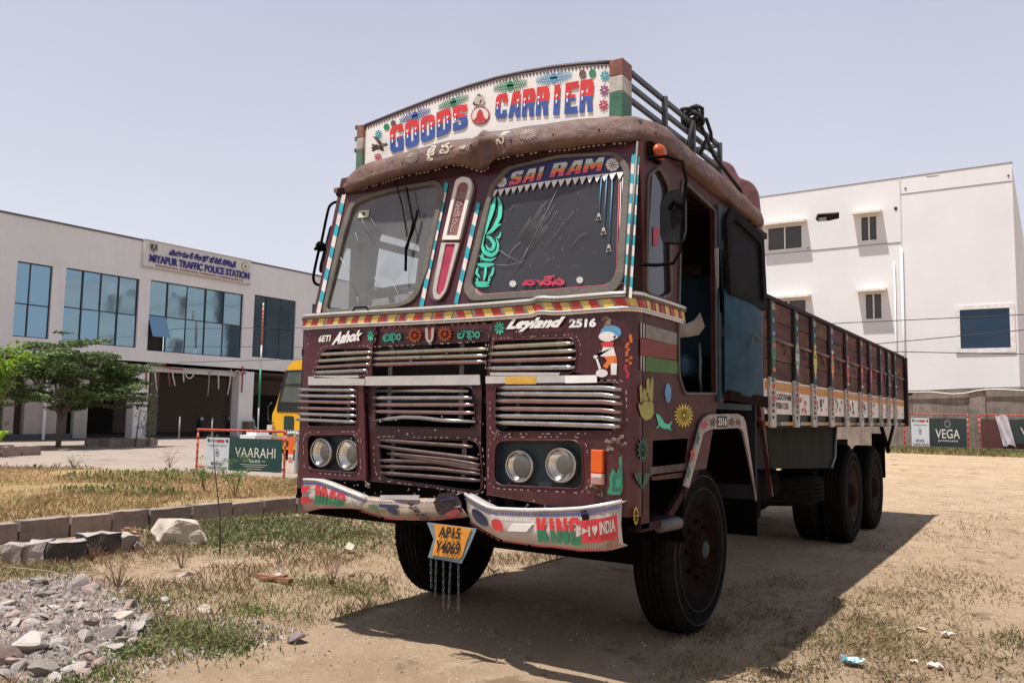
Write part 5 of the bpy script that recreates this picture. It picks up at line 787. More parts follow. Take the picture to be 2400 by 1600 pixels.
mb = MB(); mb.grid([[(x, 1.41 + .66 * math.cos(t), .72 + .66 * math.sin(t)) for t in np.linspace(-.1, math.pi + .1, 15)] for x in (.70, 1.26)]); T(mb, 'inner_wheel_arch', [SOOT]); mb = MB(); mb.grid([[(x, 1.41 + .66 * math.cos(t), .72 + .66 * math.sin(t)) for t in np.linspace(-.1, math.pi + .1, 15)] for x in (-1.10, -.6)]); T(mb, 'inner_wheel_arch', [SOOT])
mb = MB(); mb.box((-1.1, .2, .80), (-.75, 1.0, .84)); mb.box((-1.1, 2.0, .8), (-1.07, 2.06, 1.4)); T(mb, 'cab_underframe', [SOOT])
# toolbox panel and timber beam between the axles
a, b, c, d = [(1.12,2.677,1.315),(1.12,5.862,1.314),(1.12,5.535,0.874),(1.12,2.669,1.088)]
mb = MB(); mb.plate(rpoly([(1.12, 2.45, 1.38), (1.12, 5.38, 1.38), (1.12, 5.30, .98), (1.12, 5.12, .88), (1.12, 2.6, .98)], .06), (), (-.03, 0, 0)); T(mb, 'side_guard_panel', [mat('grey_green_panel', (.014, .017, .017), .7, 0, .3, 3, .08, 30, .35, (.022, .021, .019), streak=.2, spec=.06)], fix=True)
mb = MB(); mb.tube([(1.135, 5.36, 1.37), (1.135, 5.27, .98), (1.135, 5.1, .885)], .016, 6); T(mb, 'panel_edge_bead', [mat('grey_blue_bead', (.16, .19, .20), .5, .3)])
mb = MB(); c_ = (.64, 4.58, .56); pr_ = [(0, .30), (-.012, .36), (-.008, .44), (.03, .515)] + [q for g in range(5) for q in ((.035 + g * .04, .525), (.065 + g * .04, .527), (.065 + g * .04, .514), (.075 + g * .04, .514))] + [(.245, .51), (.27, .44), (.27, .36), (.25, .30)]; mb.lathe(pr_, c_, (0, 0, 1), 48, 0, False); sp_ = T(mb, 'spare_tyre', [TYRE]); mb = MB(); mb.lathe([(.05, 0), (.05, .2), (.10, .28), (.02, .29)], c_, (0, 0, 1), 28); mb.obj('spare_rim', [RUST], sp_)
mb = MB(); mb.bar((.2, 4.58, .84), (1.1, 4.58, .84), .06, .04); mb.tube([(.64, 4.58, .6), (.64, 4.58, .95)], .02, 6); T(mb, 'spare_carrier', [SOOT])
mb = MB(); mb.tube([(.78, 2.75, .80), (.78, 3.85, .80)], .19, 16); T(mb, 'fuel_drum', [SOOT])
mb = MB(); mb.tube([(.95, 2.6, .78), (.95, 3.1, .70), (1.0, 3.2, .66)], .05, 8); mb.box((.6, 2.45, .62), (1.15, 2.62, .95)); T(mb, 'air_tank', [SOOT])
mb = MB(); mb.box((.82, 2.42, .50), (1.18, 2.435, 1.10)); T(mb, 'mud_flap', [SOOT]); mb = MB(); mb.box((-1.05, 2.42, .40), (-.62, 2.44, 1.10)); T(mb, 'mud_flap', [SOOT])
# ---- cargo body
XC = 1.30; CY0, CY1 = 2.22, 8.93; ZC0, ZM, ZC1 = 1.345, 1.66, 2.245
TB = [mat('maroon_board_%d' % k, c, .7, 0, .4, 4, .12, 30, .4, (.06, .042, .038), stretch=(1, 1, 3), streak=.35, spec=.1) for k, c in enumerate(((.13, .062, .05), (.095, .05, .046), (.14, .08, .062), (.11, .055, .055)))]
CW = mat('grubby_white_board', (.72, .68, .66), .65, 0, .12, 9, .1, 40, .3, (.22, .16, .13), streak=.3); CO = mat('orange_band', (.50, .21, .05), .65, 0, .2, 9)
zM = lambda y: 1.665 - .0 * y
posts = [[(1.34,2.363,1.912)][0][1], [(1.34,3.04,1.968)][0][1], [(1.34,3.632,1.938)][0][1], [(1.34,4.306,1.945)][0][1], [(1.34,4.993,1.946)][0][1], [(1.34,5.731,1.944)][0][1], [(1.34,6.261,1.976)][0][1], [(1.34,6.945,1.962)][0][1], [(1.34,7.503,1.992)][0][1], [(1.34,8.017,1.961)][0][1]]
print('POSTS', [round(p, 2) for p in posts])
edges = [CY0] + posts + [CY1]
dk = [(.018, .022, .020), (.012, .012, .016), (.015, .016, .018), (.022, .020, .030), (.035, .012, .020), (.04, .014, .022), (.03, .014, .022), (.03, .02, .03), (.02, .022, .03), (.02, .02, .022)]
orn = [pD, pL, pY, pO, pPk, pPk, pPk, pP, pN, pN]
mb = MB(); mb.box((-1.13, CY0, 1.30), (1.29, CY1, 1.345)); T(mb, 'cargo_floor', [DARKM])
for i in range(len(edges) - 1):
    y0, y1 = edges[i] + .002, edges[i + 1] - .002; n = 2 if i < 8 else 1; m_ = (y0 + y1) / 2
    for k in range(4): # boards of each bay, laid lengthways
        z0 = ZM + (ZC1 - ZM) * k / 4; z1 = ZM + (ZC1 - ZM) * (k + 1) / 4 - .006; mb = MB(); mb.box((XC - .028 + random.uniform(-.003, .004), y0, z0), (XC + random.uniform(-.003, .004), y1, z1)); T(mb, 'side_board', [TB[(i + k) % 4]])
    mb = MB(); mb.box((XC - .028, y0, 1.40), (XC + .003, y1, ZM - .004)); o = T(mb, 'lower_board', [CW]); mb = MB(); mb.box((XC + .0045, y0 + .02, 1.575), (XC + .0075, y1 - .02, ZM - .02)); mb.obj('orange_band', [CO if i % 2 == 0 else mat('faded_orange_band', (.48, .24, .08), .65)], o)
    mb = MB()
    for k in range(7):
        yy = random.uniform(y0 + .12, y1 - .12); zz = random.uniform(1.43, 1.55); r_ = random.uniform(.010, .028); mb.poly([(XC + .0045 + .0003 * k, yy + math.cos(t) * r_ * random.uniform(.6, 1.5), zz + math.sin(t) * r_ * random.uniform(.5, 1.1)) for t in [2 * math.pi * j / 8 for j in range(8)]], random.choice([pR, pK0, pG, pM, pN, pO]))
    if i != 1: mb.obj('painted_motif', PALETTE, o)
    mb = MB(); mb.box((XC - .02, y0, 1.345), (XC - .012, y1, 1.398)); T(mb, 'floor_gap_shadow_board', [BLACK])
    if i: mb = MB(); mb.tube([(XC + .01, y0 + .05, 1.955 + .01 * (i % 2)), (XC + .03, m_, 1.945), (XC + .012, y1 - .05, 1.950)], .012, 6); mb.tube([(XC + .012, m_, 1.95), (XC + .03, m_ + .03, 1.90), (XC + .01, m_ + .05, 1.86)], .008, 5); T(mb, 'board_latch', [mat('pinkish_latch', (.17, .11, .11), .6, .2, .3, 20)])
    if i in (1, 3, 5, 6): mb = MB(); put_text(mb, ('G.GOUTHAM\n9705011235' if i == 1 else '!'), (lambda y0, y1: lambda u, v: Vector((XC + .006, y0 + .1 + (y1 - y0 - .2) * (u if i == 1 else .45 + .1 * u), 1.44 + .115 * v)))(y0, y1), .02); mb.obj('lettering', [BLACK], o)
for i, y in enumerate(posts):
    hw = .055; m_ = mat('post_dark_%d' % i, dk[i], .6, 0, .3, 6, .1, 40, .35, (.03, .022, .022)); mb = MB(); mb.box((XC + .004, y - hw, ZM), (XC + .032, y + hw, ZC1 - .01)); p = T(mb, 'side_post', [m_], bevel=.004)
    q = lambda u, v: Vector((XC + .035, y + (u - .5) * 2 * hw, 1.70 + .54 * v))
    mb = MB(); flower(mb, lambda u, v: q(u, .86 + .1 * v), 6, pY if i == 5 else pC); disc(mb, lambda u, v: q(u, .86 + .1 * v) + Vector((.002, 0, 0)), pK0, 8, .3); disc(mb, lambda u, v: q(.15 + .7 * u, .68 + .09 * v), pT if i < 4 else pM, 8, .8); mb.obj('painted_flower', PALETTE, p)
    if True:
        mb = MB()
        for k in range(9):
            t = k / 9; w_ = .62 * math.sin(math.pi * min(.95, t + .12))
            for s_ in (-1, 1): mb.poly([q(.5, .04 + t * .55), q(.5 + s_ * w_, .08 + t * .55), q(.5 + s_ * w_ * .8, .13 + t * .55), q(.5, .10 + t * .55)], orn[i])
        mb.obj('painted_leaf_column', PALETTE, p)
    mb = MB()
    for k, c_ in enumerate((pO, pG, pR, pS)):
        z_ = .02 + k * .165; y_ = .5 + .0 * k; mb.poly([q(.5 + .42 * math.cos(t), z_ + .028 + .03 * math.sin(t)) + Vector((.0015, 0, 0)) for t in [2 * math.pi * j / 8 for j in range(8)]], (c_ + i) % 12)
    mb.obj('painted_dots', PALETTE, p)
    mb = MB(); mb.box((XC + .005, y - .07, 1.30), (XC + .03, y + .07, ZM + .012)); lp = T(mb, 'lower_post', [mat('grubby_post', (.44, .42, .39), .65, 0, .2, 9, .1, 40, .5, (.12, .10, .085), streak=.3)], bevel=.004)
    mb = MB(); w2 = lambda u, v, z: Vector((XC + .033, y + (u - .5) * .085, z + .05 * v))
    for z in (1.575, 1.485): mb.poly([w2(*c, z) for c in ((.5, 0), (.95, .5), (1, .8), (.75, 1), (.5, .8), (.25, 1), (0, .8), (.05, .5))], pR)
    for z in (1.62, 1.53, 1.44, 1.395, 1.35): mb.add([w2(.3 + .4 * math.cos(t), .5 + .4 * math.sin(t) * .7, z) for t in (0, 1.2, 2.4, 3.6, 4.8)], [(0, 1, 2, 3, 4)], (pK0, pT, pG, pK0, pM)[int(z * 1000) % 5])
    mb.obj('painted_hearts', PALETTE, lp)
for k in range(34):
    y0 = CY0 + (CY1 - CY0) * k / 34; mb = MB(); mb.box((XC - .02, y0, 1.315), (XC + .012, CY0 + (CY1 - CY0) * (k + 1) / 34 - .002, 1.343)); T(mb, 'striped_floor_edge', [[mat('edge_ochre', (.38, .20, .06), .6, 0, .3, 9), mat('edge_teal', (.05, .10, .10), .6, 0, .3, 9), mat('edge_pale', (.36, .30, .22), .6, 0, .3, 9)][k % 3]])
mb = MB(); mb.box((XC - .03, CY0, ZC1), (XC + .02, CY1, ZC1 + .03)); T(mb, 'top_rail', [DARKM]); mb = MB(); mb.box((-1.16, CY0, 1.345), (-1.13, CY1, ZC1 + .03)); T(mb, 'far_side_board', [TB[0]])
mb = MB(); mb.box((-1.13, CY1 - .03, 1.345), (1.27, CY1, ZC1 - .02)); T(mb, 'tailboard', [TB[1]]); mb = MB(); mb.box((XC - .03, CY1 - .05, 1.30), (XC + .05, CY1 + .06, ZC1 + .01)); T(mb, 'rear_corner_post', [DARKM])
mb = MB()
hb = [(-1.0, 2.16, 1.35), (1.30, 2.16, 1.35), (1.31, 2.16, 2.72), (1.285, 2.16, 3.02), (1.24, 2.16, 3.10), (1.14, 2.16, 3.15), (1.09, 2.16, 3.26), (.98, 2.16, 3.32), (-.72, 2.16, 3.32), (-.85, 2.16, 3.2), (-1.0, 2.16, 3.05)]
mb.plate(rpoly(hb, [0, 0, 0, .04, .03, .03, .03, .05, .04, .04, .04]), (), (0, .05, 0)); T(mb, 'headboard', [mat('crumpled_maroon_tin', (.13, .05, .05), .45, .1, .35, 5, .5, 12, .35, (.2, .13, .11))], fix=True, bevel=.006)
mb = MB(); mb.box((1.27, 2.07, 2.0), (1.31, 2.16, 2.71)); mb.box((1.255, 1.98, 2.68), (1.325, 2.26, 2.72)); T(mb, 'headboard_side', [DARKM])
mb = MB(); mb.bar((1.0, 8.9, 1.3), (1.15, 8.5, .95), .04, .05); mb.bar((1.15, 9.0, 1.32), (1.15, 8.45, 1.0), .03, .04); T(mb, 'tail_bracket', [RUST])
mb = MB(); mb.box((1.0, 8.15, .62), (1.16, 8.17, 1.2)); T(mb, 'mud_flap', [SOOT])
chain((1.36, 9.02, 1.74), .55, truck, BLACK, .07, 'tail_chain'); chain((1.39, 9.02, 1.72), .32, truck, BLACK, .06, 'tail_chain'); mb = MB(); mb.tube([(1.30, 9.0, 1.74), (1.40, 9.02, 1.75)], .02, 6); T(mb, 'chain_pin', [BLACK])
# ---------------------------------------------------------------- ground
def sst(a, b, x): t = np.clip((x - a) / (b - a), 0, 1); return t * t * (3 - 2 * t)
def gz(x, y):
    "height of the dirt yard"
    x = np.asarray(x, float); y = np.asarray(y, float)
    return .0145 * np.clip(y - 6.5, 0, 26) * sst(-12, -3, x) + .012 * np.sin(1.7 * x + .6) * np.sin(1.3 * y + 1) * sst(-1.2, -2.6, x) + .05 * np.exp(-((x + 3.2) ** 2 + (y + .6) ** 2) / .9)
KX = lambda y: -5.74 + .02 * (y - 0) + .012 * np.clip(y, 0, 9) ** 2 * .9   # line of the kerb
def grid_mesh(name, xs, ys, zf, m, smooth=True):
    X, Y = np.meshgrid(xs, ys, indexing='ij'); Z = zf(X, Y); a, b = X.shape; me = D.meshes.new(name); v = np.stack([X, Y, Z], -1).reshape(-1, 3)
    i, j = np.meshgrid(np.arange(a - 1), np.arange(b - 1), indexing='ij'); q = np.stack([i * b + j, (i + 1) * b + j, (i + 1) * b + j + 1, i * b + j + 1], -1).reshape(-1, 4)
    me.from_pydata(v.tolist(), [], q.tolist()); me.materials.append(m); me.polygons.foreach_set('use_smooth', [smooth] * len(q)); o = D.objects.new(name, me); COL.objects.link(o); o['kind'] = 'structure'; return o
def ground_mat(name, cols, scales, bump, bdist=.02, patch=None, patchc=None, rough=.95):
    "three colours mixed by noises of three sizes, with pebble and clod relief"
    m = D.materials.new(name); m.use_nodes = True; n = m.node_tree; b = n.nodes['Principled BSDF']; L = n.links.new; b.inputs['Roughness'].default_value = rough; b.inputs['Specular IOR Level'].default_value = .15
    tc = n.nodes.new('ShaderNodeTexCoord'); P = tc.outputs['Object']; out = None
    def noi(s, d=8, r=.65): t = n.nodes.new('ShaderNodeTexNoise'); t.inputs['Scale'].default_value = s; t.inputs['Detail'].default_value = d; t.inputs['Roughness'].default_value = r; L(P, t.inputs['Vector']); return t.outputs[0]
    def rng(x, a, c, lo=0, hi=1): r = n.nodes.new('ShaderNodeMapRange'); r.inputs[1].default_value = a; r.inputs[2].default_value = c; r.inputs[3].default_value = lo; r.inputs[4].default_value = hi; L(x, r.inputs[0]); return r.outputs[0]
    def mix(f, a, c):
        k = n.nodes.new('ShaderNodeMix'); k.data_type = 'RGBA'
        if isinstance(f, float): k.inputs['Factor'].default_value = f
        else: L(f, k.inputs['Factor'])
        for s, q in ((6, a), (7, c)):
            if isinstance(q, tuple): k.inputs[s].default_value = (*q, 1)
            else: L(q, k.inputs[s])
        return k.outputs[2]
    out = mix(rng(noi(scales[0]), .4, .6), cols[0], cols[1]); out = mix(rng(noi(scales[1], 6), .52, .68), out, cols[2])
    if len(cols) > 3: out = mix(rng(noi(scales[2], 5), .58, .64), out, cols[3])
    v = n.nodes.new('ShaderNodeTexVoronoi'); v.inputs['Scale'].default_value = 38; L(P, v.inputs['Vector']); out = mix(rng(v.outputs['Distance'], .05, .16, .55, 0), out, tuple(c * 1.25 for c in cols[0]))
    fine = noi(90, 4, .8); out = mix(rng(fine, .35, .65, .35, 0), out, tuple(c * .45 for c in cols[0]))
    L(out, b.inputs['Base Color']); bp = n.nodes.new('ShaderNodeBump'); bp.inputs['Strength'].default_value = bump; bp.inputs['Distance'].default_value = bdist
    s1 = n.nodes.new('ShaderNodeMath'); s1.operation = 'ADD'; L(noi(14, 10, .75), s1.inputs[0]); s2 = n.nodes.new('ShaderNodeMath'); s2.operation = 'MULTIPLY'; s2.inputs[1].default_value = .35; L(fine, s2.inputs[0]); L(s2.outputs[0], s1.inputs[1]); L(s1.outputs[0], bp.inputs['Height']); L(bp.outputs[0], b.inputs['Normal']); return m
DIRT = ground_mat('dry_sandy_earth', ((.53, .385, .255), (.44, .31, .20), (.58, .45, .32), (.30, .215, .135)), (.9, 5, 2.2), 1.0, .045)
xs = np.concatenate([np.linspace(-400, -60, 8), np.linspace(-50, -9, 30), np.arange(-8, 7, .11), np.linspace(7.5, 60, 30), np.linspace(80, 400, 8)]); ys = np.concatenate([np.linspace(-300, -12, 8), np.arange(-5, 8, .11), np.linspace(8.3, 60, 60), np.linspace(80, 600, 8)])
def dirtz(X, Y):
    z = gz(X, Y); near = np.exp(-((X + 0) ** 2 + (Y - 2) ** 2) / 60); f = np.vectorize(lambda a, b, c: noise.noise(Vector((a * 2.2, b * 2.2, 3))) * .018 * c + noise.noise(Vector((a * 6, b * 6, 9))) * .010 * c if c > .02 else 0.0); z = z + f(X, Y, near) * np.where(X > .9, .35, 1) * np.where((X > -1.6) & (X < 1.6) & (Y > .5), .3, 1)
    return np.where(X < KX(Y) - .05, z - .03, z)
grid_mesh('ground', xs, ys, dirtz, DIRT)
GRASSM = ground_mat('thin_lawn_soil', ((.38, .25, .13), (.28, .21, .09), (.42, .28, .16), (.17, .17, .06)), (1.2, 4, 2.4), .8, .03)
mb = MB(); far = [(-40, -6.5), (-20, 1.6), (-14.1, 4.31), (-11.55, 5.75), (-10.2, 6.0), (-8.0, 6.25), (-5.0, 6.5), (-4.9, 8.5)]
N = 24; rows = []
for j in range(N + 1):
    y = -5 + 13.4 * j / N; k = float(KX(y)); rows.append([(k - .12, y, .195)] + [(k - .12 - d, y, .195) for d in (1, 2, 4, 8, 16, 34)])
poly = [(float(KX(y)) - .12, y, .195) for y in np.linspace(-5, 6.8, 20)] + [(x, y, .195) for x, y in far[:-1][::-1]]
mb.plate(poly, (), (0, 0, -.18)); o = mb.obj('lawn', [GRASSM], fix=True); o['kind'] = 'structure'
PAVE = ground_mat('pale_pinkish_concrete_yard', ((0.330, 0.270, 0.225), (0.290, 0.232, 0.197), (0.355, 0.295, 0.243), (0.226, 0.177, 0.151)), (.5, 3, 1.1), .25, .01, rough=.8)
mb = MB(); mb.plate([(-5.2, 7.2, .02), (-8, 6.4, .02), (-14.4, 4.2, .02), (-40, -6.8, .02), (-60, -6.8, .02), (-60, 70, .02), (-9, 70, .02), (-8, 20, .02)], (), (0, 0, -.1)); o = mb.obj('paved_yard', [PAVE], fix=True); o['kind'] = 'structure'
# kerb stones along the lawn
KS = [mat('kerb_stone_%d' % k, c, .9, 0, .25, 7, .5, 25, .4, (.16, .12, .09)) for k, c in enumerate(((.25, .20, .17), (.22, .175, .15), (.28, .22, .185)))]
kerb = empty('stone_kerb', (float(KX(1)), 1, 0), 'low kerb of rough grey stone blocks edging the dry lawn', 'kerb')
def blk(p, q, w_, h, seed, z0=-.05, jit=.012):
    p = Vector((*p, 0)); q = Vector((*q, 0)); d = (q - p); n_ = Vector((-d.y, d.x, 0)).normalized(); vs = []; r = random.Random(seed); nx, nz, ny = 5, 3, 2; mb = MB()
    P = lambda a, b, c: p + d * a + n_ * (b * w_) + Vector((0, 0, z0 + c * (h - z0)))
    def J(v): s = noise.noise_vector(v * 9 + Vector((seed, 0, 0))) * jit; return v + s
    for f in (lambda u, v: P(u, 0, v), lambda u, v: P(u, 1, v), lambda u, v: P(u, v, 1), lambda u, v: P(0, u, v), lambda u, v: P(1, u, v)):
        mb.grid([[J(f(i / 5, j / 3)) for i in range(6)] for j in range(4)], 0, False)
    return mb
y = -4.6; i = 0
while y < 6.6:
    L_ = random.uniform(.42, .62); g = .02; a = (float(KX(y)), y); b = (float(KX(y + L_ - g)), y + L_ - g); mb = blk((a[0] + random.uniform(-.012, .012), a[1]), b, .16, .205 + random.uniform(-.012, .014), i); 
    o = mb.obj('kerb_stone', [KS[i % 3]], kerb, fix=True); o.matrix_parent_inverse = kerb.matrix_basis.inverted() if False else Matrix.Translation((-float(KX(1)), -1, 0)); y += L_; i += 1
# ---------------------------------------------------------------- loose stones and rubble
def rock(name, c, s, seed, m, label=None, cat='stone', group=None, n=2, rough=.35, flat=1, rz=0):
    b = bmesh.new(); bmesh.ops.create_icosphere(b, subdivisions=n, radius=1); r = random.Random(seed); cuts = [(Vector((r.gauss(0, 1), r.gauss(0, 1), r.gauss(0, .8))).normalized(), r.uniform(.32, .78)) for _ in range(13)]
    for v in b.verts:
        p = v.co.copy()
        for nn, dd in cuts:
            k = p.dot(nn)
            if k > dd: p -= nn * (k - dd)
        p += noise.noise_vector(p * 2.3 + Vector((seed * 3.1, 0, 0))) * rough * .17; v.co = Vector((p.x * s[0], p.y * s[1], p.z * s[2]))
    me = D.meshes.new(name); b.to_mesh(me); b.free(); me.materials.append(m); o = D.objects.new(name, me); COL.objects.link(o); o.location = c; o.rotation_euler = (r.uniform(-.2, .2), r.uniform(-.2, .2), rz if rz else r.uniform(0, 6))
    if label: tag(o, label, cat, group)
    return o
ST = [mat('rubble_grey_%d' % k, c, .9, 0, .22, 9, .5, 30, .3, (.26, .19, .14)) for k, c in enumerate(((.33, .285, .26), (.25, .21, .19), (.41, .36, .325), (.34, .245, .21), (.20, .172, .152)))]
DST = mat('dark_and_shaded_stone', (.05, .045, .042), .85, 0, .3, 9, .5, 30, .35, (.20, .16, .13)); PALE = mat('pale_limestone', (.45, .39, .32), .9, 0, .15, 7, .6, 18, .2, (.38, .30, .22))
def rp(x, y): return Vector((x, y, float(gz(x, y))))
c = [(-4.3,1.446,0)][0]; rock('boulder', (c[0] - .12, c[1] + .15, .05), (.43, .30, .27), 3, PALE, 'large pale boulder with a domed top beside the stone kerb', 'boulder', n=4, rough=.7, rz=.4)
# slabs lying below the kerb; sunlit tops and shaded sides coloured in
for k, (P, h, m_, lb) in enumerate([([(-4.665,-0.068,0),(-4.534,0.038,0)], .15, ST[1], 'grey slab at the left edge of the frame below the kerb'), ([(-4.563,0.066,0),(-4.419,0.181,0)], .17, ST[0], 'light grey slab standing between the edge slab and the split stone'), ([(-4.364,0.174,0),(-4.228,0.439,0)], .17, DST, 'split stone below the kerb with sides painted shade-black and flat top painted sunlit pale'), ([(-4.42,0.556,0),(-4.39,0.87,0)], .19, DST, 'jagged stone second along the row below the kerb with sides painted shade-black'), ([(-4.384,0.874,0),(-4.426,1.085,0)], .15, ST[1], 'brown grey stone leaning at the right end of the dark row')]):
    a, b = P; mb = blk((a[0], a[1]), (b[0], b[1]), .22, h, 50 + k, -.04, .03); mb.m = [1 if (len(mb.f) > 0 and 30 <= i < 45) else 0 for i in range(len(mb.f))]
    tag(mb.obj('stone_slab', [m_, ST[0]], fix=True), lb, 'stone')
for k, (x_, y_, s, m_, lb, nm) in enumerate([('N', [(-0.781,-0.239,0)][0], (.085, .06, .05), mat('purple_grey_stone', (.20, .15, .15), .9, 0, .25, 12, .5), 'purple grey stone alone on bare sand near the front of the truck', 'stone'), ('N', [(-2.743,2.21,0)][0], (.10, .07, .08), PALE, 'white pointed stone in weeds beside the front left wheel', 'stone'), ('N', [(-2.336,0.987,0)][0], (.055, .045, .04), PALE, 'small round pale stone behind the broken wood', 'stone'), ('N', [(-1.781,-0.137,0)][0], (.09, .06, .045), PALE, 'cream stone lying among grass right of the rubble', 'stone'), ('N', [(-2.179,-0.143,0)][0], (.08, .05, .04), ST[2], 'pale grey stone in green grass above the weeds', 'stone'), ('N', [(-2.872,0.48,0)][0], (.13, .06, .05), ST[0], 'lumps of light mortar below the pale boulder', 'stone'), ('N', [(-2.673,0.311,0)][0], (.17, .05, .03), PALE, 'crumbled white mortar spread below the pale boulder', 'stone'), ('N', [(-4.395,1.048,0)][0], (.09, .07, .09), ST[1], 'grey wedge of stone touching the pale boulder', 'stone'), ('N', [(-1.887,1.386,0)][0], (.06, .05, .035), ST[3], 'small brown stone between weeds and the wheel', 'stone')]): c = y_; rock(nm, (c[0], c[1], s[2] * .5), s, 20 + k, m_, lb, n=3)
# rubble heap
def inheap(u, v): return True
cen = [[(-2.889,-0.365,0)][0], [(-2.077,-0.938,0)][0], [(-1.726,-1.278,0)][0], [(-1.624,-1.462,0)][0], [(-2.34,-0.99,0)][0], [(-2.541,-0.99,0)][0], [(-1.996,-0.78,0)][0], [(-2.004,-0.582,0)][0], [(-1.813,-0.925,0)][0], [(-1.274,-1.44,0)][0], [(-1.396,-0.992,0)][0], [(-2.972,-0.752,0)][0], [(-2.545,-0.721,0)][0], [(-2.156,-0.645,0)][0], [(-2.161,-0.428,0)][0], [(-1.675,-1.161,0)][0], [(-2.852,-0.66,0)][0], [(-2.66,-0.255,0)][0], [(-3.336,-0.643,0)][0]]
szs = [.13, .12, .14, .15, .10, .09, .08, .10, .06, .10, .08, .09, .08, .06, .06, .08, .07, .05, .07]
lbs = {0: 'tall pointed grey stone at the back of the rubble heap', 2: 'largest whitish block at the front of the rubble heap', 3: 'dark brown boulder in the lower left corner beside the rubble heap', 7: 'striped white slab at the right edge of the rubble heap', 9: 'pale flat stone nearest the bottom of the rubble heap', 5: 'pinkish block at the left of the rubble heap'}
LAB = 'broken grey stone lying in the rubble heap'
for k, (c, s) in enumerate(zip(cen, szs)):
    m_ = {0: ST[1], 2: ST[2], 3: mat('brown_boulder', (.14, .10, .085), .9, 0, .3, 8, .6, 20), 7: PALE, 5: ST[3]}.get(k, ST[k % 5]); rock('stone', (c[0], c[1], s * .35), (s, s * .8, s * (.95 if k in (0, 3) else .5)), 100 + k, m_, lbs.get(k, LAB), 'stone', 'broken stones of the rubble heap', n=3)
pl = [(p[0], p[1]) for p in [(-3.538,-0.661,0),(-3.456,-0.34,0),(-2.972,-0.221,0),(-2.211,-0.349,0),(-1.74,-0.536,0),(-1.421,-0.848,0),(-1.199,-1.074,0),(-1.098,-1.427,0),(-1.389,-1.641,0)]]
def inside(x, y, P):
    c = False
    for i in range(len(P)):
        (x1, y1), (x2, y2) = P[i - 1], P[i]
        if (y1 > y) != (y2 > y) and x < (x2 - x1) * (y - y1) / (y2 - y1) + x1: c = not c
    return c
bx_ = [min(p[0] for p in pl), max(p[0] for p in pl), min(p[1] for p in pl), max(p[1] for p in pl)]; protos = []
for k in range(8): o = rock('stone', (0, 0, 0), (1, .8, .55), 200 + k, ST[k % 5], LAB, 'stone', 'broken stones of the rubble heap', n=2); protos.append(o)
cnt = 0; use = {}
while cnt < 275:
    x = random.uniform(bx_[0], bx_[1]); y = random.uniform(bx_[2], bx_[3])
    if not inside(x, y, pl): continue
    k = cnt % 8; s = .024 + .058 * random.random() ** 1.6 * (1.25 if random.random() < .2 else 1)
    o = protos[k] if k not in use else protos[k].copy()
    if k in use: COL.objects.link(o)
    use[k] = 1; o.location = (x, y, float(gz(x, y)) + s * random.uniform(.0, .42)); o.scale = (s, s * random.uniform(.7, 1.1), s * random.uniform(.45, 1.1)); o.rotation_euler = (random.uniform(-.5, .5), random.uniform(-.5, .5), random.uniform(0, 6)); cnt += 1
def chips(name, pts, smin, smax, mats, seed):
    "many tiny stone chips in one mesh"
    r = np.random.default_rng(seed); n = len(pts); base = np.array([(1, 0, -.3), (-.5, .8, -.3), (-.5, -.8, -.3), (.1, .1, .7)]); F = np.array([(0, 1, 3), (1, 2, 3), (2, 0, 3), (0, 2, 1)])
    s = r.uniform(smin, smax, (n, 1, 1)); a = r.uniform(0, 6.28, n); R_ = np.zeros((n, 3, 3)); R_[:, 0, 0] = np.cos(a); R_[:, 0, 1] = -np.sin(a); R_[:, 1, 0] = np.sin(a); R_[:, 1, 1] = np.cos(a); R_[:, 2, 2] = 1
    b = base[None] * r.uniform(.5, 1.3, (n, 4, 3)); V = np.einsum('nij,nkj->nki', R_, b) * s + np.asarray(pts)[:, None, :]; fs = (F[None] + (np.arange(n) * 4)[:, None, None]).reshape(-1, 3)
    me = D.meshes.new(name); me.from_pydata(V.reshape(-1, 3).tolist(), [], fs.tolist()); [me.materials.append(m) for m in mats]; me.polygons.foreach_set('material_index', np.repeat(r.integers(0, len(mats), n), 4).tolist()); o = D.objects.new(name, me); COL.objects.link(o); o['kind'] = 'stuff'; return o
P = []
while len(P) < 9000:
    x = random.uniform(bx_[0] - .1, bx_[1] + .25); y = random.uniform(bx_[2], bx_[3] + .15)
    if inside(x, y, pl) or random.random() < .12: P.append((x, y, float(gz(x, y)) + .006))
o = chips('gravel', P, .006, .030, ST, 3); o['label'] = 'crushed chips between the rubble stones'
P = [(x, y, float(gz(x, y)) + .003) for x, y in zip(RNG.uniform(-5.5, 6, 24000), RNG.uniform(-3.2, 14, 24000))]; o = chips('pebbles', P, .003, .011, [ST[2], ST[3], PALE, DST], 4); o['label'] = 'small pebbles scattered over the dirt'
P = [(x, y, float(gz(x, y)) + .004) for x, y in zip(RNG.uniform(1.0, 9, 2600), RNG.uniform(8, 28, 2600))]; o = chips('coarse_gravel', P, .006, .022, [ST[2], ST[3], PALE, ST[1]], 5)
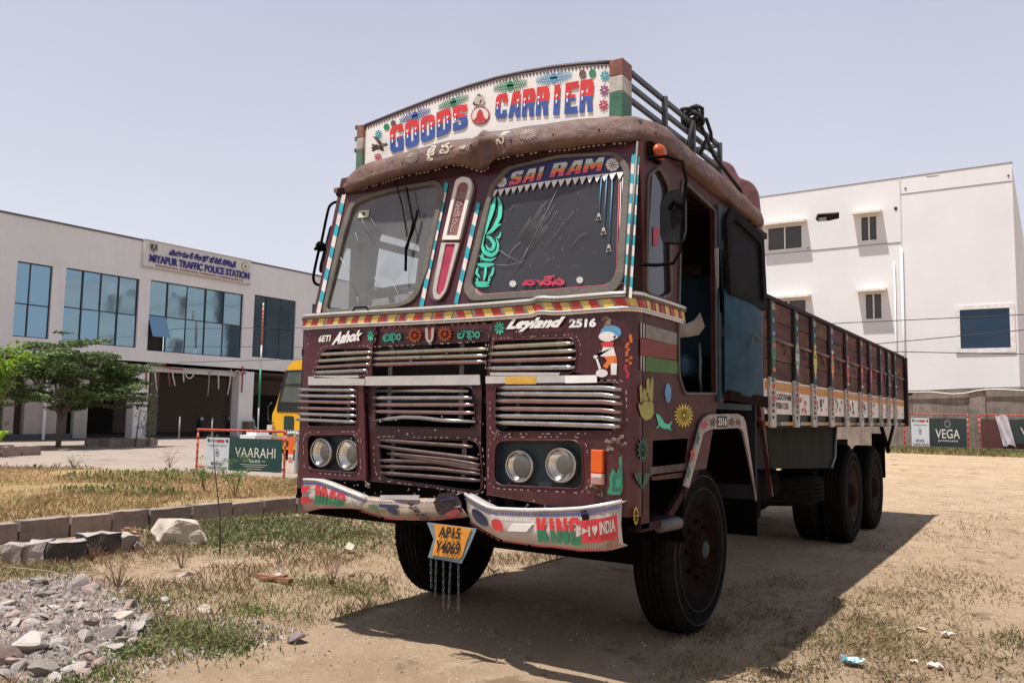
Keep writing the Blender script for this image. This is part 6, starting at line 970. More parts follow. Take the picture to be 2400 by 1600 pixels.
# ---------------------------------------------------------------- grass, weeds
def veg_mat(name, c, var=.3, trans=.25, scale=1.5):
    m = D.materials.new(name); m.use_nodes = True; n = m.node_tree; b = n.nodes['Principled BSDF']; L = n.links.new; b.inputs['Roughness'].default_value = .6; b.inputs['Specular IOR Level'].default_value = .25
    g = n.nodes.new('ShaderNodeNewGeometry'); t = n.nodes.new('ShaderNodeTexNoise'); t.inputs['Scale'].default_value = scale; t.inputs['Detail'].default_value = 8; L(g.outputs['Position'], t.inputs['Vector'])
    r = n.nodes.new('ShaderNodeMapRange'); r.inputs[1].default_value = .3; r.inputs[2].default_value = .7; r.inputs[3].default_value = 1 - var; r.inputs[4].default_value = 1 + var; L(t.outputs[0], r.inputs[0]); ad = n.nodes.new('ShaderNodeMath'); ad.operation = 'MULTIPLY'; r5 = n.nodes.new('ShaderNodeMapRange'); r5.inputs[3].default_value = .7; r5.inputs[4].default_value = 1.35; L(g.outputs['Random Per Island'], r5.inputs[0]); L(r.outputs[0], ad.inputs[0]); L(r5.outputs[0], ad.inputs[1])
    mx = n.nodes.new('ShaderNodeVectorMath'); mx.operation = 'SCALE'; mx.inputs[0].default_value = c; L(ad.outputs[0], mx.inputs['Scale']); L(mx.outputs[0], b.inputs['Base Color'])
    tl = n.nodes.new('ShaderNodeBsdfTranslucent'); L(mx.outputs[0], tl.inputs[0]); ms = n.nodes.new('ShaderNodeMixShader'); ms.inputs[0].default_value = trans; o = n.nodes['Material Output']; L(b.outputs[0], ms.inputs[1]); L(tl.outputs[0], ms.inputs[2]); L(ms.outputs[0], o.inputs[0]); return m
def blades(name, xy, hmin, hmax, w_, m, lean=.5, zf=gz, seed=1, kind='stuff', leaf=False, label=None):
    r = np.random.default_rng(seed); xy = np.asarray(xy); n = len(xy); h = r.uniform(hmin, hmax, n); a = r.uniform(0, 6.28, n); l = r.uniform(.1, lean, n) * h; b = r.uniform(0, 6.28, n); z = zf(xy[:, 0], xy[:, 1]) - .004
    base = np.stack([xy[:, 0], xy[:, 1], z], -1); d = np.stack([np.cos(a), np.sin(a), 0 * a], -1); s = np.stack([np.cos(b), np.sin(b), 0 * a], -1) * (w_ * r.uniform(.6, 1.4, n))[:, None]; up = np.array([0, 0, 1.0])
    mid = base + up * (h * .55)[:, None] + d * (l * .35)[:, None]; tip = base + up * (h * np.where(leaf, .75, 1))[:, None] + d * l[:, None]
    if leaf: mid_s = 1.0; V = np.stack([base, mid - s, tip, mid + s], 1); F = np.array([(0, 1, 2, 3)])
    else: V = np.stack([base - s * .8, base + s * .8, mid + s * .6, tip, mid - s * .6], 1); F = np.array([(0, 1, 2, 3, 4)])
    k = V.shape[1]; fs = (F[None] + (np.arange(n) * k)[:, None, None]).reshape(-1, F.shape[1]); me = D.meshes.new(name); me.from_pydata(V.reshape(-1, 3).tolist(), [], fs.tolist()); me.materials.append(m); o = D.objects.new(name, me); COL.objects.link(o); o['kind'] = kind
    if label: o['label'] = label
    return o
STRAW = veg_mat('dry_straw', (.33, .25, .13)); STRAWD = veg_mat('brown_dead_weed', (.20, .135, .075)); GRN = veg_mat('dull_green_grass', (.13, .16, .05)); GRNB = veg_mat('grey_green_weed', (.10, .135, .06)); OCH = veg_mat('reddish_straw', (.30, .18, .09)); LAWNG = veg_mat('lawn_green', (.15, .20, .045))
def lawnz(x, y): return 0 * x + .197
def clump(cx, cy, r, n, sq=.8, g=RNG): a = g.normal(0, 1, (n, 2)) * np.array([r, r * sq]) * .5; return a + np.array([cx, cy])
LG = lambda P, thr, sgn=1, s=.55, o=0: P[[noise.noise(Vector((float(x) * s + o, float(y) * s, 2))) * sgn > thr for x, y in P]]
def onlawn(n, seed, x0=-26, x1=-5.3, y0=-4.5, y1=6.8):
    r = np.random.default_rng(seed); t = r.uniform(0, 1, n) ** 1.6; x = x1 + (x0 - x1) * t; y = r.uniform(y0, y1, n); fx = [p[0] for p in far[:-1]]; fy = [p[1] for p in far[:-1]]; ok = (x < KX(y) - .14) & (y < np.interp(x, fx, fy)); return np.stack([x, y], -1)[ok]
Pn = onlawn(230000, 5); blades('dry_grass', LG(Pn[:70000], .0, 1), .02, .075, .0035, STRAW, 1.2, lawnz, 6, label='straw coloured grass covering the lawn'); blades('reddish_grass', LG(Pn[70000:150000], -.12, -1, .5), .02, .07, .0035, OCH, 1.3, lawnz, 7, label='reddish dry grass on the lawn'); blades('green_grass', LG(Pn[140000:], .02, 1, .4, 7), .02, .07, .004, LAWNG, 1.1, lawnz, 8, label='greener patches of grass on the lawn')
Pn = onlawn(9000, 9, -22, -5.6, 2.5); blades('weed_patch', LG(Pn, .05), .04, .16, .012, GRN, .9, lawnz, 10, leaf=True, label='low leafy weeds on the lawn')
def dirt_xy(n, seed, x0=-5.5, x1=-.9, y0=-3, y1=6.5): r = np.random.default_rng(seed); x = r.uniform(x0, x1, n); y = r.uniform(y0, y1, n); ok = (x > KX(y) + .03); return np.stack([x, y], -1)[ok]
P = dirt_xy(110000, 11); dd = np.array([not inside(x, y, pl) for x, y in P]); P = P[dd]
blades('short_dry_grass', LG(P[:46000], -.12, 1, 1.1), .012, .05, .003, STRAW, 1.5, gz, 12, label='sparse dry grass on the dirt'); blades('short_green_grass', LG(P[46000:80000], .06, 1, .9, 3), .012, .055, .0035, GRN, 1.3, gz, 13, label='sparse green grass on the dirt'); blades('dead_weeds', LG(P[70000:], .06, -1, 1.3), .02, .09, .004, STRAWD, 1.4, gz, 14, label='brown dead weeds on the dirt')
W1 = np.concatenate([clump(c[0], c[1], r, n) for c, r, n in (([(-4.963,2.778,0)][0], 1.5, 2600), ([(-4.327,2.956,0)][0], 1.3, 2000), ([(-4.349,1.966,0)][0], .7, 900), ([(-3.504,2.669,0)][0], .9, 900))]); W1 = W1[W1[:, 0] > KX(W1[:, 1]) + .05]
blades('leafy_weeds', W1, .02, .10, .009, veg_mat('olive_weed', (.135, .155, .065)), .9, gz, 15, leaf=True, label='bank of leafy weeds below the kerb')
W2 = np.concatenate([clump(c[0], c[1], r, n) for c, r, n in (([(-1.305,-0.497,0)][0], .42, 1500), ([(-1.303,-0.923,0)][0], .22, 600), ([(-0.983,-0.604,0)][0], .3, 500), ([(-1.544,0.102,0)][0], .28, 400), ([(-2.28,-0.157,0)][0], .35, 500), ([(-1.06,-1.282,0)][0], .3, 500), ([(-1.61,-0.488,0)][0], .25, 400), ([(-1.904,0.992,0)][0], .4, 300), ([(-1.392,1.007,0)][0], .3, 260), ([(-4.229,1.639,0)][0], .3, 300), ([(-3.98,-0.137,0)][0], .5, 260))])
blades('low_weeds', W2, .012, .065, .0055, GRN, 1.1, gz, 16, leaf=True, label='low green weeds beside the rubble heap')
cl_ = [(1600, 690, .8, 260), (1690, 650, .8, 120), (1590, 925, .6, 420), (1510, 1015, .5, 240), (1270, 1050, .35, 260), (1960, 1020, .5, 160), (1040, 1090, .25, 160), (1050, 1190, .25, 200), (1220, 1230, .3, 260), (1560, 1140, .4, 160), (1280, 1330, .35, 360), (850, 1310, .3, 320), (1120, 1380, .4, 360), (1420, 1420, .45, 300), (1900, 1450, .5, 400), (640, 1520, .35, 420), (2050, 1310, .25, 200), (1330, 1540, .2, 150), (620, 960, .35, 160), (330, 1030, .3, 160), (450, 1150, .35, 220), (130, 1260, .3, 260), (250, 1240, .3, 200), (1130, 740, .3, 100), (1700, 610, .5, 100), (1950, 580, .5, 80), (80, 1470, .3, 160)]
XP = {}
for q in [(1.924,7.201,0),(2.01,7.969,0),(2.176,4.51,0),(2.161,3.738,0),(1.938,3.305,0),(2.652,4.081,0),(1.746,2.881,0),(1.857,2.355,0),(2.044,2.28,0),(2.298,2.984,0),(2.163,1.882,0),(1.792,1.696,0),(2.065,1.592,0),(2.323,1.62,0),(2.705,1.787,0),(1.803,0.865,0),(2.803,2.454,0),(2.31,1.17,0),(1.116,3.367,0),(0.94,2.678,0),(1.257,2.129,0),(1.132,1.438,0),(1.206,1.595,0),(1.312,5.933,0),(1.966,8.717,0),(2.382,9.736,0),(1.352,0.71,0)]: XP[len(XP)] = q
W3 = np.concatenate([clump(XP[i][0], XP[i][1], c[2] * .9, int(c[3] * 1.7), 1.6) for i, c in enumerate(cl_)]); k = len(W3) // 2; RNG.shuffle(W3)
blades('trampled_weeds', W3[:k], .012, .055, .0055, STRAWD, 2.0, gz, 17, leaf=True, label='trampled weeds right of the truck'); blades('trampled_dry_grass', W3[k:], .012, .05, .0035, veg_mat('khaki_weed', (.26, .23, .11)), 2.0, gz, 18, label='khaki stubble right of the truck')
W4 = np.concatenate([clump(XP[i][0], XP[i][1], .2, 130, 1.3) for i in (11, 8, 16)] ); blades('green_sprigs', W4, .01, .04, .005, GRNB, 1.4, gz, 19, leaf=True, label='green sprigs right of the truck')
P = np.stack([RNG.uniform(-3, 8, 9000), 27.2 + RNG.uniform(0, 2.4, 9000)], -1); blades('verge_grass', P, .05, .22, .02, GRN, .6, gz, 20, label='grass strip below the grey wall'); P = np.stack([RNG.uniform(-3, 8, 5000), 27.0 + RNG.uniform(0, 2.4, 5000)], -1); blades('verge_straw', P, .05, .2, .02, STRAW, .6, gz, 21)
Q = np.stack([RNG.uniform(.9, 7.5, 34000), RNG.uniform(-2.5, 13, 34000)], -1); Q = LG(Q, .16, 1, .9, 11); blades('matted_dead_grass', Q[:len(Q) // 2], .004, .018, .0035, STRAWD, 3.5, gz, 41, leaf=True, label='matted dead grass on the bare sand'); blades('matted_straw', Q[len(Q) // 2:], .004, .018, .003, STRAW, 3.5, gz, 42)
def twigs(name, n, box, lmin, lmax, m, seed):
    r = np.random.default_rng(seed); x = r.uniform(box[0], box[1], n); y = r.uniform(box[2], box[3], n); a = r.uniform(0, 6.28, n); l = r.uniform(lmin, lmax, n); mb = MB()
    for i in range(n): z = float(gz(x[i], y[i])) + .006; mb.bar((x[i], y[i], z), (x[i] + math.cos(a[i]) * l[i], y[i] + math.sin(a[i]) * l[i], z + r.uniform(0, .02)), .003, .003)
    o = mb.obj(name, [m]); o['kind'] = 'stuff'; return o
twigs('twigs', 420, (-5.2, -.9, -2.6, 4), .04, .16, mat('dry_twig', (.22, .15, .10), .9), 5); twigs('straw_bits', 260, (1.2, 6, -2, 9), .03, .12, mat('dry_twig2', (.34, .26, .17), .9), 6)
# ---------------------------------------------------------------- police station on the left (front wall in the plane x = -31.4)
WX = -31.4; LW = mat('cream_white_render', (.70, .69, .69), .85, 0, .06, .5, .04, 14, .15, (.50, .47, .44), streak=.16)
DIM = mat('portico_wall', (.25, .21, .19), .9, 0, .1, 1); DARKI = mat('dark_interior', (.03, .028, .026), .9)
st = empty('police_station', (WX, 22, 0), 'long two storey white police station with blue glass windows behind the trees', 'building')
def S(mb, name, mats, par=None, **kw):
    o = mb.obj(name, mats, par or st, **kw)
    if par is None or par == st: o.matrix_parent_inverse = Matrix.Translation((-WX, -22, 0))
    return o
wins = [(12.58, 13.99, 4.15, 7.18, [13.14], 5.49, 'w'), (14.53, 17.87, 4.10, 7.22, [15.33, 16.13, 16.95], 5.57, 'w'), (18.41, 23.62, 4.02, 7.28, [19.37, 20.40, 21.46, 22.51], 5.66, 'w'), (24.31, 27.13, 4.14, 7.38, [25.2, 26.12], 5.75, 'w'), (28.3, 31.5, 4.14, 7.38, [29.3, 30.4], 5.75, 'w')]
ox = lambda y, z, x=WX: (x, y, z)
holes = [[ox(a, c), ox(b, c), ox(b, d), ox(a, d)] for a, b, c, d, *_ in wins]
ground_holes = [(2.0, 8.5), (9.0, 12.0), (12.6, 13.2), (15.86, 17.86), (18.62, 23.58), (24.55, 30.0)]
mb = MB(); outer = [ox(-8, 3.36), ox(44, 3.36), ox(44, 8.98), ox(-8, 8.98)]; mb.plate(outer, holes, (-.28, 0, 0)); S(mb, 'upper_wall', [LW], fix=True)
mb = MB(); mb.box((WX - .2, -8, 8.98), (WX + .05, 44, 9.06)); S(mb, 'roof_coping', [mat('grey_coping', (.12, .12, .12), .8)])
mb = MB(); mb.box((WX - 14, -8, 8.7), (WX - .2, 44, 8.9)); S(mb, 'roof', [LW])
for a, b in ((-8, 2), (8.5, 9), (14.0, 14.1), (17.92, 18.60), (23.60, 24.50), (30, 31)): mb = MB(); mb.box((WX - .55, a, 0), (WX, b, 3.36)); S(mb, 'column', [LW])
mb = MB(); mb.box((WX - .25, 15.26, .08), (WX - .02, 15.84, 3.1)); S(mb, 'pale_panel', [mat('greenish_white_panel', (.30, .31, .28), .8)])
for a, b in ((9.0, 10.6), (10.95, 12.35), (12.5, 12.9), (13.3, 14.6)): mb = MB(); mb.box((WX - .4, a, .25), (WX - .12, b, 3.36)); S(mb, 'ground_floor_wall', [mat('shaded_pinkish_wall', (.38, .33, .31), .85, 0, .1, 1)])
mb = MB(); mb.box((WX - .5, 2, 0), (WX - .05, 15.2, .28)); S(mb, 'plinth', [mat('dark_plinth', (.08, .075, .07), .9)])
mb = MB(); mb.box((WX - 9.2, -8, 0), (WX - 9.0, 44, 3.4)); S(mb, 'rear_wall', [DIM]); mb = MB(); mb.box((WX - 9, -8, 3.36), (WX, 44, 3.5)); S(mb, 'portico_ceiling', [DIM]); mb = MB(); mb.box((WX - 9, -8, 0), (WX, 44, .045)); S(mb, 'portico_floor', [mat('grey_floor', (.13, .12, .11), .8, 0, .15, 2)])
mb = MB(); mb.box((WX - .6, 18.6, 3.10), (WX - .3, 23.6, 3.36)); S(mb, 'portico_beam', [LW])
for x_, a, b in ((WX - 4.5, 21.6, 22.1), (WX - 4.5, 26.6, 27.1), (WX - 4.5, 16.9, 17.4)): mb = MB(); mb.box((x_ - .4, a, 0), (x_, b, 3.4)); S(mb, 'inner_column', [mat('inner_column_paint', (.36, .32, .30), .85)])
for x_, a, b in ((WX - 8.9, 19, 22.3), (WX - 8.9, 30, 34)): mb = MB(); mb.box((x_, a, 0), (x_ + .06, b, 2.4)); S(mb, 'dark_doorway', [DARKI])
GL_ = D.materials.new('blue_mirror_glass'); GL_.use_nodes = True; n_ = GL_.node_tree; b_ = n_.nodes['Principled BSDF']; b_.inputs['Base Color'].default_value = (.23, .37, .46, 1); b_.inputs['Metallic'].default_value = .85; b_.inputs['Roughness'].default_value = .06
t_ = n_.nodes.new('ShaderNodeTexNoise'); t_.inputs['Scale'].default_value = .9; bp_ = n_.nodes.new('ShaderNodeBump'); bp_.inputs['Strength'].default_value = .12; bp_.inputs['Distance'].default_value = .05; tc_ = n_.nodes.new('ShaderNodeTexCoord'); n_.links.new(tc_.outputs['Object'], t_.inputs['Vector']); n_.links.new(t_.outputs[0], bp_.inputs['Height']); n_.links.new(bp_.outputs[0], b_.inputs['Normal'])
MUL = mat('dark_mullion', (.02, .035, .05), .5)
for a, b, c, d, ms, tr, _ in wins:
    mb = MB()
    for y in [a + .02] + ms + [b - .02]: mb.box((WX - .17, y - .022, c), (WX - .09, y + .022, d))
    for z in (c + .02, tr, d - .02): mb.box((WX - .175, a, z - .022), (WX - .095, b, z + .022))
    wf = S(mb, 'window', [MUL]); ed = [a] + ms + [b]
    for i in range(len(ed) - 1):
        for z0, z1 in ((c, tr), (tr, d)):
            if a > 18 and a < 19 and i == 0 and z0 == c: # pane pushed open
                mb = MB(); mb.add([(WX - .10, ed[0] + .03, tr - .03), (WX - .10, ed[1] - .03, tr - .03), (WX + .34, ed[1] - .03, tr - 1.0), (WX + .34, ed[0] + .03, tr - 1.0)], [(0, 1, 2, 3)]); p = mb.obj('open_pane', [GL_], wf); mb = MB(); mb.box((WX - .3, ed[0], z0), (WX - .27, ed[1], z1)); mb.obj('dark_opening', [DARKI], wf); continue
            mb = MB(); rt = random.uniform(-.02, .02); mb.add([(WX - .13 + rt, ed[i] + .01, z0), (WX - .13 - rt, ed[i + 1] - .01, z0), (WX - .13 - rt, ed[i + 1] - .01, z1), (WX - .13 + rt, ed[i] + .01, z1)], [(0, 1, 2, 3)]); mb.obj('pane', [GL_], wf)
mb = MB(); mb.box((WX + .01, 17.90, 7.82), (WX + .14, 23.88, 9.04)); sb = S(mb, 'name_board', [mat('board_white', (.62, .60, .56), .6, 0, .06, 1)]); sb['label'] = 'white name board with blue raised English and Telugu letters'
mb = MB(); bl = (17.90, 23.88)
for z0, z1 in ((7.80, 7.84), (9.02, 9.07)): mb.box((WX + .01, 17.88, z0), (WX + .17, 23.90, z1))
mb.obj('board_edge', [mat('board_trim', (.45, .42, .38), .6)], sb)
BLUL = mat('navy_raised_letter', (.03, .03, .22), .5)
def raised(body, y0, y1, z0, z1, off, m, par, x=WX + .17, dep=.04):
    mb = MB(); put_text(mb, body, lambda u, v: Vector((x, y0 + (y1 - y0) * u, z0 + (z1 - z0) * v)), off); k = len(mb.v); o = mb.obj('lettering', [m], par); s = o.modifiers.new('depth', 'SOLIDIFY'); s.thickness = dep; s.offset = 0; return o
raised('MIYAPUR TRAFFIC POLICE STATION', 18.18, 23.78, 8.06, 8.42, .03, BLUL, sb); raised('మియాపూర్ ట్రాఫిక్ పోలీస్ స్టేషన్', 19.15, 22.95, 8.50, 8.86, .035, BLUL, sb)
raised('MADINAGUDA, HYDERABAD, CYBERABAD COMMISSIONERATE', 18.5, 23.4, 7.90, 7.98, .02, mat('dull_red_letter', (.30, .05, .04), .6), sb, dep=.01)
mb = MB(); q = lambda u, v: Vector((WX + .17, 18.15 + .42 * u, 8.48 + .45 * v)); mb.poly([q(*p) for p in ((0, 1), (1, 1), (1, .35), (.5, 0), (0, .35))], 0); q2 = lambda u, v: q(u, v) + Vector((.01, 0, 0)); mb.poly([q2(*p) for p in ((.12, .9), (.88, .9), (.88, .42), (.5, .12), (.12, .42))], 1); q3 = lambda u, v: q(u, v) + Vector((.02, 0, 0)); mb.poly([q3(*p) for p in ((.4, .85), (.6, .85), (.6, .3), (.4, .3))], 0); mb.poly([q3(*p) for p in ((.2, .4), (.5, .2), (.8, .4), (.5, .5))], 0); mb.obj('shield_emblem', [mat('emblem_pale', (.45, .43, .36), .6), mat('emblem_dark', (.04, .045, .05), .6)], sb)
mb = MB(); q = lambda u, v: Vector((WX + .17, 23.3 + .42 * u, 8.48 + .44 * v)); disc(mb, q, 0, 20); q2 = lambda u, v: q(u, v) + Vector((.01, 0, 0)); disc(mb, q2, 1, 20, .82); q3 = lambda u, v: q(u, v) + Vector((.02, 0, 0)); disc(mb, q3, 2, 12, .3); mb.obj('round_emblem', [mat('emblem_gold', (.42, .36, .16), .6), MC['board_white'], mat('emblem_brown', (.12, .09, .06), .6)], sb)
# streamers left hanging from the portico beam
SWH = mat('streamer_white', (.55, .50, .48), .8); SRD = mat('streamer_red', (.30, .06, .05), .8)
def yz(P): return [(WX + .06, p[1], p[2]) for p in P]
for P, m_ in (([(-31.3,18.786,3.306),(-31.3,18.871,2.811),(-31.3,18.983,2.184)], SWH), ([(-31.3,19.683,3.274),(-31.3,19.785,2.855),(-31.3,19.903,2.469)], SWH), ([(-31.3,20.294,3.24),(-31.3,20.356,2.659)], SWH), ([(-31.3,22.261,3.277),(-31.3,22.324,2.404)], SWH), ([(-31.3,23.02,3.409),(-31.3,22.97,2.753),(-31.3,22.875,2.135)], SWH), ([(-31.3,19.526,3.045),(-31.3,19.619,2.458)], SRD), ([(-31.3,18.398,3.25),(-31.3,18.459,2.265)], SRD), ([(-31.3,23.72,3.596),(-31.3,23.737,2.896),(-31.3,23.726,2.289)], SRD), ([(-31.3,21.752,3.232),(-31.3,21.746,2.63),(-31.3,21.717,2.064)], mat('streamer_grey', (.25, .22, .21), .8)), ([(-31.3,20.387,3.124),(-31.3,20.519,2.89),(-31.3,20.68,2.845),(-31.3,20.831,2.974),(-31.3,20.955,3.241)], SWH), ([(-31.3,21.896,3.257),(-31.3,22.051,3.123),(-31.3,22.196,3.166),(-31.3,22.275,3.26)], SWH), ([(-31.3,19.038,3.387),(-31.3,19.34,3.321),(-31.3,19.684,3.257),(-31.3,20.262,3.255)], SRD)): mb = MB(); mb.tube(yz(P), [.035] * len(P), 5); S(mb, 'streamer', [m_])
for i in range(9): y = 23.3 + i * .07; mb = MB(); mb.tube([(WX + .06, y, 3.36 + .03 * math.sin(i)), (WX + .07, y + .06, 3.30 - .05 * (i % 3))], .05, 5); S(mb, 'streamer', [SRD if i % 2 else SWH])
# ---------------------------------------------------------------- things in front of and under the portico
def bike(x, y, rz, body, label, scooter=False):
    r = empty('motorcycle' if not scooter else 'scooter', (x, y, .045), label, 'motorcycle' if not scooter else 'scooter', 'two wheelers parked under the portico', rz); BK = mat('bike_black', (.015, .015, .016), .4)
    R_ = .30 if not scooter else .23
    for xx in (-.62, .64):
        mb = MB(); mb.tube([(xx + R_ * math.cos(t), 0, R_ + R_ * math.sin(t)) for t in [2 * math.pi * k / 20 for k in range(20)]], .05, 6, closed=True); wl = mb.obj('wheel', [BK], r); mb = MB(); mb.tube([(xx, -.05, R_), (xx, .05, R_)], .05, 8)
        for k in range(6): a = math.pi * k / 3; mb.tube([(xx, 0, R_), (xx + R_ * .9 * math.cos(a), 0, R_ + R_ * .9 * math.sin(a))], .008, 4)
        mb.obj('spokes', [DULLM], wl)
    mb = MB(); mb.tube([(.64, .07, R_), (.42, .07, .92)], .02, 6); mb.tube([(.64, -.07, R_), (.42, -.07, .92)], .02, 6); mb.obj('fork', [DULLM], r)
    mb = MB(); mb.tube([(.42, -.34, 1.02), (.44, -.1, .98), (.44, .1, .98), (.42, .34, 1.02)], .014, 6); mb.tube([(.40, .3, 1.02), (.38, .36, 1.2)], .006, 4); mb.tube([(.40, -.3, 1.02), (.38, -.36, 1.2)], .006, 4); mb.sphere((.38, .37, 1.22), .05, 8, 0, (.3, 1, .7)); mb.sphere((.38, -.37, 1.22), .05, 8, 0, (.3, 1, .7)); mb.obj('handlebar', [BK], r)
    mb = MB(); mb.sphere((.5, 0, .88), .10, 10); mb.obj('headlamp', [mat('lamp_pale', (.4, .4, .38), .3)], r)
    mb = MB(); mb.sphere((.12, 0, .78), .22, 12, 0, (1.15, .5, .6)); mb.obj('tank', [body], r) if not scooter else (mb.add([], []), None)
    mb = MB(); mb.sphere((-.35, 0, .80), .30, 12, 0, (1.2, .42, .22)); mb.obj('seat', [BK], r); mb = MB(); mb.sphere((0, 0, .42), .2, 10, 0, (1.1, .55, .8)); mb.bar((-.62, .0, .32), (.3, 0, .55), .10, .08); mb.bar((-.5, 0, .35), (-.4, 0, .78), .06, .1); mb.obj('engine', [BK], r)
    if scooter: mb = MB(); mb.sphere((.46, 0, .66), .26, 12, 0, (.4, .8, 1.2)); mb.sphere((-.42, 0, .52), .32, 12, 0, (1.2, .6, .75)); mb.box((-.1, -.14, .24), (.4, .14, .30)); mb.obj('body_panel', [body], r)
    mb = MB(); mb.grid([[(-.62 + .36 * math.cos(t), w_, R_ + .36 * math.sin(t)) for t in np.linspace(.6, 2.6, 7)] for w_ in (-.07, .07)]); mb.grid([[(.64 + .36 * math.cos(t), w_, R_ + .36 * math.sin(t)) for t in np.linspace(.5, 2.4, 7)] for w_ in (-.06, .06)]); mb.obj('mudguard', [body], r); return r
BKB = mat('bike_dark_paint', (.03, .03, .035), .35); bike(-32.6, 22.3, -.5, BKB, 'black motorcycle standing by the inner column of the portico'); bike(-34.2, 25.2, -.6, BKB, 'dark motorcycle deepest in the portico shade'); bike(-32.4, 25.0, -.2, mat('scooter_grey_white', (.42, .42, .42), .4), 'pale scooter at the front of the portico shade', True)
mb = MB(); x, y = -31.0, 23.9; mb.box((x - .4, y, .03), (x - .05, y + .45, .75)); mb.box((x - .42, y - .02, .75), (x - .03, y + .47, .82)); mb.box((x - .04, y + .05, .2), (x - .03, y + .4, .7)); tag(mb.obj('wooden_box', [mat('dull_brown_box', (.13, .10, .07), .8)]), 'dull brown cabinet beside the pillar under the portico', 'cabinet')
# flagpole
fp = empty('flagpole', (-29.0, 22.9, 0), 'tall flagpole painted saffron, white and green before the station', 'flagpole'); c = (-29.0, 22.9)
bands = [(.03, .04, 1.55, mat('pole_grey', (.30, .30, .30), .5)), (.05, .05, 3.45, mat('pole_green', (.02, .16, .09), .5)), (.04, .04, 4.55, mat('pole_white', (.62, .60, .58), .5)), (.045, .04, 6.4, mat('pole_saffron', (.42, .14, .07), .5)), (.04, .03, 6.6, MC['pole_white'])]; z = .05
for r0, r1, z1, m_ in bands:
    mb = MB(); mb.tube([(c[0], c[1], z), (c[0], c[1], z1)], [r0, r1], 12); o = mb.obj('pole_band', [m_], fp); o.matrix_parent_inverse = Matrix.Translation((29.0, -22.9, 0)); z = z1
for k in range(9): mb = MB(); mb.tube([(c[0], c[1], 4.75 + k * .18), (c[0], c[1], 4.80 + k * .18)], .055, 10); o = mb.obj('painted_ring', [mat('ring_red', (.35, .07, .05), .5)], fp); o.matrix_parent_inverse = Matrix.Translation((29.0, -22.9, 0))
mb = MB(); mb.box((c[0] - .55, c[1] - .6, 0), (c[0] + .55, c[1] + .6, .22)); mb.box((c[0] - .35, c[1] - .38, .22), (c[0] + .35, c[1] + .38, .42)); o = mb.obj('stepped_base', [LW], fp); o.matrix_parent_inverse = Matrix.Translation((29.0, -22.9, 0))
for x, y, h, lb in ((-29.6, 20.75, .95, 'slim grey bollard left of the flagpole before the pillar'), (-29.9, 19.25, 1.0, 'slim pale bollard standing before the dull brown cabinet')): mb = MB(); mb.tube([(x, y, 0), (x, y, h)], .03, 8); mb.sphere((x, y, h), .045, 8); tag(mb.obj('bollard', [MC['pole_grey']]), lb, 'bollard')
# planters: low kerbs with earth
def planter(P, label, h=.28, w_=.5):
    a, b = P; r = empty('planter', (a[0], a[1], 0), label, 'planter'); d = (Vector(b) - Vector(a)); n = max(2, int(d.length / .55)); nn = Vector((-d.y, d.x, 0)).normalized()
    for i in range(n):
        for s_, off in ((0, 0), (1, 1.0)):
            p = Vector(a) + d * (i / n) + nn * off; q = Vector(a) + d * ((i + .95) / n) + nn * off; o = blk((p.x, p.y), (q.x, q.y), .16, h, i + 7, 0, .02).obj('kerb_stone', [KS[i % 3]], r, fix=True); o.matrix_parent_inverse = Matrix.Translation((-a[0], -a[1], 0))
    return r
planter([(-24.4, 12.7, 0), (-24.9, 14.9, 0)], 'low stone bordered planter holding the thin sapling'); planter([(-20.3, 6.2, 0), (-20.9, 8.6, 0)], 'low stone bordered planter at the left edge of the frame')
# ---------------------------------------------------------------- trees
BARK = mat('pale_bark', (.16, .12, .095), .9, 0, .25, 6, .5, 30); LEAFD = veg_mat('dark_green_leaf', (.10, .15, .055), .35, .2, .8); LEAFM = veg_mat('olive_leaf', (.14, .18, .07), .35, .2, .8); LEAFB = veg_mat('bright_yellow_green_leaf', (.23, .36, .035), .3, .45, .8); LEAFB2 = veg_mat('fresh_green_leaf', (.11, .20, .03), .3, .35, .8)
def leafcloud(name, cl, n, ls, mats, seed, par, flat=.35, droop=.3, comp=False):
    r = np.random.default_rng(seed); C_ = []; 
    for c, rad in cl:
        k = max(4, int(n * rad[0] * rad[1])); u = r.normal(0, 1, (k, 3)); u /= np.linalg.norm(u, axis=1)[:, None]; rr = r.uniform(.35, 1.05, (k, 1)) ** .6; C_.append(np.array(c) + u * rr * np.array(rad))
    C = np.concatenate(C_); n = len(C); t = r.normal(0, 1, (n, 3)); t[:, 2] *= flat; t[:, 2] -= droop; t /= np.linalg.norm(t, axis=1)[:, None]; up = np.array([0, 0, 1.0]) + r.normal(0, .45, (n, 3)); s = np.cross(t, up); s /= np.linalg.norm(s, axis=1)[:, None]
    L_ = ls * r.uniform(.6, 1.3, (n, 1)); V = np.stack([C, C + t * L_ * .45 + s * L_ * .26 + [0, 0, .01], C + t * L_, C + t * L_ * .45 - s * L_ * .26 + [0, 0, .01]], 1)
    me = D.meshes.new(name); me.from_pydata(V.reshape(-1, 3).tolist(), [], (np.arange(n)[:, None] * 4 + np.arange(4)).tolist()); [me.materials.append(m) for m in mats]; me.polygons.foreach_set('material_index', r.integers(0, len(mats), n).tolist()); o = D.objects.new(name, me); COL.objects.link(o); o.parent = par; return o
def tree(name, base, label, cat='tree'): return empty(name, base, label, cat)
def pin(o, b): o.matrix_parent_inverse = Matrix.Translation((-b[0], -b[1], -b[2])); return o
B0 = (-25.3, 11.4, .02); tr = tree('spreading_tree', B0, 'dark spreading rain tree with layered crown before the police station')
mb = MB(); mb.tube([(-25.3, 11.4, 0), (-25.25, 11.42, .6), (-25.2, 11.4, 1.05)], [.09, .075, .065], 10)
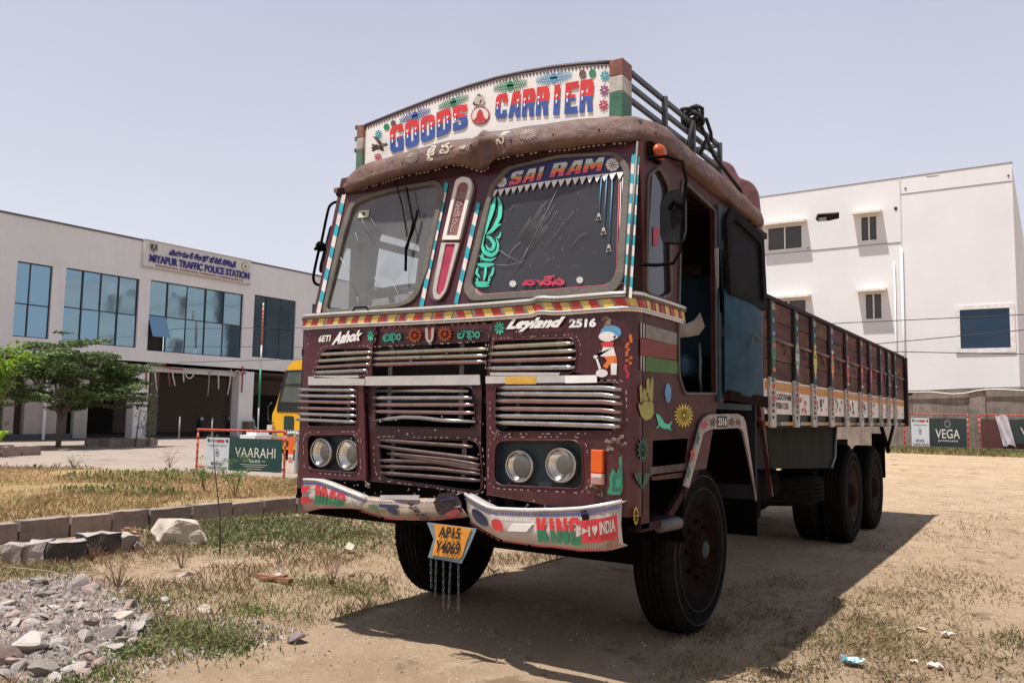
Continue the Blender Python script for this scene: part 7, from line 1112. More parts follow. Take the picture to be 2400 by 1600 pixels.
for P, r in (([(-25.2, 11.4, 1.0), (-25.1, 11.75, 1.6), (-25.0, 12.3, 2.3), (-24.9, 13.4, 2.9)], .07), ([(-25.2, 11.4, 1.0), (-25.3, 11.1, 1.5), (-25.3, 10.4, 2.3), (-25.2, 9.2, 2.8)], .08), ([(-25.2, 11.4, 1.05), (-24.8, 11.5, 1.8), (-24.4, 11.4, 2.9)], .07), ([(-25.2, 11.4, 1.1), (-25.8, 11.5, 1.9), (-26.4, 11.6, 3.0)], .06), ([(-25.1, 11.75, 1.6), (-24.9, 12.4, 2.5), (-24.8, 12.6, 3.4)], .05), ([(-25.3, 11.1, 1.5), (-25.1, 10.6, 2.0), (-24.9, 10.2, 2.6)], .045)): mb.tube(P, [.7 * r * (1 - .2 * i) for i in range(len(P))], 7)
pin(mb.obj('trunk', [BARK], tr), B0)
r_ = random.Random(11); cl = []
for k in range(150):
    y = r_.uniform(8.5, 13.6); t = (y - 11.1) / 3.0; z = r_.uniform(1.25 + .2 * abs(t), 3.55 - .9 * abs(t) ** 1.6); x = -25.1 + r_.uniform(-1.8, 1.8) * math.sqrt(max(.05, 1 - t * t)); 
    if z < 1.6 and r_.random() < .5: continue
    cl.append(((x, y, z), (.50 * r_.uniform(.6, 1.2), .55 * r_.uniform(.6, 1.3), .12 * r_.uniform(.7, 1.3))))
cl += [((-24.4, 13.9, 1.5), (.2, .55, .05)), ((-24.4, 13.9, 2.3), (.2, .5, .06)), ((-24.6, 14.0, 2.75), (.2, .5, .05)), ((-25, 12.6, 3.75), (.2, .45, .06)), ((-24.2, 14.2, 3.0), (.2, .4, .04)), ((-24.0, 13.6, 1.9), (.3, .5, .05)), ((-25, 11.2, 3.9), (.2, .3, .05))]
pin(leafcloud('crown', cl, 1150, .12, [LEAFD, LEAFM, LEAFD], 3, tr, .2, .25), B0)
B1 = (-14.6, 4.35, .1); t2 = tree('broad_leaved_tree', B1, 'young tree with bright yellow green leaves at the left edge')
mb = MB(); mb.tube([(-14.6, 4.0, 0), (-14.5, 4.1, .8), (-14.4, 4.1, 1.6)], [.07, .06, .045], 8); mb.tube([(-14.5, 4.1, .8), (-14.3, 4.35, 1.5), (-14.2, 4.6, 2.1)], [.035, .025, .012], 6); mb.tube([(-14.5, 4.1, 1.2), (-14.3, 4.3, 2.0), (-14.3, 4.4, 2.6)], [.03, .02, .01], 6); pin(mb.obj('trunk', [BARK], t2), B1)
cl = [((-14.2 + r_.uniform(-.4, .3), r_.uniform(3.3, 4.75), r_.uniform(2.05, 2.62)), (.17, .17, .10)) for _ in range(34)] + [((-14.0, 4.85, 2.25), (.12, .10, .1)), ((-14.0, 4.9, 2.4), (.1, .08, .06)), ((-14.0, 4.85, 2.05), (.08, .07, .06))] + [((-14.2, r_.uniform(3.4, 4.45), r_.uniform(1.45, 2.05)), (.17, .17, .10)) for _ in range(20)]
pin(leafcloud('crown', cl, 1000, .10, [LEAFB, LEAFB, LEAFB2], 4, t2, .5, .5), B1); pin(leafcloud('lower_crown', [((-14.6, 3.6 + r_.uniform(-.6, .8), r_.uniform(1.1, 1.9)), (.28, .28, .2)) for _ in range(22)], 900, .09, [LEAFD, LEAFB2], 5, t2, .5, .5), B1)
B2 = (-24.3, 13.6, .1); t3 = tree('sapling', B2, 'thin sapling with small crown in the planter by the pillar', 'sapling'); mb = MB(); mb.tube([(-24.3, 13.6, 0), (-24.28, 13.64, .7), (-24.3, 13.72, 1.35)], [.03, .022, .012], 6); pin(mb.obj('trunk', [BARK], t3), B2); pin(leafcloud('crown', [((-24.3, 13.7, 1.15), (.25, .25, .3)), ((-24.3, 13.75, .75), (.15, .2, .12)), ((-24.3, 13.7, 1.45), (.15, .12, .2))], 1300, .075, [LEAFD, LEAFM], 6, t3, .6, .2), B2)
B3 = (-24.6, 14.3, .1); t4 = tree('cypress_shrub', B3, 'narrow dark green shrub beside the sapling and pillar', 'shrub'); mb = MB(); mb.tube([(-24.6, 14.3, 0), (-24.6, 14.3, 1.0)], [.03, .015], 6); pin(mb.obj('trunk', [BARK], t4), B3); pin(leafcloud('foliage', [((-24.6, 14.3, z), (.2 * s, .2 * s, .2)) for z, s in ((.45, 1.2), (.7, 1.3), (.95, 1.2), (1.2, .9), (1.45, .5))], 2400, .06, [LEAFD], 7, t4, 1.5, -.6), B3)
B4 = (-20.4, 7.2, .2); t5 = tree('banana_like_plant', B4, 'small plant with arching bright leaves in the left planter', 'plant')
for k in range(11):
    a = k * .9; L_ = r_.uniform(.25, .45); mb = MB(); rows = [[], []]
    for i in range(6): t = i / 5; c = Vector((B4[0] + math.cos(a) * L_ * t, B4[1] + math.sin(a) * L_ * t, B4[2] + .15 + .38 * math.sin(t * 2.2))); w_ = .05 * math.sin(math.pi * min(.97, t + .12)); s_ = Vector((-math.sin(a), math.cos(a), 0)) * w_; rows[0].append(c - s_); rows[1].append(c + s_)
    mb.grid(rows); pin(mb.obj('leaf', [LEAFB], t5), B4)
# tall lone stems growing at the kerb, and shrubs on the lawn
for (P, lb, lv) in (([(-3.578,1.375,0.05),(-4.912,2.328,0.05),(-6.235,3.277,0.05),(-10.11,6.128,0.05),(-16.411,10.774,0.05)], 'tall thin bare stem rising beside the stone kerb', 0),):
    b = P[0]; dist = (Vector(b) - Vector((3.04, -3.75, 1.36))).length; st_ = empty('bare_stem', b, lb, 'plant'); mb = MB(); mb.tube([(b[0], b[1], 0), (b[0] - .03, b[1], .35), (b[0] - .10, b[1] - .03, .8), (b[0] - .13, b[1] - .05, 1.15)], [.008, .007, .005, .003], 6); pin(mb.obj('stem', [mat('dark_stem', (.05, .045, .04), .8)], st_), b); pin(leafcloud('leaf', [((b[0] - .13, b[1] - .05, 1.12), (.05, .05, .05)), ((b[0] - .03, b[1], .3), (.06, .06, .1))], 2600, .035, [GRNB], 8, st_), b)
for P, n, lb, hh in (([(-6.184,3.591,0.2)][0], 900, 'feathery green shrub growing on the lawn before the barricade', .50), ([(-7.243,3.885,0.2)][0], 300, 'thin straggly weed on the lawn left of the feathery shrub', .42), ([(-12.678,4.975,0.2)][0], 140, 'small pale weed tuft at the far side of the lawn', .25), ([(-11.734,6.395,0.2)][0], 160, 'brown dead weed with upright sprays at the lawn edge', .35)):
    r = empty('shrub', P, lb, 'shrub'); mb = MB(); tips = []
    for k in range(9): a = r_.uniform(0, 6.28); l = r_.uniform(.05, .28); q = (P[0] + math.cos(a) * l, P[1] + math.sin(a) * l, P[2] + hh * r_.uniform(.55, 1.15)); mb.tube([P, ((P[0] + q[0]) / 2, (P[1] + q[1]) / 2, P[2] + (q[2] - P[2]) * .6), q], [.005, .004, .002], 4); tips += [q, ((P[0] + q[0]) / 2, (P[1] + q[1]) / 2, P[2] + (q[2] - P[2]) * .6)]
    pin(mb.obj('stem', [mat('green_stem', (.12, .13, .06), .8)], r), P); pin(leafcloud('foliage', [(t, (.10, .10, .035)) for t in tips], n * 3, .035, [veg_mat('mimosa_green', (.12, .20, .05)) if 'brown' not in lb else STRAWD], 9, r, .2, .1), P)
for k, (P, lb) in enumerate((([(-4.108,0.431,0)][0], 'dead brown weed left of the reddish stalks'), ([(-2.824,-0.106,0)][0], 'tall reddish dead weed stalks behind the rubble'), ([(-3.243,0.724,0)][0], 'grey brown twiggy weed below the pale boulder'), ([(-1.714,0.983,0)][0], 'small bare twiggy weed near the shadow tip'), ([(-3.743,2.779,0)][0], 'dry weed clump beside the front wheel'))):
    r = empty('dead_weed', P, lb, 'weed'); mb = MB()
    for j in range(22): a = r_.uniform(0, 6.28); l = r_.uniform(.02, .12); h = r_.uniform(.1, .3 if k == 1 else .2); q = Vector((P[0] + math.cos(a) * l, P[1] + math.sin(a) * l, h)); mb.tube([P, lerp(P, q, .5), q], [.002, .0018, .001], 3); mb.tube([lerp(P, q, .6), Vector(lerp(P, q, .8)) + Vector((r_.uniform(-.04, .04), r_.uniform(-.04, .04), .03))], .001, 3)
    pin(mb.obj('stalk', [mat('red_brown_stalk', (.17, .09, .06), .9)], r), P)
mb = MB(); P = [(-4.23,-0.247,0.02),(-3.648,-0.18,0.02),(-3.379,-0.132,0.02),(-3.378,0.118,0.02)]; mb.tube([(x, y, .05 + .02 * math.sin(i * 2)) for i, (x, y, z) in enumerate(P)], .004, 5); tag(mb.obj('stick', [mat('yellow_reed', (.38, .27, .13), .8)]), 'long thin yellowish reed lying above the rubble heap', 'stick')
mb = MB(); P = [(-2.412,0.842,0),(-2.007,0.832,0)]; a, b = P; mb.bar((a[0], a[1], .03), (b[0], b[1], .035), .05, .035); mb.bar((a[0] + .1, a[1] - .05, .02), (b[0] - .08, b[1] + .02, .06), .05, .02); tag(mb.obj('broken_timber', [mat('red_brown_wood', (.25, .115, .06), .8, 0, .3, 6, .4, 20, .2, (.3, .22, .15), stretch=(1, 9, 9))]), 'splintered reddish piece of timber lying in the weeds', 'timber')
# litter
def litter(p, s, mats, label, seed, name='litter'):
    r = random.Random(seed); mb = MB(); rows = [[Vector((p[0] + (i / 5 - .5) * s + r.gauss(0, s * .08), p[1] + (j / 5 - .5) * s * .8 + r.gauss(0, s * .08), float(gz(p[0], p[1])) + .012 + s * .28 * abs(math.sin(i * 1.9 + seed)) * abs(math.cos(j * 1.4)) + r.random() * s * .16)) for i in range(6)] for j in range(6)]
    mb.grid(rows, 0, False); mb.m = [k % len(mats) for k in range(len(mb.f))]; return tag(mb.obj(name, mats), label, 'litter')
litter([(2.054,1.259,0)][0], .105, [mat('pale_blue_plastic', (.35, .60, .70), .4), mat('white_plastic', (.72, .74, .76), .4), mat('bright_blue_plastic', (.10, .42, .60), .4)], 'crumpled pale blue and white plastic wrapper on the sand', 2, 'plastic_wrapper')
litter([(2.446,1.463,0)][0], .075, [mat('pinkish_paper', (.62, .48, .48), .8)], 'pinkish scrap of paper near the bottom right corner', 3, 'paper_scrap'); litter([(2.429,2.268,0)][0], .08, [mat('cream_paper', (.58, .46, .40), .8)], 'cream flat scrap on the green sprigs at the right', 4, 'paper_scrap')
litter([(2.28,2.324,0)][0], .05, [MC['cream_paper']], 'small cream scrap left of the flat scrap', 5, 'paper_scrap'); litter([(2.338,1.503,0)][0], .04, [MC['pinkish_paper']], 'tiny scrap of paper left of the pinkish one', 6, 'paper_scrap'); litter([(-5.425,1.606,0)][0], .18, [mat('faded_red_cloth', (.30, .10, .06), .9), STRAWD], 'faded orange red rag between kerb and slabs', 7, 'rag')
# ---------------------------------------------------------------- barricades and yellow vehicle on the left
ORB = mat('barricade_orange', (.50, .10, .03), .5, 0, .2, 9, .1, 40, .2, (.3, .2, .15)); BRR = mat('barricade_red', (.42, .035, .03), .5); PNW = mat('panel_white', (.55, .57, .60), .5, 0, .06, 5); PNG = mat('panel_dark_green', (.012, .05, .045), .4)
def barricade(P0, P1, z0, h, label, grp, word, sub_, white=True, name='barricade', green=PNG, split=.31):
    a = Vector((*P0, 0)); b = Vector((*P1, 0)); d = b - a; L_ = d.length; u = d.normalized(); nrm = Vector((u.y, -u.x, 0)); r = empty(name, (a.x, a.y, z0), label, 'barricade', grp); W_ = lambda s, z, o=0: a + u * s + nrm * o + Vector((0, 0, z0 + z))
    def o_(mb, nm, m_, par=None):
        q = mb.obj(nm, m_, par or r)
        if par is None: q.matrix_parent_inverse = Matrix.Translation((-a.x, -a.y, -z0))
        return q
    for s in (.02, L_ - .02): mb = MB(); mb.tube([W_(s, 0), W_(s, h)], .022, 7); o_(mb, 'post', [ORB])
    for z in (h - .02, .18): mb = MB(); mb.tube([W_(0, z), W_(L_, z)], .022, 7); o_(mb, 'rail', [ORB])
    for s, par in ((.02, 0), (L_ - .02, 0)):
        mb = MB()
        for k in range(7): mb.tube([W_(s, .06 + k * h / 7, .001), W_(s, .06 + (k + .45) * h / 7, .001)], .0235, 7)
        o_(mb, 'red_band', [BRR])
    mb = MB(); n = int(L_ / .11)
    for k in range(n): mb.tube([W_(k * L_ / n, h - .02, .001), W_((k + .5) * L_ / n, h - .02, .001)], .0235, 7)
    o_(mb, 'red_band', [BRR])
    x0 = .12 * L_ if white else .03 * L_; xs = x0 + (L_ * .97 - x0) * split; zt, zb_ = h - .17, .13
    if white:
        mb = MB(); mb.add([W_(x0, zb_, .025), W_(xs, zb_, .025), W_(xs, zt, .025), W_(x0, zt, .025), W_(x0, zb_, .018), W_(xs, zb_, .018), W_(xs, zt, .018), W_(x0, zt, .018)], [(0, 1, 2, 3), (7, 6, 5, 4), (0, 4, 5, 1), (3, 2, 6, 7)]); p = o_(mb, 'notice_panel', [PNW]); q = lambda s0, s1, z0_, z1_: (lambda uu, vv: W_(x0 + (xs - x0) * (s0 + (s1 - s0) * uu), zb_ + (zt - zb_) * (z0_ + (z1_ - z0_) * vv), .03))
        INK = mat('panel_ink', (.06, .065, .08), .6); mb = MB(); put_text(mb, 'STOP', q(.16, .42, .86, .94), .02); put_text(mb, 'TRAFFIC POLICE', q(.08, .95, .02, .10), .02); put_text(mb, 'MIYAPUR', q(.25, .72, .14, .24), .02); put_text(mb, 'CYBERABAD TRAFFIC', q(.1, .9, .73, .78), .01); mb.obj('lettering', [INK], p)
        mb = MB(); g = q(.44, .78, .86, .94); mb.poly([g(*c) for c in ((0, 0), (1, 0), (1, 1), (0, 1))]); mb.obj('red_bar', [BRR], p); mb = MB(); g = q(.4, .58, .42, .66); disc(mb, g, 0, 14); disc(mb, lambda uu, vv: g(uu, vv) + nrm * .002, 1, 14, .8); disc(mb, lambda uu, vv: g(uu, vv) + nrm * .004, 0, 10, .45); g2 = q(.04, .15, .86, .97); disc(mb, g2, 0, 10); g2 = q(.83, .97, .84, .97); disc(mb, g2, 0, 4); mb.obj('emblem', [INK, PNW], p)
    mb = MB(); e = xs if white else x0; mb.add([W_(e, zb_, .026), W_(L_ * .97, zb_, .026), W_(L_ * .97, zt, .026), W_(e, zt, .026), W_(e, zb_, .018), W_(L_ * .97, zb_, .018), W_(L_ * .97, zt, .018), W_(e, zt, .018)], [(0, 1, 2, 3), (7, 6, 5, 4), (0, 4, 5, 1), (3, 2, 6, 7)]); p = o_(mb, 'advert_panel', [green]); w2 = L_ * .97 - e; q = lambda s0, s1, z0_, z1_: (lambda uu, vv: W_(e + w2 * (s0 + (s1 - s0) * uu), zb_ + (zt - zb_) * (z0_ + (z1_ - z0_) * vv), .031))
    LT_ = mat('panel_letters', (.62, .60, .52), .5)
    if word == 'VAARAHI':
        mb = MB(); put_text(mb, 'VAARAHI', q(.12, .88, .42, .72), .0); put_text(mb, 'SILKS', q(.40, .60, .27, .36), .01); mb.obj('lettering', [LT_], p); mb = MB()
        for s0, s1 in ((.30, .37), (.63, .70)): g = q(s0, s1, .31, .325); mb.poly([g(*c) for c in ((0, 0), (1, 0), (1, 1), (0, 1))])
        for z_ in (.20, .14, .07): g = q(.42 - z_, .58 + z_ * .8, z_, z_ + .012); mb.poly([g(*c) for c in ((0, 0), (1, 0), (1, 1), (0, 1))])
        mb.obj('small_print_line', [LT_], p)
    elif word:
        mb = MB(); put_text(mb, word, q(.17, .82, .30, .62), .005); mb.obj('lettering', [LT_], p)
        if sub_: mb = MB(); put_text(mb, sub_, q(.23, .77, .17, .24), .01); mb.obj('lettering', [LT_], p)
        mb = MB(); g = q(.40, .60, .64, .98)
        for k in range(14): a_ = 2 * math.pi * k / 14; mb.poly([g(.5 + r_2 * math.cos(a_ + d_) * .5, .5 + r_2 * math.sin(a_ + d_) * .5) for r_2, d_ in ((.55, -.1), (1, 0), (.55, .1))])
        mb.obj('sun_emblem', [LT_], p)
    return r
barricade((-11.36, 6.72), (-9.30, 7.20), .06, .93, 'orange striped police barricade with VAARAHI SILKS panel on the lawn edge', 'police barricades', 'VAARAHI', '')
# second barricade, close beside it: rounded orange tube hoop with white plates
b2 = empty('barricade', (-9.15, 7.6, .05), 'orange tubular barricade with rounded corner, mostly hidden behind the truck', 'barricade', 'police barricades'); BX = (-9.15, 7.6, .05)
mb = MB(); mb.tube(rpoly([(-9.12, 7.45, .05), (-9.12, 7.45, 1.10), (-7.6, 7.8, 1.10), (-7.6, 7.8, .05)], .12)[:-3], .028, 8); pin(mb.obj('hoop_frame', [ORB], b2), BX)
mb = MB(); mb.tube([(-9.12, 7.45, .15), (-7.6, 7.8, .15)], .022, 7); pin(mb.obj('rail', [ORB], b2), BX); mb = MB(); mb.box((-8.95, 7.46, .35), (-8.85, 7.50, .62)); mb.box((-8.7, 7.5, .3), (-8.5, 7.54, .95)); pin(mb.obj('white_plate', [PNW], b2), BX); mb = MB(); mb.tube([(-8.98, 7.48, .1), (-8.98, 7.48, .95)], .05, 8); mb.sphere((-8.9, 7.46, .9), .06, 8); pin(mb.obj('orange_plate', [mat('bright_orange_plate', (.60, .17, .02), .5)], b2), BX)
# long metal guard rail glimpsed behind
gr = empty('guard_rail', (-11.0, 8.6, 0), 'pale metal road divider rail behind the striped barricade', 'rail'); 
for k in range(5): mb = MB(); mb.box((-11.3 + k * .55, 8.6 + k * .14, 0), (-11.24 + k * .55, 8.65 + k * .14, .95)); pin(mb.obj('post', [mat('galvanised', (.35, .35, .36), .5, .3)], gr), (-11.0, 8.6, 0))
for z in (.93, .80): mb = MB(); mb.bar((-11.3, 8.6, z), (-8.8, 9.22, z), .04, .05); pin(mb.obj('rail', [MC['galvanised']], gr), (-11.0, 8.6, 0))
mb = MB()
for k in range(26): mb.sphere((-10.9 + k * .07, 8.68 + k * .0175, .885 + .012 * math.sin(k)), .035, 6)
pin(mb.obj('white_garland', [mat('garland_white', (.6, .6, .58), .8)], gr), (-11.0, 8.6, 0))
# yellow vehicle with slanted windscreen, mostly behind the truck
yv = empty('yellow_van', (-10.5, 12.5, 0), 'yellow van with slanted dark windscreen, mostly hidden behind the truck', 'van'); YB = (-10.5, 12.5, 0); YM = mat('bright_yellow_body', (.72, .38, .015), .35, 0, .08, 3, 0, 40, .15, (.4, .3, .15))
YF = 11.2 # front plane position along y
YF = 12.0; prof_ = [(-15.28, .32), (-15.33, 1.28), (-15.20, 1.48), (-15.02, 1.95), (-14.88, 2.45), (-14.62, 2.74), (-14.2, 2.80), (-11.2, 2.84), (-11.0, 2.6), (-11.0, .32)]
mb = MB(); mb.plate(rpoly([(x, YF, z) for x, z in prof_], .08), (), (0, 1.75, 0)); pin(mb.obj('body', [YM], yv, fix=True), YB)
mb = MB(); mb.plate(rpoly([(-14.86, YF - .012, 2.50), (-15.13, YF - .012, 1.50), (-15.13, YF - .012, 1.34), (-13.0, YF - .012, 1.33), (-13.0, YF - .012, 2.52)], .05), (), (0, .01, 0)); pin(mb.obj('window_surround', [mat('van_black', (.015, .015, .017), .4)], yv, fix=True), YB)
mb = MB(); mb.plate(rpoly([(-14.72, YF - .02, 2.44), (-14.98, YF - .02, 1.62), (-13.2, YF - .02, 1.58), (-13.2, YF - .02, 2.46)], .04), (), (0, .006, 0)); pin(mb.obj('window', [glassy('van_glass', (.25, .3, .28), 1, .08, .5, (.16, .19, .17))], yv, fix=True), YB)
mb = MB(); mb.bar((-15.0, YF - .025, 2.10), (-13.2, YF - .025, 2.09), .01, .05); pin(mb.obj('window_bar', [MC['van_black']], yv), YB)
mb = MB(); mb.plate(rpoly([(-14.83, YF - .014, 1.24), (-14.80, YF - .014, .40), (-14.42, YF - .014, .40), (-14.42, YF - .014, 1.24)], .08), (), (0, .01, 0)); pin(mb.obj('lower_window', [mat('dark_green_pane', (.02, .045, .04), .2)], yv, fix=True), YB)
mb = MB(); mb.box((-15.40, YF - .10, .80), (-15.20, YF - .02, .98)); pin(mb.obj('tail_lamp', [mat('cream_lamp', (.55, .52, .45), .4)], yv), YB); mb = MB(); mb.tube([(-15.30, YF - .04, 1.6), (-15.42, YF - .08, 1.5), (-15.38, YF - .08, 1.1), (-15.2, YF - .04, 1.02)], .016, 6); pin(mb.obj('mirror_arm', [MC['van_black']], yv), YB)
mb = MB(); mb.box((-15.3, YF - .04, .55), (-12.5, YF - .005, .62)); pin(mb.obj('trim_strip', [ORG], yv), YB)
for x in (-14.6, -11.9):
    for y in (YF + .05, YF + 1.5): mb = MB(); mb.lathe([(0, .0), (0, .2), (-.02, .3), (.02, .34), (.16, .34), (.2, .3), (.2, 0)], (x, y, .34), (0, 1, 0), 20); pin(mb.obj('wheel', [TYRE], yv), YB)
# ---------------------------------------------------------------- white building on the right (front wall in the plane y = 35)
YB_ = 35.0; RW = mat('bright_white_render', (.67, .66, .665), .85, 0, .05, .35, .08, 9, .12, (.62, .60, .57), streak=.12); rb = empty('white_building', (-4, YB_, .3), 'plain white three storey building with hooded windows behind the truck', 'building')
def R(mb, name, mats, par=None, **kw): o = mb.obj(name, mats, par or rb, **kw); (pin(o, (-4, YB_, .3)) if par is None else None); return o
hl = [(-8.02, -6.38, 9.27, 10.43), (-3.885, -3.155, 9.31, 10.48), (-7.9, -6.24, 5.75, 6.93), (-3.77, -3.03, 5.80, 7.0), (-.16, 1.80, 4.34, 6.14)]
hole = rpoly([(-5.72, YB_, 10.84), (-4.76, YB_, 10.80), (-4.76, YB_, 10.50), (-5.2, YB_, 10.44), (-5.70, YB_, 10.45), (-5.82, YB_, 10.62)], .04)
crk = [(-1.24, YB_, 11.93), (-.9, YB_, 11.90), (-.62, YB_, 11.89), (-.8, YB_, 11.85), (-1.1, YB_, 11.87)]
mb = MB(); mb.plate([(-16, YB_, -.2), (1.98, YB_, -.2), (1.98, YB_, 12.03), (-16, YB_, 11.88)], [[(a, YB_, c), (b, YB_, c), (b, YB_, d), (a, YB_, d)] for a, b, c, d in hl] + [hole, crk], (0, .25, 0)); R(mb, 'front_wall', [RW], fix=True)
mb = MB(); mb.box((1.74, YB_ + .25, -.2), (1.98, YB_ + 16, 12.0)); mb.box((-16, YB_ + .25, 11.2), (1.74, YB_ + 16, 11.4)); mb.box((-16, YB_ + 15.8, -.2), (1.74, YB_ + 16, 11.9)); R(mb, 'side_wall', [RW]); mb = MB(); mb.box((-16, YB_ - .02, 12.035), (2.0, YB_ + .26, 12.065)); mb.v = [(x, y, z - (.15 * (2 - x) / 18)) for x, y, z in mb.v]; R(mb, 'roof_line', [mat('grey_parapet_edge', (.28, .27, .26), .9)])
mb = MB(); mb.box((-6.2, YB_ + .4, 10.2), (-4.4, YB_ + .5, 11.0)); mb.box((-16, YB_ + .9, 0), (1.7, YB_ + 1.0, 11.2)); R(mb, 'dark_room', [DARKI]); mb = MB(); mb.box((-5.7, YB_ + .1, 10.46), (-5.35, YB_ + .22, 10.66)); R(mb, 'broken_brick', [mat('broken_brick_grey', (.25, .20, .18), .9, 0, .4, 20)])
for k in range(12): a = 2 * math.pi * k / 12; 
for k, (a, b, c, d) in enumerate(hl):
    big = k == 4; mb = MB(); fw = .055 if not big else .09; y0 = YB_ - (.015 if not big else .05)
    for x0, x1, z0, z1 in ((a - (.0 if not big else .09), a + fw, c + fw, d - fw), (b - fw, b + (.0 if not big else .09), c + fw, d - fw), (a - (0 if not big else .09), b + (0 if not big else .09), c - (.0 if not big else .1), c + fw), (a - (0 if not big else .09), b + (0 if not big else .09), d - fw, d + (0 if not big else .08))): mb.box((x0, y0, z0), (x1, YB_ + .12, z1))
    if not big: m_ = (a + b) / 2; mb.box((m_ - .03, YB_ + .0, c + fw), (m_ + .03, YB_ + .10, d - fw))
    wf = R(mb, 'window', [mat('white_window_frame', (.66, .64, .62), .5)])
    for x0, x1 in (((a + fw, (a + b) / 2 - .03), ((a + b) / 2 + .03, b - fw)) if not big else ((a + fw, b - fw),)):
        mb = MB(); mb.add([(x0, YB_ + .06, c + fw), (x1, YB_ + .06 + .01 * (x0 > a + .1), c + fw), (x1, YB_ + .06 + .01 * (x0 > a + .1), d - fw), (x0, YB_ + .06, d - fw)], [(0, 1, 2, 3)]); mb.obj('pane', [mat('brown_grey_pane', (.055, .052, .05), .22, .1, .15, .8) if not big else mat('navy_mirror_glass', (.035, .06, .09), .08, .7, .1, 1)], wf)
    if k in (2, 3):
        mb = MB(); xe = (a + b) / 2 - .03 if k == 3 else b - fw; xs_ = a + fw if k == 3 else (a + b) / 2 + .03
        for j in range(11): z = c + .12 + j * (d - c - .2) / 11; mb.bar((xs_, YB_ + .04, z), (xe, YB_ + .04, z), .02, .025)
        mb.obj('louvre', [mat('grey_louvre', (.16, .15, .15), .6)], wf)
    if not big: # concrete hood over the window
        mb = MB(); x0, x1 = a - .28, b + .20; z = d + .06; mb.add([(x0, YB_, z + .12), (x1, YB_, z + .12), (x1, YB_, z + .02), (x0, YB_, z + .02), (x0, YB_ - .52, z + .06), (x1, YB_ - .52, z + .06), (x1, YB_ - .52, z - .04), (x0, YB_ - .52, z - .04)], [(0, 1, 5, 4), (4, 5, 6, 7), (7, 6, 2, 3), (0, 4, 7, 3), (1, 2, 6, 5)]); R(mb, 'window_hood', [mat('warm_white_hood', (.70, .66, .60), .85)]) 
mb = MB(); mb.box((-16, YB_ - .025, 9.13), (-2.22, YB_ - .001, 9.165)); R(mb, 'ledge_line', [mat('groove_grey', (.30, .29, .28), .9)]); mb = MB(); mb.box((-2.22, YB_ - .02, 11.26), (1.97, YB_ - .001, 11.285)); mb.v = [v for v in mb.v]; R(mb, 'ledge_line', [MC['groove_grey']])
mb = MB(); mb.tube([(-2.22, YB_ - .08, .3), (-2.22, YB_ - .08, 8.9)], .055, 10); R(mb, 'drain_pipe', [MC['white_window_frame']]); mb = MB(); mb.tube([(-2.52, YB_ - .06, .3), (-2.52, YB_ - .06, 8.3)], .035, 8); R(mb, 'drain_pipe', [MC['white_window_frame']])
mb = MB(); mb.box((-2.24, YB_ - .03, 8.9), (-2.20, YB_ - .002, 12.0)); R(mb, 'wall_joint', [mat('joint_shadow_white', (.6, .57, .54), .9)])
for x, z, r in ((-2.41, 10.67, .07), (-6.15, 9.27, .03), (-2.0, 11.5, .04), (1.85, 11.5, .04)): mb = MB(); mb.tube([(x, YB_ - .03, z), (x, YB_ + .005, z)], r, 8); R(mb, 'vent_stub', [BLACK])
# compound wall
cw = empty('compound_wall', (0, 30, .3), 'low stained grey concrete wall before the white building', 'wall'); CWM = mat('stained_concrete', (.24, .195, .165), .9, 0, .3, .9, .2, 12, .6, (.10, .085, .075), streak=.75)
for k, (a, b) in enumerate(((-10, -4.4), (-4.4, -1.4), (-1.4, .55), (.55, 1.05), (1.05, 4.4), (4.4, 9), (9, 15), (15, 22), (22, 30), (-18, -10), (-26, -18))):
    mb = MB(); h0 = 2.56 + .02 * max(-6, min(a, 6)); h1 = 2.56 + .02 * max(-6, min(b, 6)); pr = .0 if k != 3 else .06; mb.add([(a, 30 - pr, 0), (b, 30 - pr, 0), (b, 30 - pr, h1), (a, 30 - pr, h0), (a, 30.22, 0), (b, 30.22, 0), (b, 30.22, h1), (a, 30.22, h0)], [(0, 1, 2, 3), (3, 2, 6, 7), (5, 4, 7, 6), (0, 3, 7, 4), (1, 5, 6, 2)]); pin(mb.obj('wall_bay', [CWM], cw), (0, 30, .3))
mb = MB(); mb.box((-10, 29.98, 2.5), (-1.6, 30.24, 2.72)); pin(mb.obj('coping', [mat('pale_wall_top', (.5, .47, .44), .9)], cw), (0, 30, .3))
mb = MB(); P = [tuple(p) for p in [(-1.699,29.9,2.473),(-1.224,29.9,2.468),(-0.664,29.9,2.476),(-0.298,29.9,2.43),(0.063,29.9,2.4),(0.421,29.9,2.426),(0.776,29.9,2.51),(1.212,29.9,2.573),(1.639,29.9,2.557),(2.228,29.9,2.517)]]; mb.tube([P[0], *P, (6, 29.9, P[-1][2])], .022, 6); tag(mb.obj('cable', [mat('white_cable', (.65, .62, .58), .5)]), 'white cable slung along the grey wall', 'cable')
mb = MB(); mb.tube([(x, 29.9, 2.56 + .02 * x + .03 * math.sin(x)) for x in np.linspace(-3, 6, 20)], .018, 5); tag(mb.obj('cable', [BLACK]), 'black cable along the top of the grey wall', 'cable')
GV = mat('panel_black_green', (.020, .032, .034), .4)
barricade((-1.52, 29.3), (.55, 29.3), .38, 1.30, 'orange framed barricade with white notice and VEGA panel by the grey wall', 'police barricades', 'VEGA', 'JEWELLERS', green=GV, split=.33)
b3 = barricade((.86, 29.3), (3.1, 29.3), .38, 1.30, 'barricade with brown panel and torn white banner at the right edge', 'police barricades', '', '', white=False, green=mat('brown_panel', (.075, .022, .018), .6))
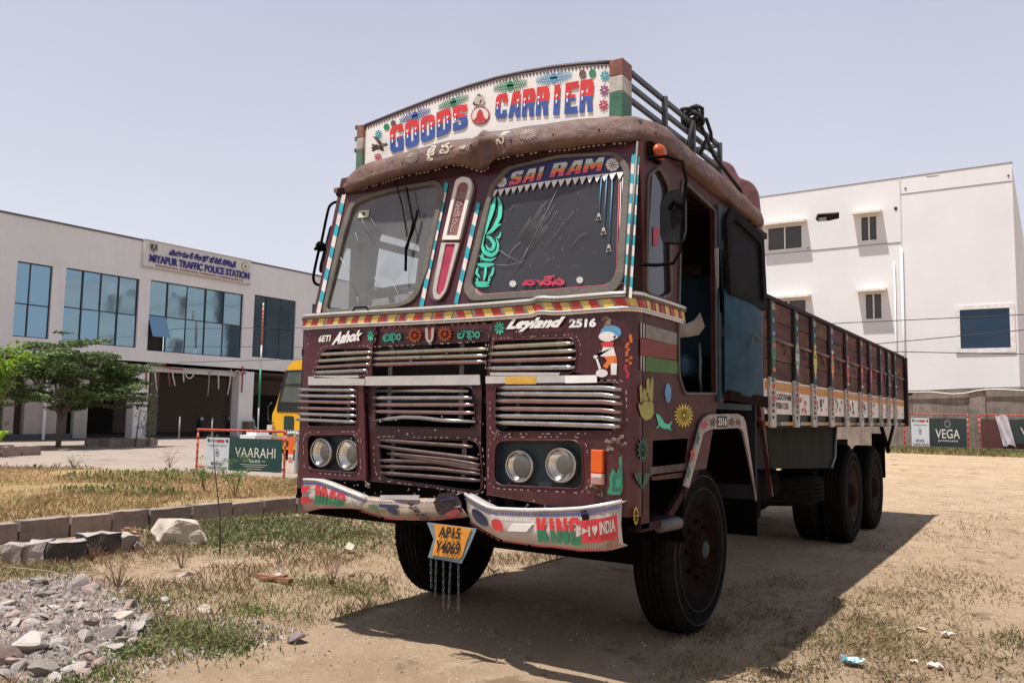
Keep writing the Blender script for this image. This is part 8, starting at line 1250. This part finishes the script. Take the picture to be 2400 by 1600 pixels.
mb = MB(); rows = [[Vector((1.36 + .36 * u + .22 * (1 - v) + .03 * math.sin(9 * u), 29.20 + .04 * math.sin(11 * u + 4 * v), .62 + 1.03 * v - .04 * math.sin(8 * u))) for u in np.linspace(0, 1, 9)] for v in np.linspace(0, 1, 7)]; mb.grid(rows, 0, True); tag(mb.obj('banner', [mat('lilac_white_banner', (.50, .46, .50), .7, 0, .2, 4)]), 'crumpled pale banner hanging over the barricade at the right edge', 'banner')
mb = MB(); mb.add([(1.95, 29.22, .68), (3.0, 29.22, .74), (3.0, 29.22, 1.58), (1.80, 29.22, 1.50)], [(0, 1, 2, 3)]); bn = mb.obj('banner', [GV]); tag(bn, 'dark green banner with the letters VE at the frame edge', 'banner'); mb = MB(); put_text(mb, 'VEGA', lambda u, v: Vector((2.10 + .8 * u, 29.21, 1.0 + .24 * v))); o = mb.obj('lettering', [MC['panel_letters']], bn)
mb = MB(); mb.add([(.88, 29.19, .70), (1.40, 29.19, .70), (1.38, 29.19, 1.62), (.88, 29.19, 1.64)], [(0, 1, 2, 3)]); 
# overhead wires crossing in front of the white building
for P, lb in (([(-7.433,20,4.239),(-2.134,20,4.033),(2.528,20,4.042)], 'upper thin black wire crossing the white building'), ([(-7.431,20,3.462),(-0.825,20,3.433),(2.516,20,3.665)], 'middle thin black wire crossing the white building'), ([(-7.431,20,3.462),(-0.225,20,3.201),(2.497,20,3.068)], 'lowest thin wire crossing the white building')):
    a, b, c = (Vector(p) for p in P); d = (c - b).normalized(); L_ = [a - (b - a).normalized() * 25] + [a, lerp(a, b, .5), b, lerp(b, c, .5), c, c + d * 30]; mb = MB(); mb.tube(L_, .011, 4); tag(mb.obj('overhead_wire', [BLACK]), lb, 'wire')
# lit surroundings outside the frame: low buildings and trees behind the camera that the glass and bright metal would reflect

# beyond the frame, behind the photographer: trees and a pale building that the window glass reflects
def far_trees(name, pts, seed, label):
    r = random.Random(seed); cl = []
    for x, y, h in pts:
        for k in range(5): cl.append(((x + r.uniform(-2, 2), y + r.uniform(-2, 2), h * r.uniform(.4, .85)), (2.6, 2.6, h * .28)))
    o = leafcloud(name, cl, 26, .9, [LEAFD, LEAFM], seed, None, .6, .2); o['kind'] = 'stuff'; o['label'] = label
far_trees('tree_line', [(x, -55 + 4 * math.sin(x), 7 + 2 * math.sin(x * 1.7)) for x in range(-60, 70, 5)], 31, 'line of trees far behind the photographer'); far_trees('tree_clump', [(62, y, 8) for y in range(-20, 10, 5)], 32, 'clump of trees to the far right'); far_trees('tree_belt', [(x, 52 + 3 * math.sin(x), 6) for x in range(16, 60, 5)], 33, 'trees beyond the grey wall, right of the photo')
ab = empty('apartment_building', (50, 24, 0), 'pale apartment building far to the right, outside the photo', 'building'); mb = MB(); mb.box((50, 12, 0), (60, 44, 11)); pin(mb.obj('wall', [RW], ab), (50, 24, 0))
for k in range(8):
    for z in (1.5, 4.6, 7.7): mb = MB(); mb.box((49.9, 14 + k * 3.6, z), (49.99, 15.3 + k * 3.6, z + 1.4)); pin(mb.obj('window', [BLACK], ab), (50, 24, 0))
